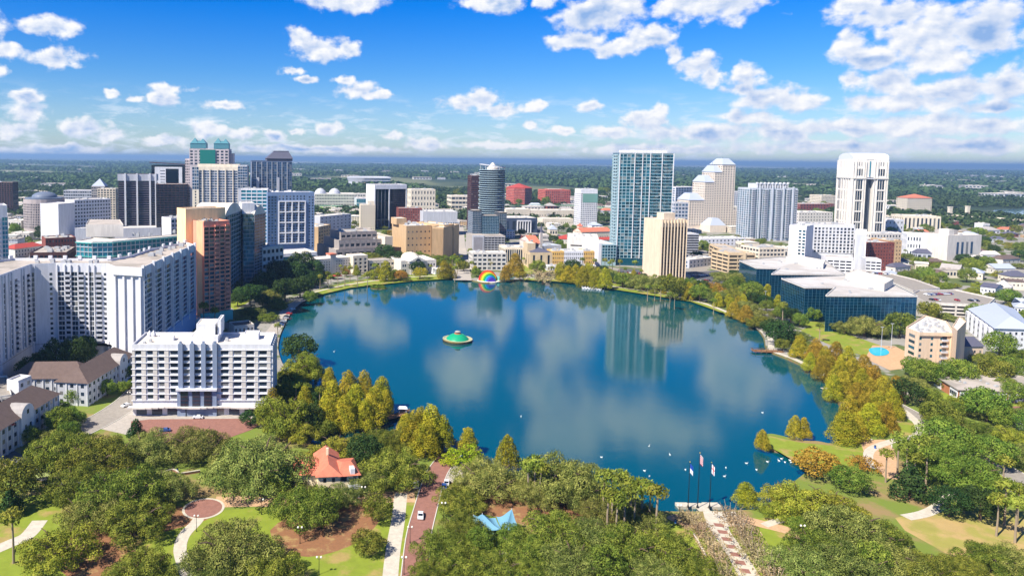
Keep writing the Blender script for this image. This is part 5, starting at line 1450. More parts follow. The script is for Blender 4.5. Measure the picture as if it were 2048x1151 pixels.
def octagon(label, cx, base, rpx, top, roofh):
    c = V2(G(cx, base)); d = (c-Vector((0, 0))).length; r_ = rpx*d/FPX; H = topz(c+Vector((0, -r_)), top)-GZ; st = mat('rose_stone', srgb(202,108,92), .8, var=.05)
    b = Bd('hotel', label, 'hotel', c); ring = [c+Vector((math.cos(2*math.pi*(k+.3)/8), math.sin(2*math.pi*(k+.3)/8)))*r_ for k in range(8)]
    b.mass(ring, 0, H, st, None)
    for k in range(8):
        p, q = ring[k], ring[(k+1) % 8]
        if (p.y+q.y)/2 < c.y+2: b.fac(p, q, 3, H-2, 10, 9, st, g_dark, .3, .5, .4)
    mb = MB(); l_ = [Vector(b.L(p))*1.03 for p in ring]; mb.cone([tuple(p) for p in l_], H+.01, (0, 0, H+roofh)); b.part('roof', mb, m_redroof); return b
octagon('rose-red octagonal hotel with a low pointed roof beyond the highway', 1037, 407, 26, 376, 11)
b = simple('hotel', 'square rose-red hotel right of the octagonal one', 'hotel', (1090,408), (1140,408), 46, 381, mat('rose_stone', srgb(202,108,92)), g_dark, 12, 8, .3, .5, .4, roof=m_redroof, parapet=2.0, units=2, pent=(.2, .8, .2, .8, 3))
def highway(px, z, wd, name, label, mt, rail):
    P_ = smooth_line([tuple(G(x, y, z+GZ).xy) for x, y in px], 5); b = Bd(name, label, 'highway', P_[0])
    for off, th, zz0, zz1, m_, nm in ((0, wd, z-1.2, z, mt, 'deck'), (-wd/2, .5, z+.004, z+1.4, rail, 'side_barrier'), (wd/2, .5, z+.004, z+1.2, rail, 'side_barrier')):
        mb = MB()
        for i in range(len(P_)-1):
            T, L_ = b.T(P_[i], P_[i+1]); b.bar(mb, T, 0, L_, off-th/2, off+th/2, zz0, zz1)
        b.part(nm, mb, m_)
    for i in range(1, len(P_)-1, 2):
        q = b.L(P_[i]); mb = MB(); mb.lathe([(1.6, -.5), (1.4, z-1.21)], 10, q[0], q[1]); b.part('column', mb, mt)
highway([(560,412),(660,412),(800,420),(900,425),(1010,413),(1090,411),(1160,412),(1260,419),(1400,419)], 9, 16, 'elevated_highway', 'elevated highway with a green side wall behind the centre', m_cream, mat('green_barrier', srgb(96,136,110), .8))
highway([(-60,392),(20,384),(75,381),(98,388),(80,394),(60,396)], 12, 12, 'highway_ramp', 'cream looping highway ramp at the far left', m_cream, m_cream)
highway([(-60,402),(30,400),(80,398),(128,396)], 9, 14, 'elevated_highway', 'cream elevated road under the looping ramp, far left', m_cream, m_cream)
highway([(1770,432),(1860,430),(1960,434),(2060,442),(2200,450)], 10, 18, 'elevated_highway', 'cream elevated highway before the far lake at the right', m_cream, m_cream)
b = simple('arena', 'dark-walled hall with a white flat roof right of the round tower', 'hall', (1008,465), (1074,465), 44, 436, mat('slate_blue_wall', srgb(64,76,98), .8), g_dark, 5, 1, .5, .4, .4, ind=5, units=3, parapet=.4)
T, W = b.T(b.P[0], b.P[1]); mb = MB(); b.bar(mb, T, W*.38, W*.8, .5, 3.0, b.H*.78, b.H*.86)
for k in range(6): b.bar(mb, T, W*(.38+.08*k), W*(.38+.08*k)+1.2, .5, 2.9, 0, b.H*.779)
b.part('portico', mb, m_white)
simple('cream_shed', 'long cream windowless shed before the octagonal hotel', 'hall', (1012,440), (1060,440), 40, 419, m_cream, g_dark, 12, 1, .9, .9, .2, units=2)
simple('cream_shed', 'long cream shed with an arcade before the square rose-red hotel', 'hall', (1061,440), (1156,440), 36, 421, m_cream, g_dark, 18, 1, .6, .9, .2, units=2)
simple('cream_shed', 'low cream hall with a ribbed wall behind the red-roofed church buildings', 'hall', (1085,452), (1146,452), 26, 438, m_cream, g_dark, 14, 1, .7, .8, .2, units=1)
simple('small_round_house', 'small hipped pavilion on the cream shed side of the avenue', 'pavilion', (1093,440), (1118,440), 20, 427, m_offw, g_dark, 6, 1, .6, .5, .2, units=0)
b = simple('white_grid_tower', 'white tower with square grid windows and a plain top, centre', 'tower', (1160,452), (1193,452), 26, 379, m_white, g_dark, 9, 16, .34, .4, .6, ind=100, head=6)
T, W = b.T(b.P[0], b.P[1]); mb = MB(); b.bar(mb, T, W*.1, W, .7, .9, b.H-22, b.H-7); b.part('green_glass_band', mb, mat('mint_glass', srgb(150,200,190), .1, metal=.4, isl=.3))
def gable_house(name, label, cat, A, B, depth, eave, ridge, wall, roof, n=6, rows=1, group=None, gable=True, chim=False):
    P_ = rect(A, B, depth); b = Bd(name, label, cat, P_[0], group); b.mass(P_, 0, eave, wall, None)
    q = [Vector(b.L(p)) for p in P_]; o_ = inset(q, -.6); m0 = (o_[0]+o_[3])/2; m1 = (o_[1]+o_[2])/2; d_ = (m1-m0).normalized(); k = 0 if gable else depth*.45; m0 += d_*k; m1 -= d_*k
    e = lambda v, z: (v.x, v.y, z); mb = MB()
    mb.quad(e(o_[0], eave), e(o_[1], eave), e(m1, ridge), e(m0, ridge)); mb.quad(e(o_[2], eave), e(o_[3], eave), e(m0, ridge), e(m1, ridge)); mb.poly([e(o_[i], eave-.01) for i in (3, 2, 1, 0)])
    if not gable: mb.poly([e(o_[1], eave), e(o_[2], eave), e(m1, ridge)]); mb.poly([e(o_[3], eave), e(o_[0], eave), e(m0, ridge)])
    b.part('roof', mb, roof)
    if gable:
        mb = MB(); mb.poly([e(q[1], eave), e(q[2], eave), e((q[1]+q[2])/2, ridge-.3)]); mb.poly([e(q[3], eave), e(q[0], eave), e((q[0]+q[3])/2, ridge-.3)]); b.part('gable_wall', mb, wall)
    for i0, i1, m in ((0, 1, n), (3, 0, max(1, int(n*depth/max(1, (P_[1]-P_[0]).length)))), (1, 2, max(1, int(n*depth/max(1, (P_[1]-P_[0]).length))))):
        T, L_ = b.T(P_[i0], P_[i1]); b.rep('window', 1.1, 1.5, T, [((i+.5)*L_/m, eave*(j+.55)/rows) for j in range(rows) for i in range(m)], g_dark, 60, .05)
    b.P = P_; b.H = ridge; return b
def church():
    b = gable_house('church', 'brick church with a rose window and an orange gabled roof', 'church', (1062,512), (1081,512), 46, 15, 22, m_offw, m_redtile, 3)
    T, W = b.T(b.P[0], b.P[1]); q = T[0]+T[1]*W/2+T[2]*.3; mb = MB(); mb.poly([(q.x+T[1].x*3.0*math.cos(a*.4), q.y+T[1].y*3.0*math.cos(a*.4), 13+3.0*math.sin(a*.4)) for a in range(15)]); b.part('rose_window', mb, g_dark)
    for u in (-.08, .92): 
        mb = MB(); b.bar(mb, T, W*u, W*u+2.4, -2, 1.2, 0, 19+ (9 if u > 0 else 0)); b.part('tower', mb, m_greyc)
    q = T[0]+T[1]*(W*.92+1.2)+T[2]*-.4; mb = MB(); mb.lathe([(1.5, 28.01), (.1, 38)], 6, q.x, q.y); b.part('spire', mb, m_slate)
church()
gable_house('church_hall', 'long hall with an orange tiled roof before the white grid tower', 'hall', (1163,486), (1222,484), 20, 15, 20, m_cream, m_redtile, 12)
gable_house('church_hall', 'lower wing with a dull red roof in front of the orange-roofed hall', 'hall', (1159,497), (1226,494), 12, 10, 13, m_cream, m_redroof, 14)
gable_house('red_roofed_house', 'spread house with a dull red hipped roof left of the orange-roofed hall', 'house', (1118,488), (1152,489), 26, 7, 12, m_offw, m_redroof, 6, gable=False)
gable_house('bell_tower', 'small square tower with an orange cap beside the orange-roofed hall', 'tower', (1157,482), (1164,482), 7, 21, 25, m_cream, m_redtile, 1, gable=False)
simple('low_white_hall', 'low white hall behind the cream corner building', 'hall', (1085,510), (1122,508), 22, 493, m_greyl, g_dark, 6, 1, .6, .6, .2, units=3, roof=m_metalr)
def vue():
    P_ = rect((1231,530), (1339,533), 30); H = topz(P_[0], 308)-GZ; fr = mat('pale_frame', srgb(160,186,194), .6); bg_ = mat('balcony_grey', srgb(104,134,146), .6)
    b = Bd('glass_residential_tower', 'tallest broad teal glass residential tower with a pale window grid', 'tower', P_[0])
    b.mass(P_, 0, H, g_teal, m_roofw, 1.4)
    b.fac(P_[0], P_[1], 8, H, 14, 33, fr, g_teal, .13, .17, .35, ind=100)
    b.fac(P_[3], P_[0], 8, H, 6, 33, fr, g_teal, .16, .2, .6, ind=100)
    T, W = b.T(P_[0], P_[1]); mb = MB()
    for i in (0, 4, 6, 8, 11, 14): b.bar(mb, T, min(W-.8, max(0, W*i/14-.35)), min(W, W*i/14+.35) if i else .8, .36, 1.0, 8, H+1)
    b.part('white_fin', mb, m_white)
    cw = W/14
    b.balconies(P_[0], P_[1], [cw*4.9, cw*8.9, cw*9.9, cw*11.9, cw*12.9], [10+ (H-8)/33*j for j in range(3, 33)], cw*.8, 1.2, bg_, g_teal, 100)
    b.balconies(P_[3], P_[0], [12, 20], [10+ (H-8)/33*j for j in range(3, 33)], 5, 1.8, m_white, fr, 100)
    b.penthouse(sub(P_, .1, .9, .2, .9), H+.15, H+4.0, m_white); b.units(inset(P_, 1), H+.12, 10, 91, (1.5, 4), (2, 5), m_white)
    mb = MB(); q = sub(P_, .12, .88, .02, .98)
    for i in range(15):
        a = b.L(q[0].lerp(q[1], i/14)); mb.tube([(a[0], a[1], H+.1), (a[0], a[1], H+6)], .16, 4)
    T3, L3 = b.T(q[0], q[1]); b.bar(mb, T3, 0, L3, -.2, .2, H+5.8, H+6.2); b.part('roof_screen', mb, m_greyl)
    # glazed podium and the white garage to its left
    q = rect((1203,531), (1231,531), 46); h2 = topz(q[0], 489)-GZ; b.mass(q, 0, h2, fr, m_roofw, .8, 'podium'); b.fac(q[0], q[1], 6, h2-.5, 5, 5, fr, g_teal, .14, .2, .4, 200)
    q = rect((1133,517), (1196,520), 50); h3 = topz(q[0], 476)-GZ; b.mass(q, 0, h3, m_offw, m_roofw, 1.2, 'garage'); T4, L4 = b.T(q[0], q[1])
    b.rep('slot_opening', 9, 1.6, T4, [(L4*.25, h3-8-k*5) for k in range(3)]+[(L4*.52, h3-8-k*5) for k in range(3)], m_dark, 20, .05); b.units(inset(q, 2), h3+.12, 6, 97, (1.5, 3))
    q = rect((1196,531), (1202,531), 48); b.mass(q, 0, h2+1, m_white, m_roofw, .5, 'end_wall')
vue()
def ribbed_tower():
    C_ = V2(G(1318,562)); P_ = [C_, V2(G(1368,560)), V2(G(1340,546)), V2(G(1292,546))]
    a, b_ = P_[0], P_[1]; t_ = (b_-a).normalized(); n_ = Vector((-t_.y, t_.x)); P_ = [a, b_, b_+n_*25, a+n_*25]
    rb = mat('sandy_concrete', srgb(220,200,174), .85, var=.05, scale=.05)
    b = Bd('ribbed_office_tower', 'beige office tower with tall ribs over dark glass, blank on its left', 'tower', P_[0]); H = topz(P_[0], 441)-GZ
    b.mass(P_, 0, H, rb, m_roofw, 1.0); gl = mat('bronze_glass', srgb(58,52,52), .2, metal=.2, isl=.25)
    b.fac(P_[0], P_[1], 3, H-6, 8, 16, rb, gl, .0, .06, .2, ind=-1)
    T, W = b.T(P_[0], P_[1]); mb = MB()
    for i in range(9): b.bar(mb, T, max(0, W*i/8-.35), min(W, W*i/8+.35) if i else .7, .21, 1.8, -.3, H+.5)
    b.part('rib', mb, rb)
    mb = MB(); b.bar(mb, T, .0, W, .05, .2, H-5.9, H+.3); b.part('top_band', mb, rb)
    b.penthouse(sub(P_, .3, .75, .3, .7), H+.13, H+6, rb); b.units(inset(P_, 1), H+.12, 4, 17, (1, 3))
ribbed_tower()
def shore_row():
    def blk(name, label, A, B, dep, h, wall, cols, rows, pier=.5, span=.5, glass=g_dark, **k): return simple(name, label, 'building', A, B, dep, 0, wall, glass, cols, rows, pier, span, .4, H=h, ind=cols*rows, **k)
    blk('white_lofts', 'white lofts with dark bays behind the rusty trees on the far shore', (945,540), (1012,540), 18, 17, m_offw, 7, 4, .3, .45)
    blk('glass_front_building', 'long low building with tall dark window bays and tan piers on the far shore', (1010,528), (1062,528), 26, 17, m_cream, 12, 1, .22, .15)
    b = blk('cream_corner_building', 'cream building with a grey hipped roof and three tall window slots', (1060,536), (1104,536), 30, 15.5, m_beige, 3, 1, .7, .25)
    b.mass(sub(b.P, -.02, .34, .3, .8), b.H+.15, b.H+9, m_beige, m_roofw, .5, 'stair_tower', foot=False)
    mb = MB(); l_ = [Vector(b.L(p)) for p in sub(b.P, .02, 1, .02, 1)]; m0 = (l_[0]+l_[1])/2; m1 = (l_[3]+l_[2])/2; m0 = m0.lerp(m1, .35); m1 = m1.lerp(m0, .35); z0, z1 = b.H+.95, b.H+4.5
    mb.poly([(*l_[0], z0), (*l_[1], z0), (*m0, z1)]); mb.quad((*l_[1], z0), (*l_[2], z0), (*m1, z1), (*m0, z1)); mb.poly([(*l_[2], z0), (*l_[3], z0), (*m1, z1)]); mb.quad((*l_[3], z0), (*l_[0], z0), (*m0, z1), (*m1, z1)); b.part('hipped_roof', mb, m_slate)
    yl = mat('ochre_render', srgb(216,176,104), .85)
    blk('ochre_flats', 'ochre and white flats left half, right of the cream corner building', (1104,536), (1127,536), 18, 17, yl, 6, 4, .5, .5)
    blk('white_flats', 'white flats with rows of small windows before the white garage', (1127,536), (1166,536), 18, 17, m_white, 10, 4, .5, .55)
    blk('ochre_flats', 'ochre flats at the right end of the white flats', (1166,536), (1188,536), 18, 17, yl, 6, 4, .5, .5)
    for k, (x0, x1) in enumerate(((1095, 1130), (1132, 1160), (1162, 1192))):
        blk('shop_arcade', ('white shop arcade below the ochre flats', 'white shop arcade below the middle of the white flats', 'white shop arcade at the right end of the flats')[k], (x0,541), (x1,541), 7, 4.6, m_white, 7, 1, .3, .35)
shore_row()
# ------------------------------------------------------------------ right side
def stepped_tower():
    st = mat('rosy_cream_stone', srgb(226,212,196), .85, var=.05, scale=.05)
    P0 = V2(G(1376,461)); ex = Vector((1, .12)).normalized(); ey = Vector((-ex.y, ex.x))
    d = P0.y; m = lambda px: px*d/FPX
    b = Bd('stepped_office_tower', 'cream office tower stepping up in four stages with pale metal pyramid roofs', 'tower', P0)
    stages = [(0, 34, 398, 24), (22, 34, 352, 22), (44, 34, 331, 20), (62, 38, 334, 30)]
    tops = [400, 364, 344, 329]
    fronts = [(0, 32), (32, 52), (52, 68), (68, 96)]
    for k, ((u0, u1), tp) in enumerate(zip(fronts, tops)):
        a = P0+ex*m(u0); c = P0+ex*m(u1)+ex*(-.003); off = ey*(k*4.0)*0
        P_ = [a, c, c+ey*(34), a+ey*(34)]
        H = topz(a, tp)-GZ; b.mass(P_, 0, H, st, None, 0, name='stage', foot=True)
        rows = max(6, int(H/3.9)); cols = max(3, int((c-a).length/4.0))
        b.fac(P_[0], P_[1], 8, H-2, cols, rows-2, st, g_dark, .5, .5, .3, 100)
        lo = 8 if k == 0 else topz(P0+ex*m(fronts[k-1][0]), tops[k-1])-GZ+4
        b.fac(P_[3], P_[0], lo, H-2, 7, max(2, int((H-lo)/3.9)), st, g_dark, .5, .5, .3, 0)
        o_ = [Vector(b.L(p)) for p in (a-ex*1-ey*1, c+ex*.0-ey*1, c+ey*35, a-ex*1+ey*35)]
        ctr = (o_[0]+o_[1]+o_[2]+o_[3])/4; mb = MB(); r_ = [p.lerp(ctr, .55) for p in o_]; rh = 11 if k < 3 else 10
        for i in range(4):
            j = (i+1) % 4; mb.quad((*o_[i], H+.01), (*o_[j], H+.01), (*r_[j], H+rh), (*r_[i], H+rh))
        mb.poly([(*p, H+rh) for p in r_]); b.part('pyramid_roof', mb, m_metalr)
        mb = MB(); mb.tube([(ctr.x, ctr.y, H+rh), (ctr.x, ctr.y, H+rh+ (9 if k < 3 else 3))], [.4, .08], 6); b.part('mast', mb, m_steel)
    q = [P0+ex*m(26)-ey*26, P0+ex*m(60)-ey*26, P0+ex*m(60)-ey*.1, P0+ex*m(26)-ey*.1]; b.mass(q, 0, 11, st, None, 0, 'entrance_pavilion')
    o_ = [Vector(b.L(p)) for p in q]; ctr = sum(o_, Vector((0, 0)))/4; mb = MB(); r_ = [p.lerp(ctr, .6) for p in o_]
    for i in range(4): mb.quad((*o_[i], 11.01), (*o_[(i+1) % 4], 11.01), (*r_[(i+1) % 4], 22), (*r_[i], 22))
    mb.poly([(*p, 22) for p in r_]); b.part('pavilion_roof', mb, m_metalr)
    q = [P0+ex*m(96), P0+ex*m(113), P0+ex*m(113)+ey*30, P0+ex*m(96)+ey*30]; b.mass(q, 0, 34, st, m_metalr, .5, 'low_wing'); b.fac(q[0], q[1], 8, 32, 4, 6, st, g_dark, .5, .5, .3, 110)
stepped_tower()
def bay_tower():
    P_ = rect((1494,481), (1590,481), 26); H = topz(P_[0], 377)-GZ; wl = mat('lilac_grey_wall', srgb(190,196,206), .8, var=.04)
    b = Bd('balcony_tower', 'grey-blue residential tower with columns of stacked round balconies', 'tower', P_[0]); b.mass(P_, 0, H, wl, m_roofw, 1.0)
    b.fac(P_[0], P_[1], 3, H-1, 18, 22, wl, g_teal, .3, .3, .4, 100); b.fac(P_[3], P_[0], 3, H-1, 5, 22, wl, g_teal, .3, .3, .4)
    T, W = b.T(P_[0], P_[1])
    for f in (.08, .34, .60, .80): b.balconies(P_[0], P_[1], [W*f], [5+ (H-4)/22*j for j in range(22)], 4.6, 2.4, m_white, m_greyl, 88)
    b.balconies(P_[0], P_[1], [W*.97], [5+ (H-4)/22*j for j in range(22)], 3.6, 2.0, m_white, m_greyl, 88)
    mb = MB()
    for f in (.21, .47, .70, .90): b.bar(mb, T, W*f-1, W*f+1, .45, 2.0, 0, H+3)
    b.part('pier', mb, wl)
    q = sub(P_, .18, .82, .1, .9); b.mass(q, H+.13, H+6.5, wl, m_roofw, .8, 'crown_storey', foot=False); b.fac(q[0], q[1], H+.5, H+6.2, 12, 2, m_white, g_dark, .4, .3, .5, 120)
    mb = MB()
    for i in range(9):
        a = b.L(q[0].lerp(q[1], i/8)); mb.box(a[0]-.7, a[0]+.7, a[1]-1.5, a[1]+2, H+6.9, H+9)
    b.part('crown_fin', mb, m_white)
bay_tower()
def vault_court():
    # the pale arched courthouse tower
    P_ = rect((1697,481), (1768,483), 44); H = topz(P_[0], 318)-GZ; st = mat('pale_cream_stone', srgb(226,220,212), .85, var=.05, scale=.05)
    b = Bd('courthouse_tower', 'tall cream courthouse tower with a barrel roof and a deep dark centre slot', 'tower', P_[0]); T, W = b.T(P_[0], P_[1])
    b.mass(sub(P_, 0, .385, 0, 1), 0, H, st, None); b.mass(sub(P_, .60, 1, 0, 1), 0, H, st, None); b.mass(sub(P_, .3851, .5999, .16, 1), 0, H, mat('slot_glass', srgb(24,52,84), .1, metal=.3, isl=.2), None, 0, 'slot_core', foot=False)
    b.mass(sub(P_, .3851, .5999, .01, .159), H-26, H, st, None, 0, 'lintel', foot=False)
    zb = H-27
    for f0, f1 in ((.0, .385), (.60, 1.0)):
        p, q = P_[0].lerp(P_[1], f0), P_[0].lerp(P_[1], f1); Ts, Ls = b.T(p, q)
        z0 = 12; n = 5; step = (zb-z0-2)/n
        b.rep('window', Ls*.135, step-2.0, Ts, [(Ls*(.35+.17*i), z0+step*(j+.5)) for j in range(n-1, -1, -1) for i in range(3)], g_dark, 60, .06)
        b.rep('high_window', Ls*.12, 10, Ts, [(Ls*(.35+.17*i), zb+8) for i in range(3)], g_dark, 20, .06)
        b.rep('small_window', .9, 5.5, Ts, [(Ls*(.1+.18*i), H-7) for i in range(5)], g_plain, 20, .06)
        for u in (.02, .22, .80, .94): mb = MB(); b.bar(mb, Ts, Ls*u, Ls*u+Ls*.05, .01, 1.3, -.3, H-3); b.part('pier', mb, st)
        for j in range(n+1): mb = MB(); b.bar(mb, Ts, Ls*.27, Ls*.8-.01, .1, .7, z0+step*j-1.0, z0+step*j+.9); b.part('sill_band', mb, st)
        mb = MB(); b.bar(mb, Ts, 0, Ls, .02, 2.0, zb-1.2, zb+.6); b.part('cornice', mb, m_offw)
    mb = MB(); b.bar(mb, T, W*.4+.1, W*.58-.1, -2, 3.2, zb-1.6, zb+.2); b.part('slot_balcony', mb, m_greyl)
    q0, q1 = sub(P_, .3851, .5999, .16, 1)[:2]; T5, L5 = b.T(q0, q1); mb = MB()
    for i in range(6): b.bar(mb, T5, L5*(i+.3)/6, L5*(i+.3)/6+.4, .02, .8, 0, H-26.1)
    b.part('slot_fin', mb, m_steel)
    mb = MB(); b.bar(mb, T, W*.47, W*.50, 1.41-1.4, .3, H-25, H-3); b.part('centre_pane', mb, g_cyan)
    # left side
    T6, L6 = b.T(P_[3], P_[0]); mb = MB()
    for u in (.0, .3, .45, .62, .78, .94): b.bar(mb, T6, L6*u, L6*u+2.2, .01, 1.5, -.3, H-2)
    b.part('side_pier', mb, st); b.rep('window', 1.5, (zb-14)/5-2.6, T6, [(L6*(.1+.06*i), 12+(zb-14)/5*(j+.5)) for j in range(5) for i in range(3)]+[(L6*(.37+.17*i), 12+(zb-14)/5*(j+.5)) for j in range(5) for i in range(3)], g_dark, 90, .06)
    mb = MB(); b.bar(mb, T6, 0, L6, .02, 1.8, zb-1.0, zb+.5); b.part('cornice', mb, m_offw)
    # barrel roof running left to right
    l_ = [Vector(b.L(p)) for p in P_]; mb = MB(); n = 12; ax = (l_[1]-l_[0])
    pr = []
    for k in range(n+1):
        a = math.pi*k/n; f = .5-.5*math.cos(a); z = H+.01+9*math.sin(a)**.7 if 0 < k < n else H+.01
        pr.append((l_[0].lerp(l_[3], f), z))
    for (a, z), (c, z2) in zip(pr, pr[1:]): mb.quad((a.x, a.y, z), (a.x+ax.x, a.y+ax.y, z), (c.x+ax.x, c.y+ax.y, z2), (c.x, c.y, z2))
    mb.poly([(a.x, a.y, z) for a, z in pr]); mb.poly([(a.x+ax.x, a.y+ax.y, z) for a, z in pr[::-1]])
    b.part('barrel_roof', mb, mat('white_metal_roof', srgb(214,218,226), .5))
vault_court()
def slab_apartments():
    P_ = rect((1574,545), (1608,549), 20); b = Bd('white_apartment_block', 'white apartment block with a grid of green windows over a white parking podium', 'apartment building', P_[0])
    H = topz(P_[0], 451)-GZ
    b.mass(P_, 0, H, m_white, m_roofw, 1); b.fac(P_[0].lerp(P_[1], .55), P_[1], 6, H-3, 2, 12, m_white, g_teal, .3, .4, .8, 30)
    q = rect(V2(G(1609,538)), V2(G(1704,541)), 22); H2 = H-1.0
    b.mass(q, 0, H2, m_white, m_roofg, 1.0, 'long_wing'); b.fac(q[0], q[1], 18, H2-2, 13, 8, m_white, g_dark, .36, .3, .5, 104)
    q3 = rect(V2(G(1705,553)), V2(G(1728,555)), 30); H3 = topz(q3[0], 464)-GZ; b.mass(q3, 0, H3, m_white, m_roofw, 1.0, 'end_tower')
    T, W = b.T(q3[0], q3[1]); mb = MB(); b.bar(mb, T, W*.1, W*.85, .05, .3, 3, H3-2); b.part('pale_panel', mb, m_greyl)
    q4 = rect(V2(G(1650,557)), V2(G(1704,560)), 16); b.mass(q4, 0, 21, m_white, m_roofg, .8, 'parking_podium'); b.fac(q4[0], q4[1], 1, 19, 4, 6, m_white, m_dark, .14, .5, .8, 140, edge=1)
    q5 = rect(V2(G(1729,560)), V2(G(1760,562)), 16); b.mass(q5, 0, 20, m_white, m_roofg, .8, 'parking_podium'); b.fac(q5[0], q5[1], 1, 19, 3, 6, m_white, m_dark, .14, .5, .8, 160)
    q6 = rect(V2(G(1590,557)), V2(G(1649,558)), 14); b.mass(q6, 0, 16, m_brickw, m_roofw, .8, 'brick_podium'); b.fac(q6[0], q6[1], 1, 15, 9, 3, m_brickw, g_dark, .4, .5, .4, 190)
    mb = MB(); T7, W7 = b.T(q6[0], q6[1]); b.bar(mb, T7, -.5, W7+.3, .45, 1.2, 12.2, 17); b.part('white_top_band', mb, m_white)
    b.units(inset(q, 1), H2+.12, 12, 41, (1, 2.5)); b.units(inset(P_, 1), H+.12, 3, 42, (1, 2.5))
slab_apartments()
simple('parking_garage', 'sandy parking garage with dark slots before the stepped cream tower', 'garage', (1456,546), (1508,546), 30, 0, m_beige, m_dark, 3, 5, .06, .5, .8, H=19, ind=15, roof=m_roofg, units=2)
simple('parking_garage', 'long grey-shaded garage wing left of the sandy parking garage', 'garage', (1418,524), (1456,545), 16, 0, m_beige, m_dark, 4, 5, .06, .5, .8, H=20, ind=20, roof=m_roofg, units=1)
simple('office_block', 'sandy block with a half-round front right of the parking garage', 'office block', (1516,546), (1566,545), 26, 0, m_cream, g_dark, 7, 6, .2, .5, .6, H=25, ind=42, roof=m_roofg, units=7)
simple('blue_white_shed', 'small pale blue commercial building right of the ribbed beige tower', 'shop', (1378,536), (1428,530), 20, 0, m_greyl, g_blue, 7, 2, .6, .5, .3, H=8, ind=14, units=4)
simple('white_podium', 'white low podium building before the stepped cream tower', 'building', (1400,492), (1490,490), 26, 0, m_white, g_dark, 12, 2, .6, .5, .3, H=9, units=5)
simple('round_garage', 'small dark ribbed garage behind the ribbed beige tower', 'garage', (1374,508), (1396,508), 20, 0, m_greyl, m_dark, 1, 8, 0, .4, .5, H=24, ind=-1, units=0)
simple('blue_office_block', 'blue glass office block between the teal glass tower and the stepped tower', 'office block', (1348,470), (1374,470), 26, 406, m_greyl, g_blue, 4, 9, .3, .4, .3, ind=36)
simple('far_flats', 'white and blue flats beyond the teal glass tower', 'flats', (1350,412), (1392,410), 40, 375, m_white, g_blue, 8, 8, .3, .4, .4, ind=64)
simple('far_flats', 'white flats with blue-grey bays beyond the stepped tower', 'flats', (1466,416), (1494,416), 40, 384, m_white, g_blue, 6, 8, .3, .4, .4, ind=48)
simple('far_hotel', 'pinkish cream block on the tree line left of the courthouse tower', 'hotel', (1642,412), (1670,412), 40, 391, m_cream, g_dark, 10, 7, .4, .5, .3)
simple('brick_block', 'dark red low block left of the courthouse tower', 'building', (1600,424), (1668,424), 40, 408, m_brickw, g_dark, 12, 3, .6, .5, .3)
simple('white_block', 'pale blocky building behind the white apartment block', 'building', (1596,455), (1664,455), 40, 425, m_offw, g_dark, 12, 5, .6, .6, .3, ind=60)
simple('brick_mid_block', 'brown brick block right of the white apartment block', 'building', (1735,545), (1785,545), 26, 486, m_brickw, g_dark, 9, 9, .6, .6, .3, ind=81, roof=m_offw)
simple('tan_mid_block', 'tan brick block behind the brown brick block', 'building', (1776,535), (1800,535), 26, 482, m_tanw, g_dark, 4, 7, .6, .6, .3, ind=28, roof=m_offw)
simple('cream_office', 'cream office block below the courthouse tower', 'office block', (1740,500), (1812,500), 26, 468, m_offw, g_dark, 12, 4, .5, .5, .3, ind=48)
simple('colonnaded_hall', 'long cream hall with a row of tall dark openings, right of the courthouse tower', 'hall', (1806,460), (1880,462), 40, 432, m_cream, g_dark, 9, 1, .5, .25, .8, ind=9)
simple('white_hall', 'white stepped hall before the colonnaded hall', 'hall', (1775,470), (1806,470), 30, 440, m_white, g_dark, 4, 3, .7, .6, .3, ind=12)
b = simple('art_building', 'long white building with punched windows left of the one with four tall windows', 'building', (1812,512), (1893,517), 40, 470, m_white, g_dark, 14, 3, .5, .5, .3, ind=42)
b = simple('art_building', 'white block with four tall blue windows on a plain front', 'building', (1893,521), (1960,519), 30, 472, m_offw, g_blue, 1, 1, 1, 1, .01, ind=-1, scols=0)
T, W = b.T(b.P[0], b.P[1]); b.rep('tall_window', W*.07, b.H*.5, T, [(W*(.3+.14*i), b.H*.5) for i in range(4)], g_blue, 10, .06)
b.mass(sub(b.P, .1, .25, .1, .5), b.H+.15, b.H+7, m_offw, m_roofw, .4, 'stair_tower', foot=False); b.mass(sub(b.P, .3, .6, .4, .9), b.H+.15, b.H+5, m_greyc, m_roofg, .4, 'plant_room', foot=False)
b = simple('cream_hotel', 'cream hotel block with a salmon gabled roof on the tree line, right', 'hotel', (1813,427), (1862,427.3), 30, 396, m_cream, g_plain, 12, 9, .4, .5, .3, parapet=0, units=0)
mb = MB(); l_ = [Vector(b.L(p)) for p in inset(b.P, -1)]; cc = sum(l_, Vector((0, 0)))/4; mb.cone([tuple(p) for p in l_], b.H+.4, (cc.x, cc.y, b.H+9)); b.part('roof', mb, m_redtile)
for i, px in enumerate((1899, 1934)):
    c = V2(G(px, 436-2*i)); b = Bd('cream_pylon', ('left', 'right')[i]+' one of the two cream pylons on the elevated highway', 'pylon', c); mb = MB(); mb.box(-3, 3, -3, 3, -.5, 22); b.part('shaft', mb, m_cream); mb = MB(); mb.box(-3.4, 3.4, -3.4, 3.4, 22.01, 24); b.part('cap', mb, m_cream)

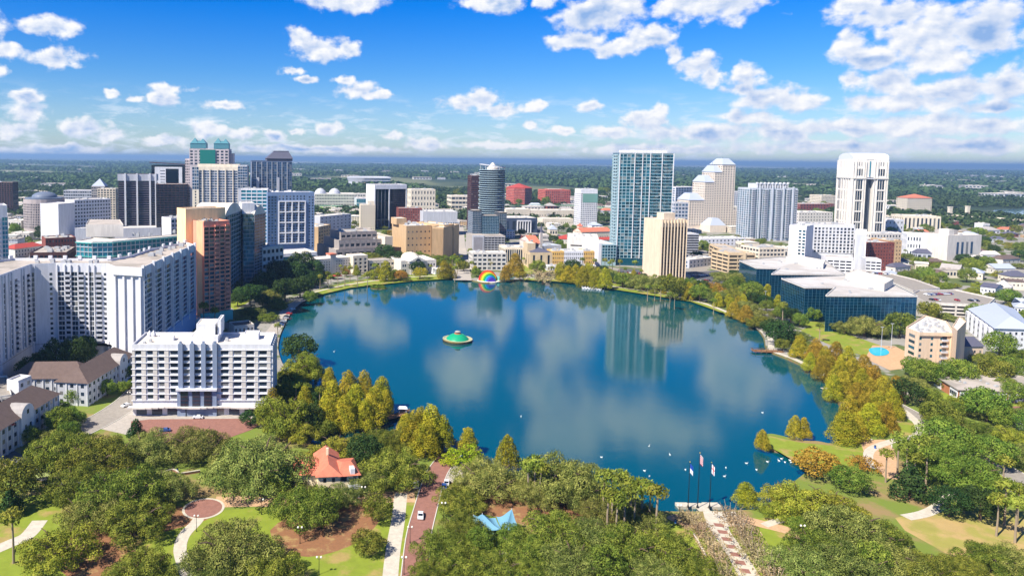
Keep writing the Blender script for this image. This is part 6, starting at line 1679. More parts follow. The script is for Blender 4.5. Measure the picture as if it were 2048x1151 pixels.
def black_glass(label, pts, top, pent, gk):
    z = top+GZ; P_ = roof_poly(pts, z)
    if sum(a.x*c.y-c.x*a.y for a, c in zip(P_, P_[1:]+P_[:1])) < 0: P_ = P_[::-1]
    ctr = sum(P_, Vector((0, 0)))/len(P_); b = Bd('black_glass_office', label, 'office building', ctr)
    b.mass(P_, 0, top, g_navy, mat('light_grey_roof', srgb(196,192,188), .9, var=.15, scale=.05, col2=srgb(180,174,168)), .5)
    n = len(P_); fr = mat('navy_frame', srgb(84,132,152), .5)
    for i in range(n):
        p, q = P_[i], P_[(i+1) % n]; t_ = (q-p).normalized(); nr = Vector((t_.y, -t_.x)); L_ = (q-p).length
        if nr.y < .5 and L_ > 4: b.fac(p, q, 0, top, max(3, int(L_/2.6)), 12, fr, g_navy, .05, .05, .08, ind=-1)
        mb = MB(); T, L_ = b.T(p, q); b.bar(mb, T, 0, L_, .1, .5, top-.5, top+.5); b.part('roof_edge', mb, m_offw)
    for pt, zh in pent:
        q = roof_poly(pt, z); 
        if sum(a.x*c.y-c.x*a.y for a, c in zip(q, q[1:]+q[:1])) < 0: q = q[::-1]
        b.mass(q, top+.13, top+zh, m_offw, m_roofw, .4, 'penthouse', foot=False)
    b.units(inset(P_, 1.5), top+.12, 8, gk, (1.0, 2.6), (.5, 1.2))
black_glass('black mirror-glass office with a white roof and notched corners, farther one', [(1479,521),(1513,536),(1560,537),(1544,548),(1692,549),(1672,538),(1652,522),(1560,514)], 22, [([(1572,522),(1580,517),(1650,530),(1646,538)], 4)], 3)
black_glass('black mirror-glass office with a white roof and notched corners, nearer one with palms in front', [(1564,557),(1610,575),(1671,575),(1653,591),(1834,592),(1800,575),(1770,560),(1690,551)], 24, [([(1690,560),(1712,553),(1786,572),(1768,583)], 5)], 4)
def deck(label, pts, z, cars=0):
    P_ = roof_poly(pts, z+GZ)
    if sum(a.x*c.y-c.x*a.y for a, c in zip(P_, P_[1:]+P_[:1])) < 0: P_ = P_[::-1]
    b = Bd('parking_deck', label, 'parking deck', sum(P_, Vector((0, 0)))/len(P_)); b.mass(P_, 0, z, m_offw, m_asph2, 1.1)
    n = len(P_)
    for i in range(n):
        p, q = P_[i], P_[(i+1) % n]; t_ = (q-p).normalized()
        if -t_.x < 0.3 and (q-p).length > 8: b.fac(p, q, .5, z-.4, max(2, int((q-p).length/9)), 3, m_offw, m_dark, .1, .45, .5, 40)
    return P_
D1 = deck('pale parking deck beyond the farther black mirror-glass office', [(1700,541),(1760,543),(1830,560),(1880,578),(1826,583),(1770,560)], 9)
D2 = deck('pale parking deck with parked cars right of the nearer black mirror-glass office', [(1838,582),(1912,581),(1990,598),(1975,612),(1850,606),(1822,590)], 9)
FOOT.append([tuple(G(x, y).xy) for x, y in ((1700,560),(1980,600),(2000,625),(1840,612))])
def pool_condo():
    pz = 20.0; z = pz+GZ; P_ = roof_poly([(1812,657),(1838,668),(1910,669),(1904,660),(1893,645),(1850,633)], z)
    P_ = P_ if sum(a.x*c.y-c.x*a.y for a, c in zip(P_, P_[1:]+P_[:1])) > 0 else P_[::-1]
    b = Bd('condominium', 'cream six-storey condominium with a white roof beside the pool', 'apartment building', sum(P_, Vector((0, 0)))/len(P_)); pk = mat('pinkish_cream_wall', srgb(226,200,172), .85, var=.04)
    b.mass(P_, 0, pz, pk, m_roofw, 1.0)
    A, B, C_ = roof_poly([(1838,668)], z)[0], roof_poly([(1910,669)], z)[0], roof_poly([(1812,657)], z)[0]
    T, W = b.T(A, B); fl = 6; zs = [1.8+j*3.2 for j in range(fl)]
    b.rep('window', 1.2, 1.5, T, [(W*f, zz) for zz in zs[::-1] for f in (.05, .37, .63)], g_teal, 40, .05)
    b.rep('balcony_opening', W*.13, 2.1, T, [(W*.72, zz) for zz in zs[::-1]], g_dark, 40, .05); b.balconies(A, B, [W*.72], [zz-1.4 for zz in zs], W*.15, .9, pk, m_greyl, 12)
    mb = MB(); b.bar(mb, T, W*.88, W, .004, .6, -.3, pz+.6); b.bar(mb, T, -.4, W, .61, .9, pz-.6, pz+1.05); b.part('corner_pier', mb, pk)
    T, W = b.T(C_, A); b.rep('wide_window', W*.45, 1.6, T, [(W*.5, zz) for zz in zs[::-1]], g_teal, 40, .05)
    q = roof_poly([(1904,662),(1914,671),(1932,652),(1918,641)], z+2); b.mass(q if sum(a.x*c.y-c.x*a.y for a, c in zip(q, q[1:]+q[:1])) > 0 else q[::-1], 0, pz+4, pk, m_roofw, .8, 'stair_tower')
    b.units(inset(P_, 1.2), pz+.12, 26, 51, (.9, 2.0), (.5, 1.2))
    gable_house('annex_house', 'cream annex with a slate-blue roof right of the condominium', 'house', (1920,716), (1965,716), 14, 7, 11, pk, m_slate, 4)
pool_condo()
def pool():
    P_ = smooth_line([tuple(G(x, y).xy) for x, y in ((1738,702),(1742,696),(1764,695),(1778,703),(1772,710),(1750,711))], 4, True); c = V2(P_[0])
    b = Bd('swimming_pool', 'small bright blue swimming pool with a pale edge left of the condominium', 'pool', c)
    mb = MB(); mb.prism([b.L(p) for p in offset_poly(P_, .7)], 0, .16); b.part('pool_edge', mb, m_path)
    mb = MB(); mb.poly([(*b.L(p), .2) for p in (P_ if sum(a[0]*d[1]-d[0]*a[1] for a, d in zip(P_, P_[1:]+P_[:1])) > 0 else P_[::-1])]); b.part('pool_water', mb, mat('pool_water', srgb(60,190,220), .1))
    tag(sheet('pool_terrace', [tuple(G(x, y).xy) for x, y in ((1730,716),(1745,690),(1790,692),(1830,712),(1820,735),(1780,740))], GZ+.06, m_tan), kind='structure')
pool()
def townhouses():
    P_ = rect((1972,690), (2070,688), 40); P_ = [V2(G(1988,698)), V2(G(2060,700)), V2(G(2024,655)), V2(G(1936,655))]
    b = Bd('townhouse_row', 'white townhouse row with bay fronts and a pale grey hipped roof at the right edge', 'townhouses', P_[0]); b.mass(P_, 0, 13, m_white, None)
    l_ = inset([Vector(b.L(p)) for p in P_], -1.0); m0 = (l_[0]+l_[1])/2; m1 = (l_[2]+l_[3])/2; m0 = m0.lerp(m1, .15); m1 = m1.lerp(m0, .15); mb = MB(); e = lambda v, z_: (v.x, v.y, z_)
    mb.poly([e(l_[0], 13.01), e(l_[1], 13.01), e(m0, 19)]); mb.quad(e(l_[1], 13.01), e(l_[2], 13.01), e(m1, 19), e(m0, 19)); mb.poly([e(l_[2], 13.01), e(l_[3], 13.01), e(m1, 19)]); mb.quad(e(l_[3], 13.01), e(l_[0], 13.01), e(m0, 19), e(m1, 19)); b.part('roof', mb, m_metalr)
    T, L_ = b.T(P_[3], P_[0]); n = 6
    for i in range(n):
        mb = MB(); u = (i+.15)*L_/n; b.bar(mb, T, u, u+L_/n*.55, .004, 2.2, -.3, 12.0); o = b.part('bay', mb, m_white)
        b.rep('window', 1.8, 1.6, (T[0]+T[2]*2.25, T[1], T[2]), [(u+L_/n*.27, zz) for zz in (2, 5.5, 9)], g_dark, 60, .02)
    T, L_ = b.T(P_[0], P_[1]); b.rep('window', 1.2, 1.6, T, [((i+.5)*L_/6, zz) for i in range(6) for zz in (3, 6.5, 10)], g_dark, 60, .05)
townhouses()
def school():
    P_ = [V2(G(1916,800)), V2(G(2080,806)), V2(G(2050,772)), V2(G(1868,770))]
    b = Bd('school_building', 'flat grey-roofed low school building with white window strips and brick walls', 'school', P_[0]); bk = mat('orange_brick', srgb(190,124,88), .9, var=.12, scale=.5)
    b.mass(P_, 0, 4.6, bk, m_roofg, .4)
    mb = MB(); l_ = [b.L(p) for p in inset(P_, -.8)]; mb.prism(l_, 5.05, 5.5); b.part('roof_edge', mb, m_roofg)
    for p, q, n in ((P_[0], P_[1], 5), (P_[3], P_[0], 3)):
        T, L_ = b.T(p, q)
        for i in range(n):
            if i == 1 and n == 3: continue
            mb = MB(); b.bar(mb, T, (i+.06)*L_/n, (i+.94)*L_/n, .004, .35, .2, 4.4); b.part('white_panel', mb, m_white)
            b.rep('window', L_/n*.7/4, 1.9, (T[0]+T[2]*.36, T[1], T[2]), [((i+.2+.2*k)*L_/n, 2.4) for k in range(4)], g_dark, 60, .02)
    b.units(inset(P_, 3), 5.5, 7, 88, (.8, 1.6), (.4, .9))
school()
g_roofs = [m_metalr, m_slate, m_offw, m_shingle, m_greyc]
hs_ = [(1762,566,1800,563,'small grey house'),(1790,548,1820,546,'white house with two gables'),(1830,540,1856,542,'pink-walled gable house'),(1850,556,1880,560,'brick chapel-like house'),(1880,545,1918,549,'low white-roofed house'),
 (1925,556,1965,560,'long pale house'),(1960,588,1990,592,'slate-roofed white house'),(1985,582,2020,586,'grey house with white gables'),(2015,578,2048,580,'pale-roofed house'),(2012,602,2045,606,'white house with dormers'),
 (1990,548,2030,548,'wide white-roofed house'),(2020,565,2060,566,'long white-roofed house'),(1965,520,2000,520,'cream cottage'),(2005,530,2040,528,'white cottage'),(1985,640,2010,642,'hidden white cottage'),(2028,625,2056,628,'white-roofed garage house')]
for i, (x0, y0, x1, y1, d_) in enumerate(hs_):
    rr = random.Random(i); gable_house('house', '%s %s the parking decks at the right, number %s from the left' % (d_, 'beyond', ordinal(i)) if False else '%s among the trees %s' % (d_, ('behind the parking decks','right of the brown brick block','before the white hall with four tall windows','below the white hall with four tall windows','right of the brick chapel-like house','under the round-crowned trees','just behind the white-roofed deck','above the pale grey townhouse roof','at the right edge','nearest the townhouse row','right of the long cream gable','at the right edge below the white cottages','high on the right','at the far right edge','left of the right edge','close to the right edge')[i]), 'house',
     (x0, y0), (x1, y1), rr.uniform(12, 18), rr.uniform(4.5, 7.5), rr.uniform(8.5, 11), [m_white, m_offw, m_cream][i % 3], g_roofs[i % 5], 4, group='houses on the right', gable=i % 2 == 0)
# ------------------------------------------------------------------ the park's trees, one by one
trees('beside the lower brown-roofed terrace', 'trees beside the brown-roofed terraces', [
 ('oak',120,890,150,1.1),('oak',205,905,150,1.1),('greyoak',285,890,140),('oak',70,925,80),('green',120,840,60),('green',150,790,40),('green',215,775,40),('green',255,745,30,1.2),('green',140,830,40),
 ('oak',150,960,140),('oak',245,975,190),('oak',325,965,130),('greyoak',190,1010,150),('oak',270,1030,150),('green',22,965,110),('magnolia',272,852,42),('green',60,870,40),('magnolia',20,1000,60)])
trees('round the lawns by the brick circle', 'trees round the lawns with curved paths', [
 ('olive',118,1085,165,0.85),('oak',282,1128,150),('oak',470,1085,200),('oak',545,1130,150),('palm',25,1030,52),('oak',420,1125,120)])
trees('round the salmon-roofed villa', 'trees round the villa with the red roof', [
 ('greyoak',395,882,135),('oak',520,920,215),('oak',470,905,120),('oak',620,1000,150,1.25),('oak',680,985,80,1.2),('green',757,1018,66,0.9),('green',735,1085,72,0.7),('oak',790,930,160),('greyoak',740,950,110),('dark',500,838,44,0.8),('green',560,960,70),('oak',602,975,64,1.2)])
trees('on the bank behind the dark-windowed white building', 'trees on the near bank, left', [
 ('dark',598,700,74),('olive',612,722,86,1.3),('olive',585,742,80,1.2),('olive',632,742,50,1.3),('palm',612,772,24),('palm',592,768,26),('palm',640,778,24),('green',565,790,50),('green',590,790,40),('dark',575,765,40),
 ('olive',575,818,120,1.3),('green',540,825,70),('dark',618,838,66,1.1),('olive',598,855,80,1.1),('green',560,858,60),('olive',545,800,50,1.1),('cypress',545,800,44,1.1),('dark',640,800,44),('cypress',610,800,50,1.1),('cypress',590,830,50)])
trees('in the grove by the boardwalk', 'cypresses of the grove by the boardwalk', [
 ('cypress',658,755,40),('cypress',665,795,66),('cypress',696,772,60),('cypress',712,802,66),('cypress',728,770,54),('cypress',748,808,66),('cypress',764,782,56),('cypress',690,822,60),('cypress',655,825,54),('cypress',772,802,44),('gold',672,790,44,.9),('green',645,856,50,0.8),('cypress',730,825,50)])
trees('between the pond and the brick road', 'trees between the pond and the brick road', [
 ('olive',676,888,92,1.1),('oak',752,876,100),('oak',795,874,90),('cypress',828,858,76,.9),('cypress',862,850,80,.95),('cypress',884,862,66,.9),('cypress',850,876,76,.8),('cypress',813,850,56,.8),('gold',870,858,50,.9),('dark',730,905,80),('palm',815,900,26),('olive',635,905,76,.9),('cypress',842,840,50),('olive',720,880,60)])
trees('on the shore right of the brick road', 'trees on the near bank, middle', [
 ('cypress',936,876,52,.8),('lime',935,902,86),('cypress',1015,898,56,1.0),('greyoak',972,952,150),('oak',920,990,110),('palm',1058,928,42),('palm',1072,922,45),('palm',1082,934,42),
 ('oak',1125,945,160,1.3),('oak',1085,975,120,1.1),('oak',1165,975,120,1.1),('lime',900,915,50,.8)])
trees('on the bank left of the flag poles', 'palms left of the flag poles', [
 ('oak',1195,1010,100,1.1),('palm',1208,950,47),('palm',1225,958,50),('palm',1243,952,47),('palm',1262,966,47),('palm',1218,985,47),('palm',1236,998,45),('palm',1285,968,45),('palm',1302,975,45),('palm',1315,982,47),('palm',1250,982,47),('palm',1270,985,45)])
trees('in the near park round the shade sails', 'trees of the near park, middle', [
 ('oak',885,1085,130),('oak',930,1050,110),('oak',1110,1050,150),('oak',1050,1090,130),('oak',1180,1065,140),('greyoak',1280,1020,110,1.1),('oak',1250,1085,160),('oak',1330,1090,150),('oak',1150,1120,150),
 ('oak',1000,1130,120),('oak',930,1120,130),('green',1215,1130,90),('oak',1390,1125,110),('oak',860,1140,100),('green',960,1080,60),('oak',1060,1140,110),('lime',1205,1150,44),('green',1020,1075,60),('oak',1215,1010,80),('lime',905,1060,40),('greyoak',1300,1140,130),('lime',1290,1165,60)])
trees('in the row left of the brick-panel walk', 'crape myrtles along the avenue of brick panels', [
 ('myrtle',1384,1030,59),('myrtle',1402,1052,62),('myrtle',1420,1078,65),('myrtle',1436,1104,70),('myrtle',1452,1136,72),('myrtle',1368,1025,44)])
trees('in the row right of the brick-panel walk', 'crape myrtles along the avenue of brick panels', [
 ('myrtle',1462,1022,65),('myrtle',1482,1042,70),('myrtle',1492,1066,72),('myrtle',1510,1092,78),('myrtle',1530,1120,80),('myrtle',1550,1150,85)])
trees('right of the flag poles by the water', 'trees right of the flag poles', [
 ('cypress',1492,984,54,.72),('olive',1560,985,90,.9),('olive',1600,990,130,.95),('olive',1660,1000,120,.9),('olive',1560,1015,80,.8),('rust',1632,925,84,.8),('sparse',1726,918,64),('green',1700,960,80,.7),('green',1600,1050,50,.7),
 ('oak',1700,1050,160,1.1),('oak',1640,1090,150),('oak',1760,1065,130),('oak',1600,1125,140),('oak',1700,1120,170),('greyoak',1790,1110,130),('oak',1860,1130,120),('green',1740,1120,80),('oak',1980,1110,120),('oak',1930,1130,100),('greyoak',2040,1120,120)])
trees('on the grassy tongue of land in the lake', 'trees on the grassy tongue of land', [
 ('cypress',1525,876,34,1.0),('gold',1590,852,42,1.0),('gold',1607,854,38,1.0)])
trees('behind the grassy tongue of land', 'trees at the right end of the grassy tongue', [
 ('cypress',1690,850,72,.75),('gold',1738,835,70,.8),('magnolia',1820,955,78),('biggreen',1915,925,170),('biggreen',1870,905,110),('dark',1900,1005,74),('dark',1962,1010,80),('oak',1960,950,110),
 ('palm',1800,875,40),('palm',1815,895,40),('palm',1838,880,40),('palm',1855,905,38),('palm',1775,905,32),('palm',1868,880,34),('palm',1830,915,34),('palm',2015,968,44),('palm',1998,998,40),('palm',2036,1004,44),('palm',2040,975,40),('palm',2010,920,36),
 ('green',1890,880,90),('oak',1930,880,80),('green',1985,905,80),('oak',2030,900,90),('green',1880,830,70),('oak',1960,855,80)])
trees('in the golden grove on the right shore', 'golden cypresses on the right shore', [
 ('gold',1632,700,44),('gold',1650,716,46),('gold',1645,735,44),('gold',1672,708,48),('gold',1695,718,50),('cypress',1680,745,50),('gold',1705,742,52),('gold',1728,735,50),('gold',1690,768,50),('cypress',1668,772,44),('gold',1722,765,54),('gold',1748,758,54),('gold',1712,792,52),('gold',1740,785,56),('gold',1768,780,56),
 ('gold',1728,815,54),('gold',1755,810,56),('gold',1785,805,54),('cypress',1700,815,50),('gold',1772,832,54),('gold',1792,775,46),('dark',1812,785,60),('oak',1824,762,60),('gold',1620,722,34),('cypress',1710,850,56,.85)])

trees('round the flat grey-roofed school', 'trees round the flat grey-roofed school', [
 ('green',1850,745,60),('green',1885,750,60),('green',1920,745,64),('oak',1955,750,60),('green',1990,745,64),('green',2025,740,60),('oak',1870,735,50),('green',1830,735,50),('oak',2040,705,60),('green',2000,690,60),('green',1975,810,80),('oak',1980,715,60),('green',2030,785,50),('oak',1900,765,50),('green',2010,770,40)])
trees('on the lawn before the dark glass offices', 'trees before the dark glass offices', [
 ('greyoak',1690,650,62),('oak',1730,648,80,1.2),('oak',1762,655,60),('green',1800,650,60),('oak',1775,640,50),('green',1625,628,34),('cypress',1556,600,22),('palm',1566,610,24),('green',1600,640,34),('green',1640,620,34),('cypress',1535,580,26,.9),('green',1505,585,50),('dark',1660,615,20)])
trees('on the shore below the ribbed tower', 'trees on the right shore', [
 ('cypress',1210,555,36),('cypress',1190,556,31),('green',1245,560,36),('oak',1285,560,72),('oak',1265,555,60),('palm',1310,572,15),('palm',1322,574,15),('palm',1296,573,15),('green',1345,575,53),('palm',1340,588,15),('palm',1350,590,15),('cypress',1378,580,31),('green',1400,586,41),('oak',1395,585,43),
 ('greyoak',1440,592,60),('oak',1490,610,60),('oak',1480,585,72),('gold',1468,618,36,.8),('gold',1492,626,38,.8),('oak',1525,640,62),('dark',1560,668,60),('greyoak',1595,670,60),('dark',1545,655,43),('palm',1428,600,15),('sparse',1430,570,48),('oak',1465,555,67),('oak',1500,560,55),('oak',1440,548,36),
 ('oak',1620,690,48),('green',1565,690,29),('green',1592,705,24,.8),('cypress',1600,690,41),('palm',1640,650,18),('greyoak',1510,645,36)])
trees('on the shore right of the rainbow bandshell', 'trees on the far shore, right', [
 ('gold',1030,528,46,.9),('gold',1012,545,32,.9),('rust',1040,550,26,.9),('sparse',1086,545,64),('green',1075,535,35),('cypress',1122,540,35,.9),('cypress',1136,546,32,.9),('cypress',1152,545,32),('cypress',1166,550,35),('cypress',1180,545,35),('dark',1145,535,38),('oak',1230,548,44),('palm',1210,520,13),('palm',1190,520,13),('palm',1165,518,13),('palm',1240,522,13),('palm',1270,524,13),('palm',1225,521,13)])
trees('on the shore left of the rainbow bandshell', 'trees on the far shore, middle', [
 ('rust',975,524,34,.9),('rust',990,521,36,.9),('green',953,545,21),('cypress',950,538,18,.8),('palm',944,525,13),('palm',940,500,13),('palm',946,512,13),('cypress',888,537,39,.8),('oak',850,522,57),('greyoak',862,516,52),('oak',885,518,57),('dark',835,535,34),('rust',840,545,34,.8),('cypress',900,540,31,.8),('palm',905,515,15),('palm',915,520,15),('palm',910,535,15),('palm',750,530,15),('dark',790,520,44),
 ('oak',760,520,57),('oak',720,520,60),('oak',740,512,52),('cypress',772,540,39,.9),('olive',745,545,39,.9),('palm',700,535,15),('palm',690,545,15),('palm',715,545,15),('palm',735,548,15),('palm',676,548,13),('palm',662,552,13),('palm',657,556,11),('green',700,530,34),('oak',795,545,44),('rust',800,550,31,.8),('green',815,520,39),('dark',770,505,39)])
trees('on the left shore under the mirrored offices', 'dark trees on the left shore', [
 ('dark',560,545,60),('dark',600,530,60),('dark',590,550,60),('dark',625,540,46),('dark',630,560,40),('oak',500,560,50),('dark',530,565,56),('dark',500,590,50),('oak',540,590,60),('dark',570,580,56),('dark',600,575,50),('green',545,545,40),('oak',505,620,60,.8),('oak',485,640,50,.8),('oak',535,632,50,.8),('green',415,622,30),('palm',408,610,26),('palm',430,620,22),('green',620,595,30),('oak',640,545,40),('dark',520,530,30),('palm',640,552,14),('palm',655,545,12),('oak',560,610,40,.8),('palm',555,650,18),('dark',475,600,34),('dark',470,575,30)])
trees('before the white podium wall', 'trees before the white podium wall', [
 ('dark',55,742,50,1.3),('dark',112,722,64,1.5),('dark',148,714,60,1.6),('dark',170,704,50,1.5),('oak',132,735,70,1.2),('oak',66,738,60,1.2),('dark',192,704,36,1.3),('dark',85,730,50,1.4),('green',80,742,26),('green',245,775,26,1.2),('green',262,770,20,1.2)])
# ------------------------------------------------------------------ things in the park and on the water
def villa():
    A, B = (588,985), (652,985); P_ = rect(A, (645,985), 13); b = Bd('villa', 'cream villa with a salmon tiled roof, balcony and small dormer among the oaks', 'villa', P_[0])
    cw = mat('cream_render', srgb(232,218,184), .9, var=.05)
    def wing(q, eave, ridge, across, name):
        b.mass(q, 0, eave, cw, None, 0, name); l_ = inset([Vector(b.L(p)) for p in q], -.9); e = lambda v, z: (v.x, v.y, z); mb = MB()
        i = 0 if across else 1
        a0, a1, a2, a3 = [l_[(i+k) % 4] for k in range(4)]; m0 = (a0+a3)/2; m1 = (a1+a2)/2; d_ = (m1-m0).normalized(); L_ = (m1-m0).length; k = min(L_*.3, (a0-a3).length*.35); m0 += d_*k; m1 -= d_*(0 if not across else k)
        mb.quad(e(a0, eave), e(a1, eave), e(m1, ridge), e(m0, ridge)); mb.quad(e(a2, eave), e(a3, eave), e(m0, ridge), e(m1, ridge)); mb.poly([e(a1, eave), e(a2, eave), e(m1, ridge)]); mb.poly([e(a3, eave), e(a0, eave), e(m0, ridge)]); mb.poly([e(p, eave-.02) for p in (a3, a2, a1, a0)])
        return b.part('roof', mb, m_redtile)
    wing(P_, 6.4, 8.6, True, 'west_wall')
    q = rect((636,992), (680,990), 17); wing(q, 6.9, 9.8, False, 'centre_wall')
    q2 = rect((681,990), (716,987), 12); r_ = wing(q2, 6.8, 8.8, True, 'east_wall')
    T, L_ = b.T(q2[0], q2[1]); T1, L1 = b.T(q[0], q[1])
    b.rep('window', 1.2, 1.7, T, [(L_*.25, 5.6), (L_*.12, 5.6), (L_*.8, 5.6), (L_*.6, 2)], g_dark, 20, .05); b.rep('window', 1.0, 1.4, T1, [(L1*.3, 5.4), (L1*.7, 5.4), (L1*.5, 2.2)], g_dark, 20, .05)
    mb = MB(); b.bar(mb, T, L_*.4, L_+.4, .01, 3.0, 3.2, 3.6); b.bar(mb, T, L_*.4, L_+.4, 2.8, 3.01, 3.601, 4.7); b.part('balcony', mb, m_white)
    for k in range(4): mb = MB(); b.bar(mb, T, L_*(.42+.17*k), L_*(.42+.17*k)+.35, 2.4, 2.75, -.3, 3.19); b.part('porch_post', mb, m_white)
    mb = MB(); b.bar(mb, T, L_*.55, L_*.55+1.5, -2.5, .2, 7.0, 8.8); b.part('dormer', mb, m_white)
    c = b.L(sub(q, .5, .5, .6, .6)[0]); mb = MB(); mb.box(c[0]-.4, c[0]+.4, c[1]-.4, c[1]+.4, 9, 12.0); b.part('chimney', mb, cw)
villa()
def fountain():
    c = G(915, 681, 0); t = thing('lake_fountain', 'green domed fountain island with a pale toothed rim in the lake', 'fountain', (c.x, c.y, 0.0))
    k = 58/2*(c-CAM).dot(fwd)/FPX; mk = lambda pr, nm, m_, sg=48: (lambda mb: (mb.lathe(pr, sg), mb.build(nm, m_, t))[1])(MB())
    mk([(k*.95, -1), (k*.96, .5), (k, .9), (k, 1.3), (k*.93, 1.35), (k*.86, .9)], 'rim', mat('aged_brass', srgb(176,160,96), .6, var=.3, scale=1.5))
    mk([(k*1.0, 1.32), (k*1.02, 1.5), (k*.94, 1.5), (k*.93, 1.3)], 'rim_rail', mat('dull_rail', srgb(176,172,140), .7))
    mk([(k*.8, .8), (k*.74, 1.8), (k*.6, 3.0), (k*.44, 3.9), (k*.3, 4.4), (k*.26, 4.5)], 'dome', mat('fountain_green', srgb(24,156,112), .4, var=.15, scale=.4))
    mk([(k*.24, 4.45), (k*.24, 4.7), (k*.2, 4.8)], 'crown_ring', mat('copper', srgb(190,110,70), .5), 24)
    mk([(k*.16, 5.1), (k*.2, 5.8), (k*.12, 6.2), (k*.03, 6.3)], 'top_nozzle', m_greyc, 20)
    tooth = MB(); tooth.box(-.18, .18, -.15, .15, .1, .85); me = tooth.mesh('tooth', m_brown)
    mb = MB()
    for i in range(60):
        a = 2*math.pi*i/60; x, y = math.cos(a)*k*1.0, math.sin(a)*k*1.0; mb.box(x-.16, x+.16, y-.16, y+.16, .12, .86)
    mb.build('rim_teeth', m_brown, t)
fountain()
def bandshell():
    c = G(975, 560, GZ); t = thing('bandshell', 'half-dome bandshell painted in rainbow bands at the far shore', 'bandshell', (c.x, c.y, GZ), R(14))
    k = 38/2*(c-CAM).dot(fwd)/FPX*1.02
    cols = [(224,52,44), (240,120,40), (248,206,40), (130,190,60), (40,150,80), (40,170,200), (50,110,200), (96,70,180)]
    for i in range(8):
        mb = MB(); r_ = k*(1-.085*i); y0 = -i*k*.13
        sh = k*.135; n = 20
        for j in range(n):
            a, d = math.pi*j/n, math.pi*(j+1)/n
            for s0, s1 in ((0, 1),):
                p = [(-math.cos(a)*r_, y0, math.sin(a)*r_*1.05), (-math.cos(d)*r_, y0, math.sin(d)*r_*1.05), (-math.cos(d)*r_*.985, y0-sh, math.sin(d)*r_*1.03), (-math.cos(a)*r_*.985, y0-sh, math.sin(a)*r_*1.03)]
                mb.quad(p[0], p[3], p[2], p[1])
                r2 = k*(1-.085*(i+1)); y1 = y0-sh+.02
                mb.quad((-math.cos(a)*r_*.985, y1, math.sin(a)*r_*1.03), (-math.cos(a)*r2, y1, math.sin(a)*r2*1.05), (-math.cos(d)*r2, y1, math.sin(d)*r2*1.05), (-math.cos(d)*r_*.985, y1, math.sin(d)*r_*1.03))
        mb.build('painted_band', mat('rainbow_paint_%d' % i, srgb(*cols[i]), .5), t)
    mb = MB(); r_ = k*(1-.085*8); mb.poly([(-math.cos(math.pi*j/16)*r_, -8*k*.13, math.sin(math.pi*j/16)*r_*1.05) for j in range(17)]); mb.build('end_panel', mat('violet_paint', srgb(92,64,190), .5), t)
    mb = MB(); mb.lathe([(k*1.25, -1.6), (k*1.25, -.1), (k*1.1, .25)], 32, 0, -k*.25, 0, 1.0, .8); mb.build('stage', m_cream, t)
    mb = MB(); mb.box(k*1.02, k*1.25, -k*.6, k*.2, .3, 3.2); mb.build('side_block', mat('pale_teal_wall', srgb(120,190,180), .7), t)
    # seating fan behind
    P_ = [tuple(G(x, y).xy) for x, y in ((1002,548),(1010,544),(1028,545),(1030,553),(1020,562),(1000,558))]
    tag(sheet('amphitheatre_floor', smooth_line(P_, 4, True), GZ+.09, mat('teal_seating', srgb(100,140,146), .8)), kind='structure')
bandshell()
def flags():
    xs = [((1376,1014), (1380,924), 'left of the three flagpoles, with a blue and white flag', [(40,80,180), (235,235,240)], 14), ((1395,1014), (1402,906), 'tallest middle flagpole with a red and white striped flag', [(190,40,50), (235,235,240)], 18), ((1419,1014), (1424,925), 'right of the three flagpoles, with a white flag with a red cross', [(235,235,240), (200,60,50)], 14)]
    for (bx_, by_), (tx_, ty_), lab, cl, _ in xs:
        c = G(bx_, by_, GZ); H = topz(c, ty_)-GZ; t = thing('flagpole', lab, 'flagpole', (c.x, c.y, GZ), 0, 'flagpoles on the platform in the water')
        mb = MB(); mb.tube([(0, 0, 0), (0, 0, H*.5), (0, 0, H)], [.14, .11, .06], 8); mb.build('pole', m_blkm, t)
        mb = MB(); mb.lathe([(.02, H), (.16, H+.1), (.16, H+.25), (.02, H+.4)], 10); mb.build('finial', mat('gold_paint', srgb(200,160,60), .3, metal=.8), t)
        mb = MB(); mb.lathe([(.4, 0), (.4, .3), (.18, .8), (.15, .9)], 12); mb.build('base', m_blkm, t)
        mb = MB(); n = 12; fh = 3.0; fw = 1.7      # a flag hanging in folds
        mi = lambda i, j: (1 if j % 2 == 0 else 0) if 'striped' in lab else ((0 if j < 5 else 1) if 'blue' in lab else (1 if abs(i-6) < 1 or abs(j-4) < 1 else 0))
        for i in range(n):
            for j in range(10):
                f = lambda a, d: (.12+a/n*fw*.55, .25*math.sin(a*1.6)*(a/n), H-.3-d/10*fh-a/n*1.1)
                mb.quad(f(i, j+1), f(i+1, j+1), f(i+1, j), f(i, j), mi(i, j))
        mb.build('flag', [mat('flag_%d_%d_%d' % q, srgb(*q), .8) for q in cl], t)
flags()
def platform():
    c = G(1398, 1014, 0); t = thing('flag_platform', 'pale stone platform in the water carrying the three flagpoles', 'platform', (c.x, c.y, 0))
    mb = MB(); mb.box(-7.2, -3.4, -1.3, 1.5, -1, .95); mb.build('left_bay', m_path, t); mb = MB(); mb.box(-3.38, 1.6, -1.0, 1.2, -1, .93); mb.build('centre_bay', m_path, t); mb = MB(); mb.box(1.62, 6.8, -1.3, 1.7, -1, .95); mb.build('right_bay', m_path, t)
    mb = MB(); mb.box(-1.8, 1.8, -6, -1.02, .6, .92); mb.build('gangway', m_path, t)
platform()
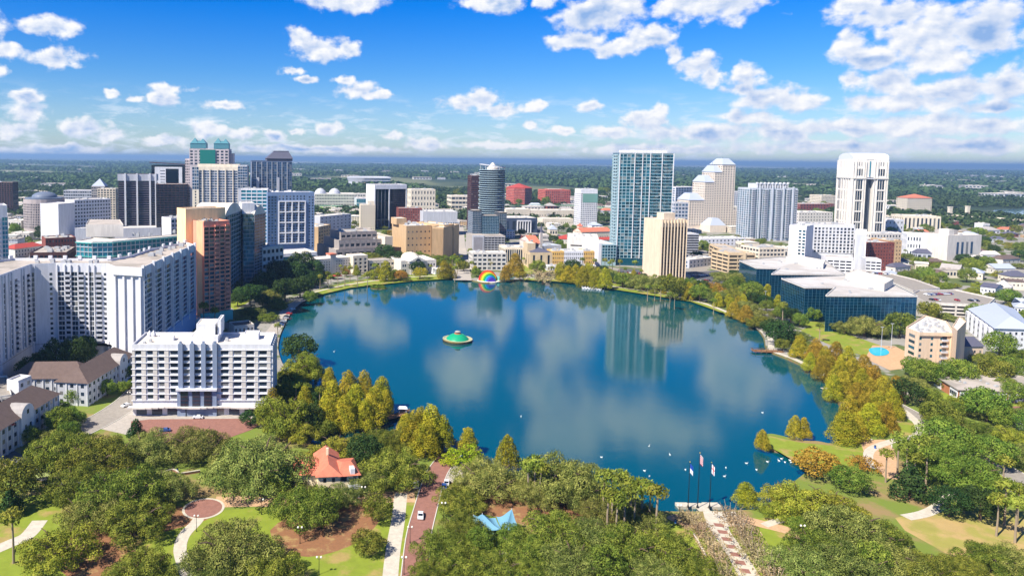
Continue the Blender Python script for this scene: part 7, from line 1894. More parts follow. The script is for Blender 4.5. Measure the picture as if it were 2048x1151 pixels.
def lamp(px, py, lab, heads=2, k=1.0):
    c = G(px, py, GZ)
    t = thing('street_lamp', lab, 'street lamp', (c.x, c.y, GZ), 0, 'park lamps with round globes')
    mb = MB(); mb.tube([(0, 0, 0), (0, 0, .8), (0, 0, 4.6*k)], [.16, .08, .06], 8); mb.build('pole', m_blkm, t)
    mb = MB(); mb.tube([(-.55, 0, 4.5*k), (0, 0, 4.3*k), (.55, 0, 4.5*k)], .04, 5); mb.build('arm', m_blkm, t)
    for x in ((-.55, .55) if heads == 2 else (0,)):
        mb = MB(); mb.lathe([(.05, 4.5*k), (.26, 4.7*k), (.3, 4.9*k), (.22, 5.1*k), (.03, 5.2*k)], 10, x, 0); mb.build('globe', mat('globe_glass', srgb(230,226,214), .3), t)
for px, py, lab in ((638,1148,'lamp on the sandy lawn, nearest to the bottom centre-left'), (523,1028,'lamp on the edge of the tan path left of the villa'), (820,1085,'lamp on the grass strip left of the brick road'), (808,1148,'lamp at the foot of the straight concrete path'),
 (393,1062,'lamp where the curved path meets the brick circle'), (1604,1082,'lamp beside the tan path right of the crape myrtles'), (1358,1040,'lamp at the shore left of the flagpoles'), (70,965,'lamp by the shelter in the left trees'), (727,1002,'lamp in front of the villa'),
 (1600,1030,'lamp under the big olive tree right of the avenue'), (887,1035,'lamp right of the brick road'), (600,1086,'lamp in the shade of the oak with bare limbs'), (258,805,'lamp at the corner of the white building with dark window rows')): lamp(px, py, lab)
# traffic signals and tall masts
c = G(372, 832); t = thing('utility_pole', 'dark pole before the white building with dark window rows', 'pole', (c.x, c.y, GZ)); mb = MB(); mb.tube([(0,0,0),(0,0,9)], .16, 8); mb.build('pole', m_blkm, t); mb = MB(); mb.box(-1.2,1.2,-.08,.08,7.4,7.6); mb.build('crossbar', m_blkm, t)
for px, py, lab, h in ((1762,700,'white lamp mast left of the pool',14), (1782,696,'white lamp mast right of the pool',15), (1530,610,'white lamp mast on the lawn by the farther black glass office',11), (1455,560,'white lamp mast in the car park right of the ribbed tower',11)):
    c = G(px, py); t = thing('lamp_mast', lab, 'lamp mast', (c.x, c.y, GZ), 0, 'tall lamp masts'); mb = MB(); mb.tube([(0,0,0),(0,0,h)], [.16,.09], 7); mb.build('mast', m_greyl, t); mb = MB(); mb.box(-.9,.9,-.2,.2,h,h+.25); mb.build('lamp_head', m_greyl, t)
# cars
def car_mesh(col):
    t = MB(); prof = [(-2.2,.35),(-2.25,.75),(-2.1,.92),(-1.2,1.0),(-.55,1.42),(.95,1.45),(1.65,1.02),(2.15,.92),(2.25,.6),(2.2,.35)]
    def loft(pr, hw, mi):
        n = len(t.v); k = len(pr)
        for s in (-1, 1): t.v.extend([(x, s*hw*(1 if z < 1.05 else .84), z) for x, z in pr])
        for i in range(k): j = (i+1) % k; t.f.append((n+i, n+k+i, n+k+j, n+j)); t.mi.append(mi)
        t.f.append(tuple(n+i for i in range(k))); t.mi.append(mi); t.f.append(tuple(n+k+i for i in reversed(range(k)))); t.mi.append(mi)
    loft(prof, .9, 0)
    return t
CARS = {}
def car(px, py, rz, col, lab, group, z=GZ):
    c = G(px, py, z); key = col
    if key not in CARS:
        t = thing('parked_car', lab, 'car', (c.x, c.y, z), rz, group); cm = mat('car_paint_%d_%d_%d' % col, srgb(*col), .25, coat=.6)
        car_mesh(col).build('body', cm, t)
        mb = MB(); mb.quad((-1.18,-.74,1.03),(-1.18,.74,1.03),(-.56,.70,1.435),(-.56,-.70,1.435)); mb.quad((1.62,.74,1.06),(1.62,-.74,1.06),(.97,-.70,1.46),(.97,.70,1.46)); mb.quad((-.5,-.78,1.38),(.9,-.78,1.38),(1.35,-.84,1.08),(-.95,-.84,1.08)); mb.quad((.9,.78,1.38),(-.5,.78,1.38),(-.95,.84,1.08),(1.35,.84,1.08)); mb.build('windows', g_black, t)
        for x in (-1.4, 1.4):
            for y in (-.86, .86):
                mb = MB(); mb.tube([(x, y-.1, .33), (x, y+.1, .33)], .33, 12); mb.build('wheel', m_blkm, t)
        for y in (-.6, .6): mb = MB(); mb.box(-2.27, -2.2, y-.18, y+.18, .62, .76); mb.build('headlight', m_white, t)
        CARS[key] = t
    else:
        t = copy_tree(CARS[key]); t.location = (c.x, c.y, z); t.rotation_euler = (0, 0, rz); tag(t, lab, None, group)
W_, S_, K_, B_, R_c = (226,228,230), (150,154,160), (40,42,48), (50,80,140), (160,40,40)
gp = 'cars along the brick road'
car(841,1033,R(84),W_,'white car driving on the brick road',gp); car(832,972,R(86),W_,'white car parked at the kerb left of the brick road',gp); car(893,968,R(80),W_,'white car under the trees right of the brick road',gp); car(888,976,R(80),B_,'blue car behind the white one right of the brick road',gp)
car(252,812,R(60),W_,'white car turning at the corner of the white building',gp); car(330,862,R(10),B_,'blue-grey car on the brick plaza',gp); car(396,836,R(0),W_,'white car parked before the grey centre piers',gp); car(262,775,R(60),R_c,'dark red car up the side street left of the white building','cars in the side street')
n_ = 0
rc_ = random.Random(12)
def car_row(pts, n, lab, group, z=GZ, rz=None, fill=.75):
    a, b_ = G(*pts[0], z), G(*pts[1], z); d = (b_-a); ang = math.atan2(d.y, d.x)+math.pi/2 if rz is None else rz; k = 0; sp = [i for i in range(n) if rc_.random() < fill]
    for q, i in enumerate(sp):
        p = a.lerp(b_, (i+.5)/n); px, py = proj(p); car(px, py, ang, rc_.choice([W_, S_, K_, W_, B_, R_c]), '%s car from the left %s' % (ordinal(q), lab), group, z)
car_row(((1852,590),(1905,588)), 16, 'in the back row on the pale deck with parked cars', 'cars on the parking deck', GZ+9.15); car_row(((1862,600),(1955,602)), 24, 'in the front row on the pale deck with parked cars', 'cars on the parking deck', GZ+9.15, None, .45)
car_row(((1715,545),(1780,549)), 16, 'on the deck beyond the farther black glass office', 'cars on the far parking deck', GZ+9.15, None, .6)
car_row(((2016,834),(2100,832)), 14, 'in the car park at the right edge, back row', 'cars in the car park at the right edge'); car_row(((2022,848),(2110,846)), 14, 'in the car park at the right edge, front row', 'cars in the car park at the right edge')
car_row(((1385,552),(1440,550)), 14, 'in the back row right of the ribbed tower', 'cars right of the ribbed tower'); car_row(((1395,562),(1455,560)), 12, 'in the front row right of the ribbed tower', 'cars right of the ribbed tower', GZ, None, .6)
car_row(((1235,545),(1290,548)), 12, 'in the lot before the teal glass tower', 'cars before the teal glass tower'); car_row(((1120,533),(1190,537)), 14, 'along the road on the far shore before the white flats', 'cars on the far shore road', GZ, 0, .35)
car_row(((-60,850),(30,832)), 12, 'on the small parking deck, back row', 'cars on the small parking deck', GZ+9.65); car_row(((-20,862),(24,848)), 5, 'on the small parking deck, front row', 'cars on the small parking deck', GZ+9.65)
car_row(((560,652),(588,615)), 12, 'beside the lake road on the left shore', 'cars by the left shore', GZ, None, .5)
car_row(((910,500),(912,450)), 9, 'driving up the avenue left of the round glass tower', 'cars on the avenue', GZ, R(90), .6)
# swans and swan boats
def swan(px, py, lab, k=1.0, group='white swans on the lake'):
    c = G(px, py, 0)
    if 'swan' not in CARS:
        t = thing('swan', lab, 'swan', (c.x, c.y, 0), 0, group); mb = MB()
        mb.lathe([(.04, -.08), (.30, .0), (.36, .16), (.26, .34), (.06, .42)], 12, 0, 0, 0, 1.7, 1.0); mb.tube([(.42, 0, .2), (.62, 0, .45), (.56, 0, .78), (.66, 0, .95), (.82, 0, .9)], [.12, .09, .07, .09, .03], 8)
        mb.tube([(-.5, 0, .22), (-.8, 0, .36)], [.16, .03], 6); mb.build('body', mat('swan_white', srgb(240,240,238), .7), t, smooth=True); CARS['swan'] = t
    else:
        t = copy_tree(CARS['swan']); t.location = (c.x, c.y, 0); tag(t, lab, None, group)
    t.rotation_euler = (0, 0, rc_.random()*6.28); t.scale = (k*.7,)*3
for i, (x, y, w_) in enumerate(((1298,892,'swan alone in the middle of the lake, highest of those before the flagpoles'),(1340,909,'swan above the flagpoles to their left'),(1203,914,'swan by the top of the broad dark oak'),(1289,941,'swan between the palms and the flagpoles, upper'),(1299,952,'swan between the palms and the flagpoles, lower'),(1371,939,'swan just left of the left flag'),
 (1452,935,'swan right of the flagpoles, upper'),(1449,952,'swan right of the flagpoles, lower'),(1493,926,'swan halfway to the grassy tongue'),(1513,939,'swan below the lone cypress reflection'),(1535,923,'swan near the tip of the grassy tongue'),(1558,921,'first swan of the group by the grassy bank'),(1563,917,'second swan of the group by the grassy bank'),(1570,924,'third swan of the group by the grassy bank'),(1580,920,'fourth swan of the group by the grassy bank'),(1582,924,'last swan of the group by the grassy bank'),
 (668,703,'swan near the left shore of the lake'),(1525,825,'swan left of the lone golden trees'),(1042,833,'tiny swan in the middle of the near water'))): swan(x, y, w_)
def swan_boat(px, py, lab, k):
    c = G(px, py, 0)
    if 'boat' not in CARS:
        t = thing('swan_boat', lab, 'swan boat', (c.x, c.y, 0), 0, 'moored swan boats'); wh = mat('boat_white', srgb(236,236,238), .4)
        mb = MB(); mb.lathe([(.5, -.2), (1.1, .1), (1.2, .6), (1.0, .7)], 14, 0, 0, 0, 1.5, .8); mb.build('hull', wh, t)
        mb = MB(); mb.tube([(1.4, 0, .4), (1.9, 0, 1.2), (1.6, 0, 2.0), (1.9, 0, 2.4), (2.3, 0, 2.2)], [.3, .2, .16, .2, .06], 8); mb.build('neck', wh, t)
        for y in (-1, 1): mb = MB(); mb.tube([(-1.5, y*.8, .7), (-.3, y*1.0, 1.3), (.6, y*.9, .8)], [.1, .35, .1], 6); mb.build('wing', wh, t)
        CARS['boat'] = t
    else: t = copy_tree(CARS['boat']); t.location = (c.x, c.y, 0); tag(t, lab)
    t.rotation_euler = (0, 0, k)
for i in range(14): swan_boat(1167+ (i % 7)*5.4, 574.5+(i//7)*2.6+(i % 7)*.5, '%s swan boat from the left in the %s row at the far shore' % (ordinal(i % 7), ('back', 'front')[i//7]), R(80+i*11 % 40))
# boardwalk with a white shelter, jetties
def boardwalk():
    P_ = smooth_line([tuple(G(x, y, 1.2).xy) for x, y in ((755,840),(775,834),(798,828),(812,818))], 6); b = Bd('boardwalk', 'curved brown boardwalk over the water behind the cypress grove', 'boardwalk', P_[0]); b.root.location.z = 0
    wd = mat('boardwalk_wood', srgb(150,112,84), .9, var=.2, scale=1.5); mb = MB(); rl = MB()
    for p, q in zip(P_, P_[1:]):
        T, L_ = b.T(p, q); b.bar(mb, T, 0, L_, -2, 2, .95, 1.2)
        for s in (-1.9, 1.9): b.bar(rl, T, 0, L_, s-.06, s+.06, 2.1, 2.25); b.bar(rl, T, 0, .12, s-.05, s+.05, .9, 2.1)
    b.part('deck', mb, wd); b.part('railing', rl, wd)
    c = G(805, 826, 1.2); t = thing('boat_shelter', 'small white-roofed shelter at the end of the boardwalk', 'shelter', (c.x, c.y, 1.2))
    for x in (-1.5, 1.5):
        for y in (-1, 1): mb = MB(); mb.box(x-.08, x+.08, y-.08, y+.08, 0, 2.5); mb.build('post', m_white, t)
    mb = MB(); mb.hip(-2.2, 2.2, -1.6, 1.6, 2.5, 3.3, 0, 'x', .8); mb.quad((-2.2,1.6,2.5),(2.2,1.6,2.5),(2.2,-1.6,2.5),(-2.2,-1.6,2.5)); mb.build('roof', m_white, t)
boardwalk()
c = G(1540, 705, 0); t = thing('jetty', 'red-brown fishing jetty sticking out from the right shore', 'jetty', (c.x, c.y, 0), R(-6)); mb = MB(); mb.box(-10, 7, -2.5, 2.5, .9, 1.2); mb.build('deck', m_mulch, t)
mb = MB()
for x in range(-9, 7, 3):
    for y in (-2.3, 2.3): mb.tube([(x, y, -1), (x, y, 2.2)], .14, 6)
mb.build('posts', m_bark, t); mb = MB(); mb.box(-10, 7, -2.5, -2.4, 1.9, 2.1); mb.box(-10, 7, 2.4, 2.5, 1.9, 2.1); mb.box(-10, -9.9, -2.39, 2.39, 1.9, 2.1); mb.build('railing', m_bark, t)
c = G(1654, 778, 0); t = thing('small_dock', 'tiny pale dock at the foot of the golden grove', 'dock', (c.x, c.y, 0), R(10)); mb = MB(); mb.box(-3, 2, -.9, .9, .5, .7); mb.build('deck', m_path, t); mb = MB(); mb.tube([(-2.6,0,-1),(-2.6,0,1.2)], .12, 6); mb.build('post', m_bark, t)
# leafy islet by the far shore
c = G(758, 577, 0); t = thing('leafy_islet', 'small round islet of green bushes near the far left shore', 'islet', (c.x, c.y, 0)); k = 17*(c-CAM).dot(fwd)/FPX
mb = MB(); mb.lathe([(k*1.02, -.5), (k, .2), (k*.6, .5)], 20, 0, 0, 0, 1, .7); mb.build('soil', bpy.data.materials['bank_soil'], t)
rr = random.Random(3); obj('bushes', leaves('bushes', [((rr.uniform(-.75, .75)*k, rr.uniform(-.5, .5)*k, .8+rr.random()), (2.4, 2.4, 1.7)) for _ in range(14)], 1.3, .6, L_green, 4), t)
# shade sails over the playground
def sails():
    c = G(988, 1066, GZ); t = thing('shade_sail', 'pale blue peaked shade sails on masts over the playground', 'shade sail', (c.x, c.y, GZ))
    s1 = mat('sail_pale_blue', srgb(104,152,176), .8); s2 = mat('sail_blue', srgb(36,110,150), .8)
    def sail(pts, peak, m_, n=8):
        mb = MB()
        for p, q in zip(pts, pts[1:]+pts[:1]):
            p, q, a = Vector(p), Vector(q), Vector(peak)
            for i in range(n):
                for j in range(n):
                    f = lambda u, v: tuple(((p.lerp(q, u)).lerp(a, v))-Vector((0, 0, 1.6*math.sin(math.pi*v)*(1-v)+.8*math.sin(math.pi*u)*(1-v))))
                    mb.quad(f(i/n, j/n), f((i+1)/n, j/n), f((i+1)/n, (j+1)/n), f(i/n, (j+1)/n))
        return mb.build('sail', m_, t)
    t.scale = (.82, .82, .8)
    sail([(-8, -4, 4.5), (2, -6, 5.0), (1, 3, 4.5), (-7, 4, 5)], (-4.4, 0, 7.4), s1); sail([(2.5, -5, 4), (8, -3, 5), (8, 4, 4.5), (1.5, 4, 4.5)], (6.6, 1.5, 8.6), s2 if False else s1); sail([(-9, -8, 2.6), (-1, -9, 3), (-1, -4, 3.2), (-8, -3, 3)], (-5, -6, 5), s2)
    for x, y, h in ((-4.4, 0, 7.8), (6.6, 1.5, 9), (1.8, -5.5, 5.6)): mb = MB(); mb.tube([(x, y, 0), (x, y, h)], [.16, .1], 8); mb.build('mast', m_white, t)
    for x, y, h in ((-8, -4, 4.7), (8, -3, 5.1), (8, 4, 4.7), (-7, 4, 5.1)): mb = MB(); mb.tube([(x*1.05, y*1.05, 0), (x, y, h)], .1, 6); mb.build('post', m_white, t)
sails()
# round brick circle, benches, shelters, bins
c = G(407, 1016); ring_ = [(c.x+math.cos(a*.196)*6.6, c.y+math.sin(a*.196)*5.4*1.25) for a in range(32)]; tag(sheet('brick_circle_border', ring_, GZ+.07, m_path), kind='structure'); tag(sheet('brick_circle', [(c.x+(x-c.x)*.88, c.y+(y-c.y)*.88) for x, y in ring_], GZ+.078, m_brick), kind='structure')
c = G(85, 965); t = thing('park_shelter', 'small green-roofed shelter under the trees at the lower left', 'shelter', (c.x, c.y, GZ), R(25)); mb = MB(); mb.hip(-2.6, 2.6, -1.6, 1.6, 2.7, 3.6); mb.build('roof', mat('moss_roof', srgb(140,150,90), .9), t)
for x in (-2.2, 2.2):
    for y in (-1.2, 1.2): mb = MB(); mb.box(x-.08, x+.08, y-.08, y+.08, 0, 2.69); mb.build('post', m_blkm, t)
def low_wall(pts, lab):
    P_ = smooth_line([tuple(G(x, y).xy) for x, y in pts], 4); b = Bd('garden_wall', lab, 'wall', P_[0]); mb = MB(); cp = MB()
    for p, q in zip(P_, P_[1:]): T, L_ = b.T(p, q); b.bar(mb, T, 0, L_+.02, -.2, .2, -.1, .8); b.bar(cp, T, 0, L_+.02, -.28, .28, .802, .95)
    b.part('wall', mb, m_brick); b.part('coping', cp, m_path)
low_wall(((322,950),(345,942),(358,950),(362,968)), 'curved pale-topped garden wall right of the big oaks'); low_wall(((362,950),(400,944)), 'straight pale-topped garden wall under the grey-green oak')
low_wall(((1388,1072),(1412,1116)), 'narrow brick edging wall along the left crape myrtle row')
def bin_(px, py, lab, col=(40,90,170)):
    c = G(px, py); t = thing('litter_bin', lab, 'bin', (c.x, c.y, GZ)); mb = MB(); mb.lathe([(.32, 0), (.36, 1.0), (.3, 1.05)], 12); mb.build('body', mat('bin_%d' % col[0], srgb(*col), .5), t); mb = MB(); mb.lathe([(.38, 1.051), (.3, 1.25), (.05, 1.32)], 12); mb.build('lid', m_blkm, t)
bin_(1351, 1045, 'blue bin on the tan path left of the flag platform'); bin_(1750, 896, 'blue bin on the plaza right of the golden grove'); bin_(355, 942, 'blue bin by the curved garden wall')
# people
def person_mesh(pose='stand'):
    me = bpy.data.meshes.new('person'); s = 1.0
    J = {'pel': (0,0,.95), 'bel': (0,0,1.12), 'che': (0,0,1.36), 'nec': (0,0,1.50), 'hed': (0,.01,1.62), 'top': (0,.0,1.72), 'shl': (-.19,0,1.42), 'ell': (-.25,.03,1.14), 'hal': (-.24,-.10,.90), 'shr': (.19,0,1.42), 'elr': (.25,.03,1.14), 'har': (.24,-.08,.92),
     'hpl': (-.10,0,.90), 'knl': (-.11,-.06,.50), 'anl': (-.11,.06,.09), 'tol': (-.11,-.12,.05), 'hpr': (.10,0,.90), 'knr': (.11,.02,.50), 'anr': (.11,.16,.10), 'tor': (.11,.0,.05)}
    rad = {'pel': .15, 'bel': .13, 'che': .16, 'nec': .06, 'hed': .10, 'top': .07, 'shl': .075, 'ell': .05, 'hal': .035, 'shr': .075, 'elr': .05, 'har': .035, 'hpl': .10, 'knl': .065, 'anl': .045, 'tol': .035, 'hpr': .10, 'knr': .065, 'anr': .045, 'tor': .035}
    ks = list(J); E = [('pel','bel'),('bel','che'),('che','nec'),('nec','hed'),('hed','top'),('che','shl'),('shl','ell'),('ell','hal'),('che','shr'),('shr','elr'),('elr','har'),('pel','hpl'),('hpl','knl'),('knl','anl'),('anl','tol'),('pel','hpr'),('hpr','knr'),('knr','anr'),('anr','tor')]
    me.from_pydata([J[k] for k in ks], [(ks.index(a), ks.index(b_)) for a, b_ in E], []); return me, [rad[k] for k in ks]
def person(px, py, lab, col, rz=0):
    c = G(px, py, GZ); me, rad = person_mesh(); o = bpy.data.objects.new('person', me); COL.objects.link(o); o.location = (c.x, c.y, GZ+.06); o.rotation_euler = (0, 0, rz); tag(o, lab, 'person')
    md = o.modifiers.new('skin', 'SKIN'); sk = me.skin_vertices[0].data if me.skin_vertices else None
    if sk is None:
        return o
    for v, r_ in zip(sk, rad): v.radius = (r_, r_)
    sk[0].use_root = True
    o.modifiers.new('sub', 'SUBSURF').levels = 1; me.materials.append(mat('clothes_%d' % col[0], srgb(*col), .9)); return o

person(31, 1108, 'person in dark clothes walking on the pale path at the lower left', (40,42,50), 0.6)
person(1783, 897, 'person in light clothes standing on the tan plaza by the blue bin', (200,196,190), 2.0)
person(640, 553, 'person in light clothes walking on the far left lake path', (210,200,196), 1.0)
# ------------------------------------------------------------------ trees between the buildings, beyond the town, and the far countryside
scatter('in the belt below the civic centre', 'trees of the far shore belt, left', [(640,556),(930,547),(930,522),(800,518),(640,528)], 46, ['oak','dark','cypress','green','rust','palm'], (8,13), 21, .55)
scatter('in the belt right of the bandshell', 'trees of the far shore belt, right', [(1100,556),(1200,563),(1290,580),(1300,560),(1200,543),(1100,542)], 34, ['cypress','olive','oak','cypress','dark','palm'], (8,12), 22, .5)
scatter('in the belt below the ribbed tower', 'trees of the right shore belt', [(1295,584),(1390,600),(1500,645),(1530,638),(1440,585),(1310,564)], 44, ['oak','dark','green','cypress','greyoak','palm'], (8,14), 23, .5)
scatter('before the farther black glass office', 'trees before the farther black glass office', [(1420,582),(1500,618),(1560,650),(1600,650),(1530,610),(1470,560)], 18, ['oak','dark','green'], (9,15), 24, .6)
scatter('in the dark belt on the left shore', 'trees of the left shore belt', [(470,610),(560,620),(620,585),(640,555),(570,540),(480,575)], 26, ['dark','dark','oak'], (12,18), 25, .5)
scatter('between the buildings behind the civic centre', 'street trees, centre left', [(640,505),(800,500),(800,452),(640,450)], 34, ['rust','green','oak'], (9,16), 1)
scatter('in the streets by the church', 'street trees by the church', [(1010,535),(1150,535),(1150,455),(1010,455)], 34, ['green','oak','dark','palm'], (8,14), 2)
scatter('beyond the highway, centre', 'trees beyond the highway', [(800,412),(1220,412),(1220,384),(800,384)], 70, ['oak','dark','green'], (14,26), 3)
scatter('among the halls left of the black tower', 'trees in the far left streets', [(0,500),(240,500),(240,440),(0,440)], 44, ['oak','dark','green'], (9,17), 4)
scatter('before the stepped cream tower', 'street trees before the stepped tower', [(1376,535),(1570,540),(1570,480),(1376,480)], 30, ['green','oak','palm'], (8,15), 5)
scatter('among the houses at the right', 'trees among the houses at the right', [(1780,560),(2100,640),(2100,470),(1800,500)], 92, ['oak','green','olive','dark','palm'], (9,17), 6)
scatter('behind the condominium', 'trees behind the condominium', [(1850,640),(2120,690),(2120,600),(1990,605),(1840,615)], 26, ['oak','green','greyoak'], (10,17), 7)
scatter('around the parking decks', 'trees round the parking decks', [(1750,545),(2000,590),(2010,625),(1860,640),(1840,600)], 16, ['oak','green'], (9,14), 8)
scatter('along the far right streets', 'trees along the far right streets', [(1780,500),(2100,500),(2100,445),(1780,445)], 60, ['oak','dark','green','olive'], (11,20), 9)
scatter('on the right park edge', 'trees on the right park edge', [(1850,880),(2200,900),(2200,830),(1860,800)], 22, ['green','oak','olive'], (9,15), 11)
scatter('between the left terraces and the street', 'trees by the left terraces', [(0,900),(150,880),(160,840),(120,820),(0,870)], 8, ['green','oak'], (7,11), 12)
scatter('behind the courthouse tower', 'trees behind the courthouse tower', [(1480,470),(1820,470),(1820,412),(1480,412)], 60, ['oak','dark','green'], (12,22), 13)
# low town fabric: plain sheds, shops and houses of the far streets
fb = random.Random(44)
def far_block(kind, w_, d_, h_, wall, roof, at, rz, lab, group, protos={}):
    key = (kind, wall.name, roof.name)
    if key not in protos:
        t = thing({'shed': 'warehouse', 'house': 'house', 'block': 'flat_block'}[kind], lab, {'shed': 'warehouse', 'house': 'house', 'block': 'building'}[kind], (at[0], at[1], GZ), rz, group)
        mb = MB(); mb.box(-.5, .5, -.5, .5, -.05, 1); mb.build('wall', wall, t)
        mb = MB()
        if kind == 'house': mb.hip(-.54, .54, -.54, .54, 1.0, 1.6, 0, 'x', .2)
        else:
            mb.box(-.515, .515, -.515, .515, 1.001, 1.06); mb.box(-.2, -.05, -.1, .1, 1.061, 1.22); mb.box(.15, .3, .1, .25, 1.061, 1.18)
        mb.build('roof', roof, t)
        mb = MB()
        n = 6 if kind != 'house' else 3; rows = 3 if kind == 'block' else 1
        for i in range(n):
            for j in range(rows):
                x = -.5+(i+.5)/n; z = (j+.55)/rows; mb.quad((x-.3/n, -.503, z-.2/rows), (x+.3/n, -.503, z-.2/rows), (x+.3/n, -.503, z+.2/rows), (x-.3/n, -.503, z+.2/rows)); mb.quad((-.503, x+.3/n, z-.2/rows), (-.503, x-.3/n, z-.2/rows), (-.503, x-.3/n, z+.2/rows), (-.503, x+.3/n, z+.2/rows))
        mb.build('glazing', g_dark, t); protos[key] = t
    else:
        t = copy_tree(protos[key]); t.location = (at[0], at[1], GZ); t.rotation_euler = (0, 0, rz); tag(t, lab, None, group)
    t.scale = (w_, d_, h_)
    x, y = w_/2, d_/2; c, s = math.cos(rz), math.sin(rz)
    FOOT.append([(at[0]+c*a-s*b_, at[1]+s*a+c*b_) for a, b_ in ((-x,-y),(x,-y),(x,y),(-x,y))])
def infill(poly_px, n, kinds, wr, hr, seed, where, group):
    rng = random.Random(seed); P_ = [tuple(G(x, y).xy) for x, y in poly_px]; xs = [q[0] for q in P_]; ys = [q[1] for q in P_]; got = []; k = 0
    while len(got) < n and k < n*80:
        k += 1; q = (rng.uniform(min(xs), max(xs)), rng.uniform(min(ys), max(ys))); w_ = rng.uniform(*wr); d_ = w_*rng.uniform(.5, .9)
        if not inside(q, P_) or any(foot_hit(q, f_, w_*.6) for f_ in FOOT) or any(math.hypot(q[0]-a, q[1]-b_) < (w_+c)*.62 for a, b_, c, *_ in got) or any(math.hypot(q[0]-a, q[1]-b_) < (w_+c)*.42 for a, b_, c in PLACED): continue
        got.append((q[0], q[1], w_, d_, rng.uniform(*hr), rng.choice(kinds), rng.choice([0, 0, .12, math.pi/2, -.2])))
    got.sort(key=lambda g_: proj((g_[0], g_[1], GZ))[0])
    wn = {'shed': 'flat-roofed shed', 'house': 'small hipped house', 'block': 'small flat-roofed block'}; cn = {}
    for g_ in got:
        wall = rng.choice([m_white, m_offw, m_cream, m_greyl, m_tanw, m_brickw]) if g_[5] != 'shed' else rng.choice([m_white, m_offw, m_cream]); roof = rng.choice([m_roofw, m_roofw, m_roofg]) if g_[5] != 'house' else rng.choice([m_slate, m_greyc, m_metalr, m_redtile, m_shingle])
        i = cn.get(g_[5], 0); cn[g_[5]] = i+1
        far_block(g_[5], g_[2], g_[3], g_[4], wall, roof, g_[:2], g_[6], '%s %s from the left %s' % (ordinal(i), wn[g_[5]], where), group)
infill([(620,480),(930,470),(930,425),(620,425)], 32, ['block','shed'], (18,34), (5,12), 1, 'behind the civic centre', 'low town blocks, centre left')
infill([(1010,500),(1220,500),(1220,415),(1010,415)], 28, ['block','shed','house'], (14,30), (5,10), 2, 'round the church', 'low town blocks by the church')
infill([(0,520),(250,500),(250,440),(0,440)], 24, ['block','shed'], (18,36), (5,12), 3, 'left of the black tower', 'low town blocks, far left')
infill([(1380,520),(1600,520),(1600,420),(1380,420)], 30, ['block','shed'], (16,34), (5,12), 4, 'round the stepped tower', 'low town blocks by the stepped tower')
infill([(1770,560),(2120,600),(2120,450),(1780,450)], 46, ['house','house','shed','block'], (12,24), (4,9), 5, 'in the far right streets', 'low houses, far right')
infill([(640,424),(1300,424),(1300,392),(640,392)], 34, ['shed'], (30,70), (6,10), 6, 'beyond the highway', 'sheds beyond the highway')
infill([(0,440),(330,440),(330,395),(0,395)], 18, ['shed','block'], (26,60), (6,12), 7, 'beyond the left ramps', 'sheds at the far left')
infill([(1350,424),(1800,430),(1800,396),(1350,396)], 26, ['shed'], (30,60), (6,10), 8, 'beyond the stepped tower', 'sheds beyond the stepped tower')
# white roofs far out among the trees
infill([(0,372),(620,376),(620,340),(0,330)], 40, ['shed'], (40,130), (8,14), 9, 'far out in the woods at the left', 'far sheds in the woods, left')
infill([(640,380),(1660,385),(1660,346),(640,342)], 56, ['shed'], (36,120), (8,14), 10, 'far out in the woods, centre', 'far sheds in the woods, centre')
infill([(1790,392),(2080,400),(2080,352),(1790,346)], 70, ['shed'], (40,150), (8,14), 11, 'far out in the woods at the right', 'far sheds in the woods, right')
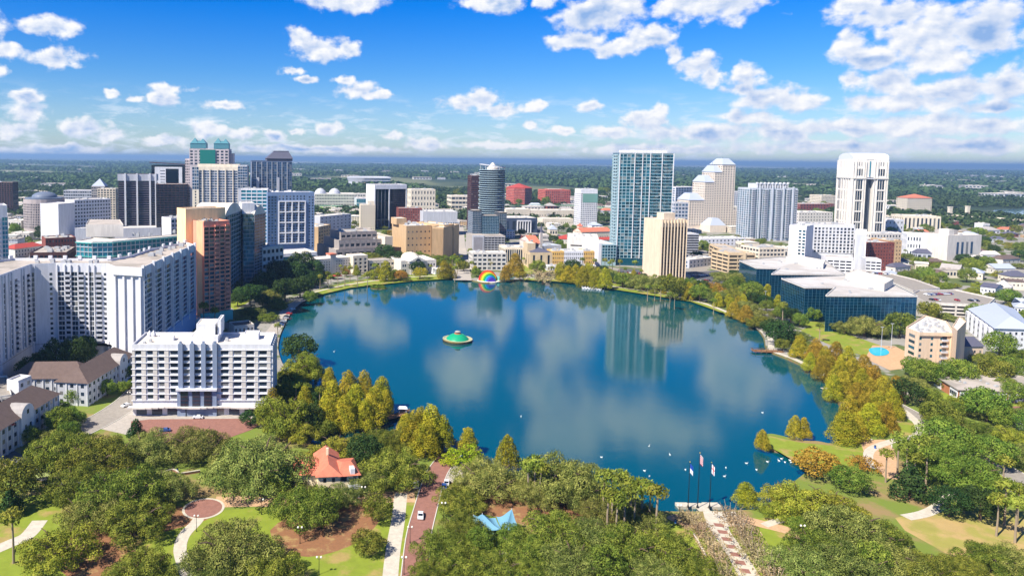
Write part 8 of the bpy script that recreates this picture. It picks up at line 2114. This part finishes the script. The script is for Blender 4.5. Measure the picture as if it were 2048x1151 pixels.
# the woods and tree-lined streets beyond the town: one mass of crowns
def woods(name, n, y0, y1, wr, per, seed, m_, label=None, clear=True):
    rng = np.random.default_rng(seed); dist = np.exp(rng.uniform(math.log(y0), math.log(y1), n*3)); lat = rng.uniform(-.60, 1.02, n*3)*dist
    keep = []
    ph = [(rng.uniform(.0006, .004), rng.uniform(.0006, .004), rng.uniform(0, 6)) for _ in range(7)]
    s = sum(np.sin(lat*a+dist*b_+c) for a, b_, c in ph); keep = s > -.9
    lat, dist = lat[keep][:n], dist[keep][:n]
    ok = np.ones(len(lat), bool)
    for f_ in FOOT:
        xs = [p[0] for p in f_]; ys = [p[1] for p in f_]
        ok &= ~((lat > min(xs)-5) & (lat < max(xs)+5) & (dist > min(ys)-5-(0.07*min(ys) if min(ys) > 1400 else 0)) & (dist < max(ys)+5))
    fl_x = [p_[0] for p_ in far_lake]; fl_y = [p_[1] for p_ in far_lake]
    ok &= ~((lat > min(fl_x)) & (dist > min(fl_y)-10) & (dist < max(fl_y)+10))
    lat, dist = lat[ok], dist[ok]; k = len(lat); w_ = rng.uniform(*wr, k)*(1+dist/9000.)
    d = rng.normal(size=(k, per, 3)); d /= np.linalg.norm(d, axis=2)[:, :, None]; d[:, :, 2] = np.abs(d[:, :, 2])
    C_ = np.stack([lat, dist, np.full(k, GZ)], 1)[:, None, :]+d*np.stack([w_*.5, w_*.5, w_*.42], 1)[:, None, :]*rng.uniform(.75, 1.05, (k, per, 1))+np.array([0, 0, 1.5])+np.stack([w_*0, w_*0, w_*.12], 1)[:, None, :]
    nn = d+rng.normal(size=d.shape)*.35; nn /= np.linalg.norm(nn, axis=2)[:, :, None]; a = np.cross(nn, rng.normal(size=nn.shape)); a /= np.linalg.norm(a, axis=2)[:, :, None]; b_ = np.cross(nn, a); sz = (w_*.52*2.6/math.sqrt(per))[:, None, None]
    V = np.stack([C_-a*sz*.5, C_-b_*sz*.5, C_+a*sz*.5, C_+b_*sz*.5], 2).reshape(-1, 3); m2 = len(V)//4
    me = bpy.data.meshes.new(name); me.vertices.add(4*m2); me.vertices.foreach_set('co', V.astype(np.float32).ravel()); me.loops.add(4*m2); me.loops.foreach_set('vertex_index', np.arange(4*m2, dtype=np.int32)); me.polygons.add(m2)
    me.polygons.foreach_set('loop_start', np.arange(0, 4*m2, 4, dtype=np.int32)); me.polygons.foreach_set('loop_total', np.full(m2, 4, np.int32)); me.materials.append(m_); me.update()
    return tag(obj(name, me), label, 'woods', kind='stuff')
L_far = leafmat('far_woods_leaves', srgb(42,68,38), srgb(88,108,62))
woods('woods_beyond_the_town', 9000, 1250, 2600, (12,22), 26, 1, L_far, 'dark green mass of trees between the far streets and the plain')
woods('woods_on_the_plain', 26000, 2500, 12000, (18,32), 10, 2, L_far, 'wooded plain reaching to the horizon')
# ------------------------------------------------------------------ air between the camera and the far country
hm = bpy.data.materials.new('haze'); hm.use_nodes = True; hm.node_tree.nodes.clear(); h_ = NT(hm.node_tree)
pv = h_.node('ShaderNodeVolumePrincipled'); pv.inputs['Color'].default_value = (0.36, 0.60, 0.92, 1); pv.inputs['Density'].default_value = 0.000085; pv.inputs['Anisotropy'].default_value = 0.2
ho = h_.node('ShaderNodeOutputMaterial'); h_.link(pv.outputs[0], ho.inputs['Volume'])
mb = MB(); mb.box(-50000, 50000, -1500, 50000, -3, 175); tag(mb.build('haze', hm), kind='stuff')
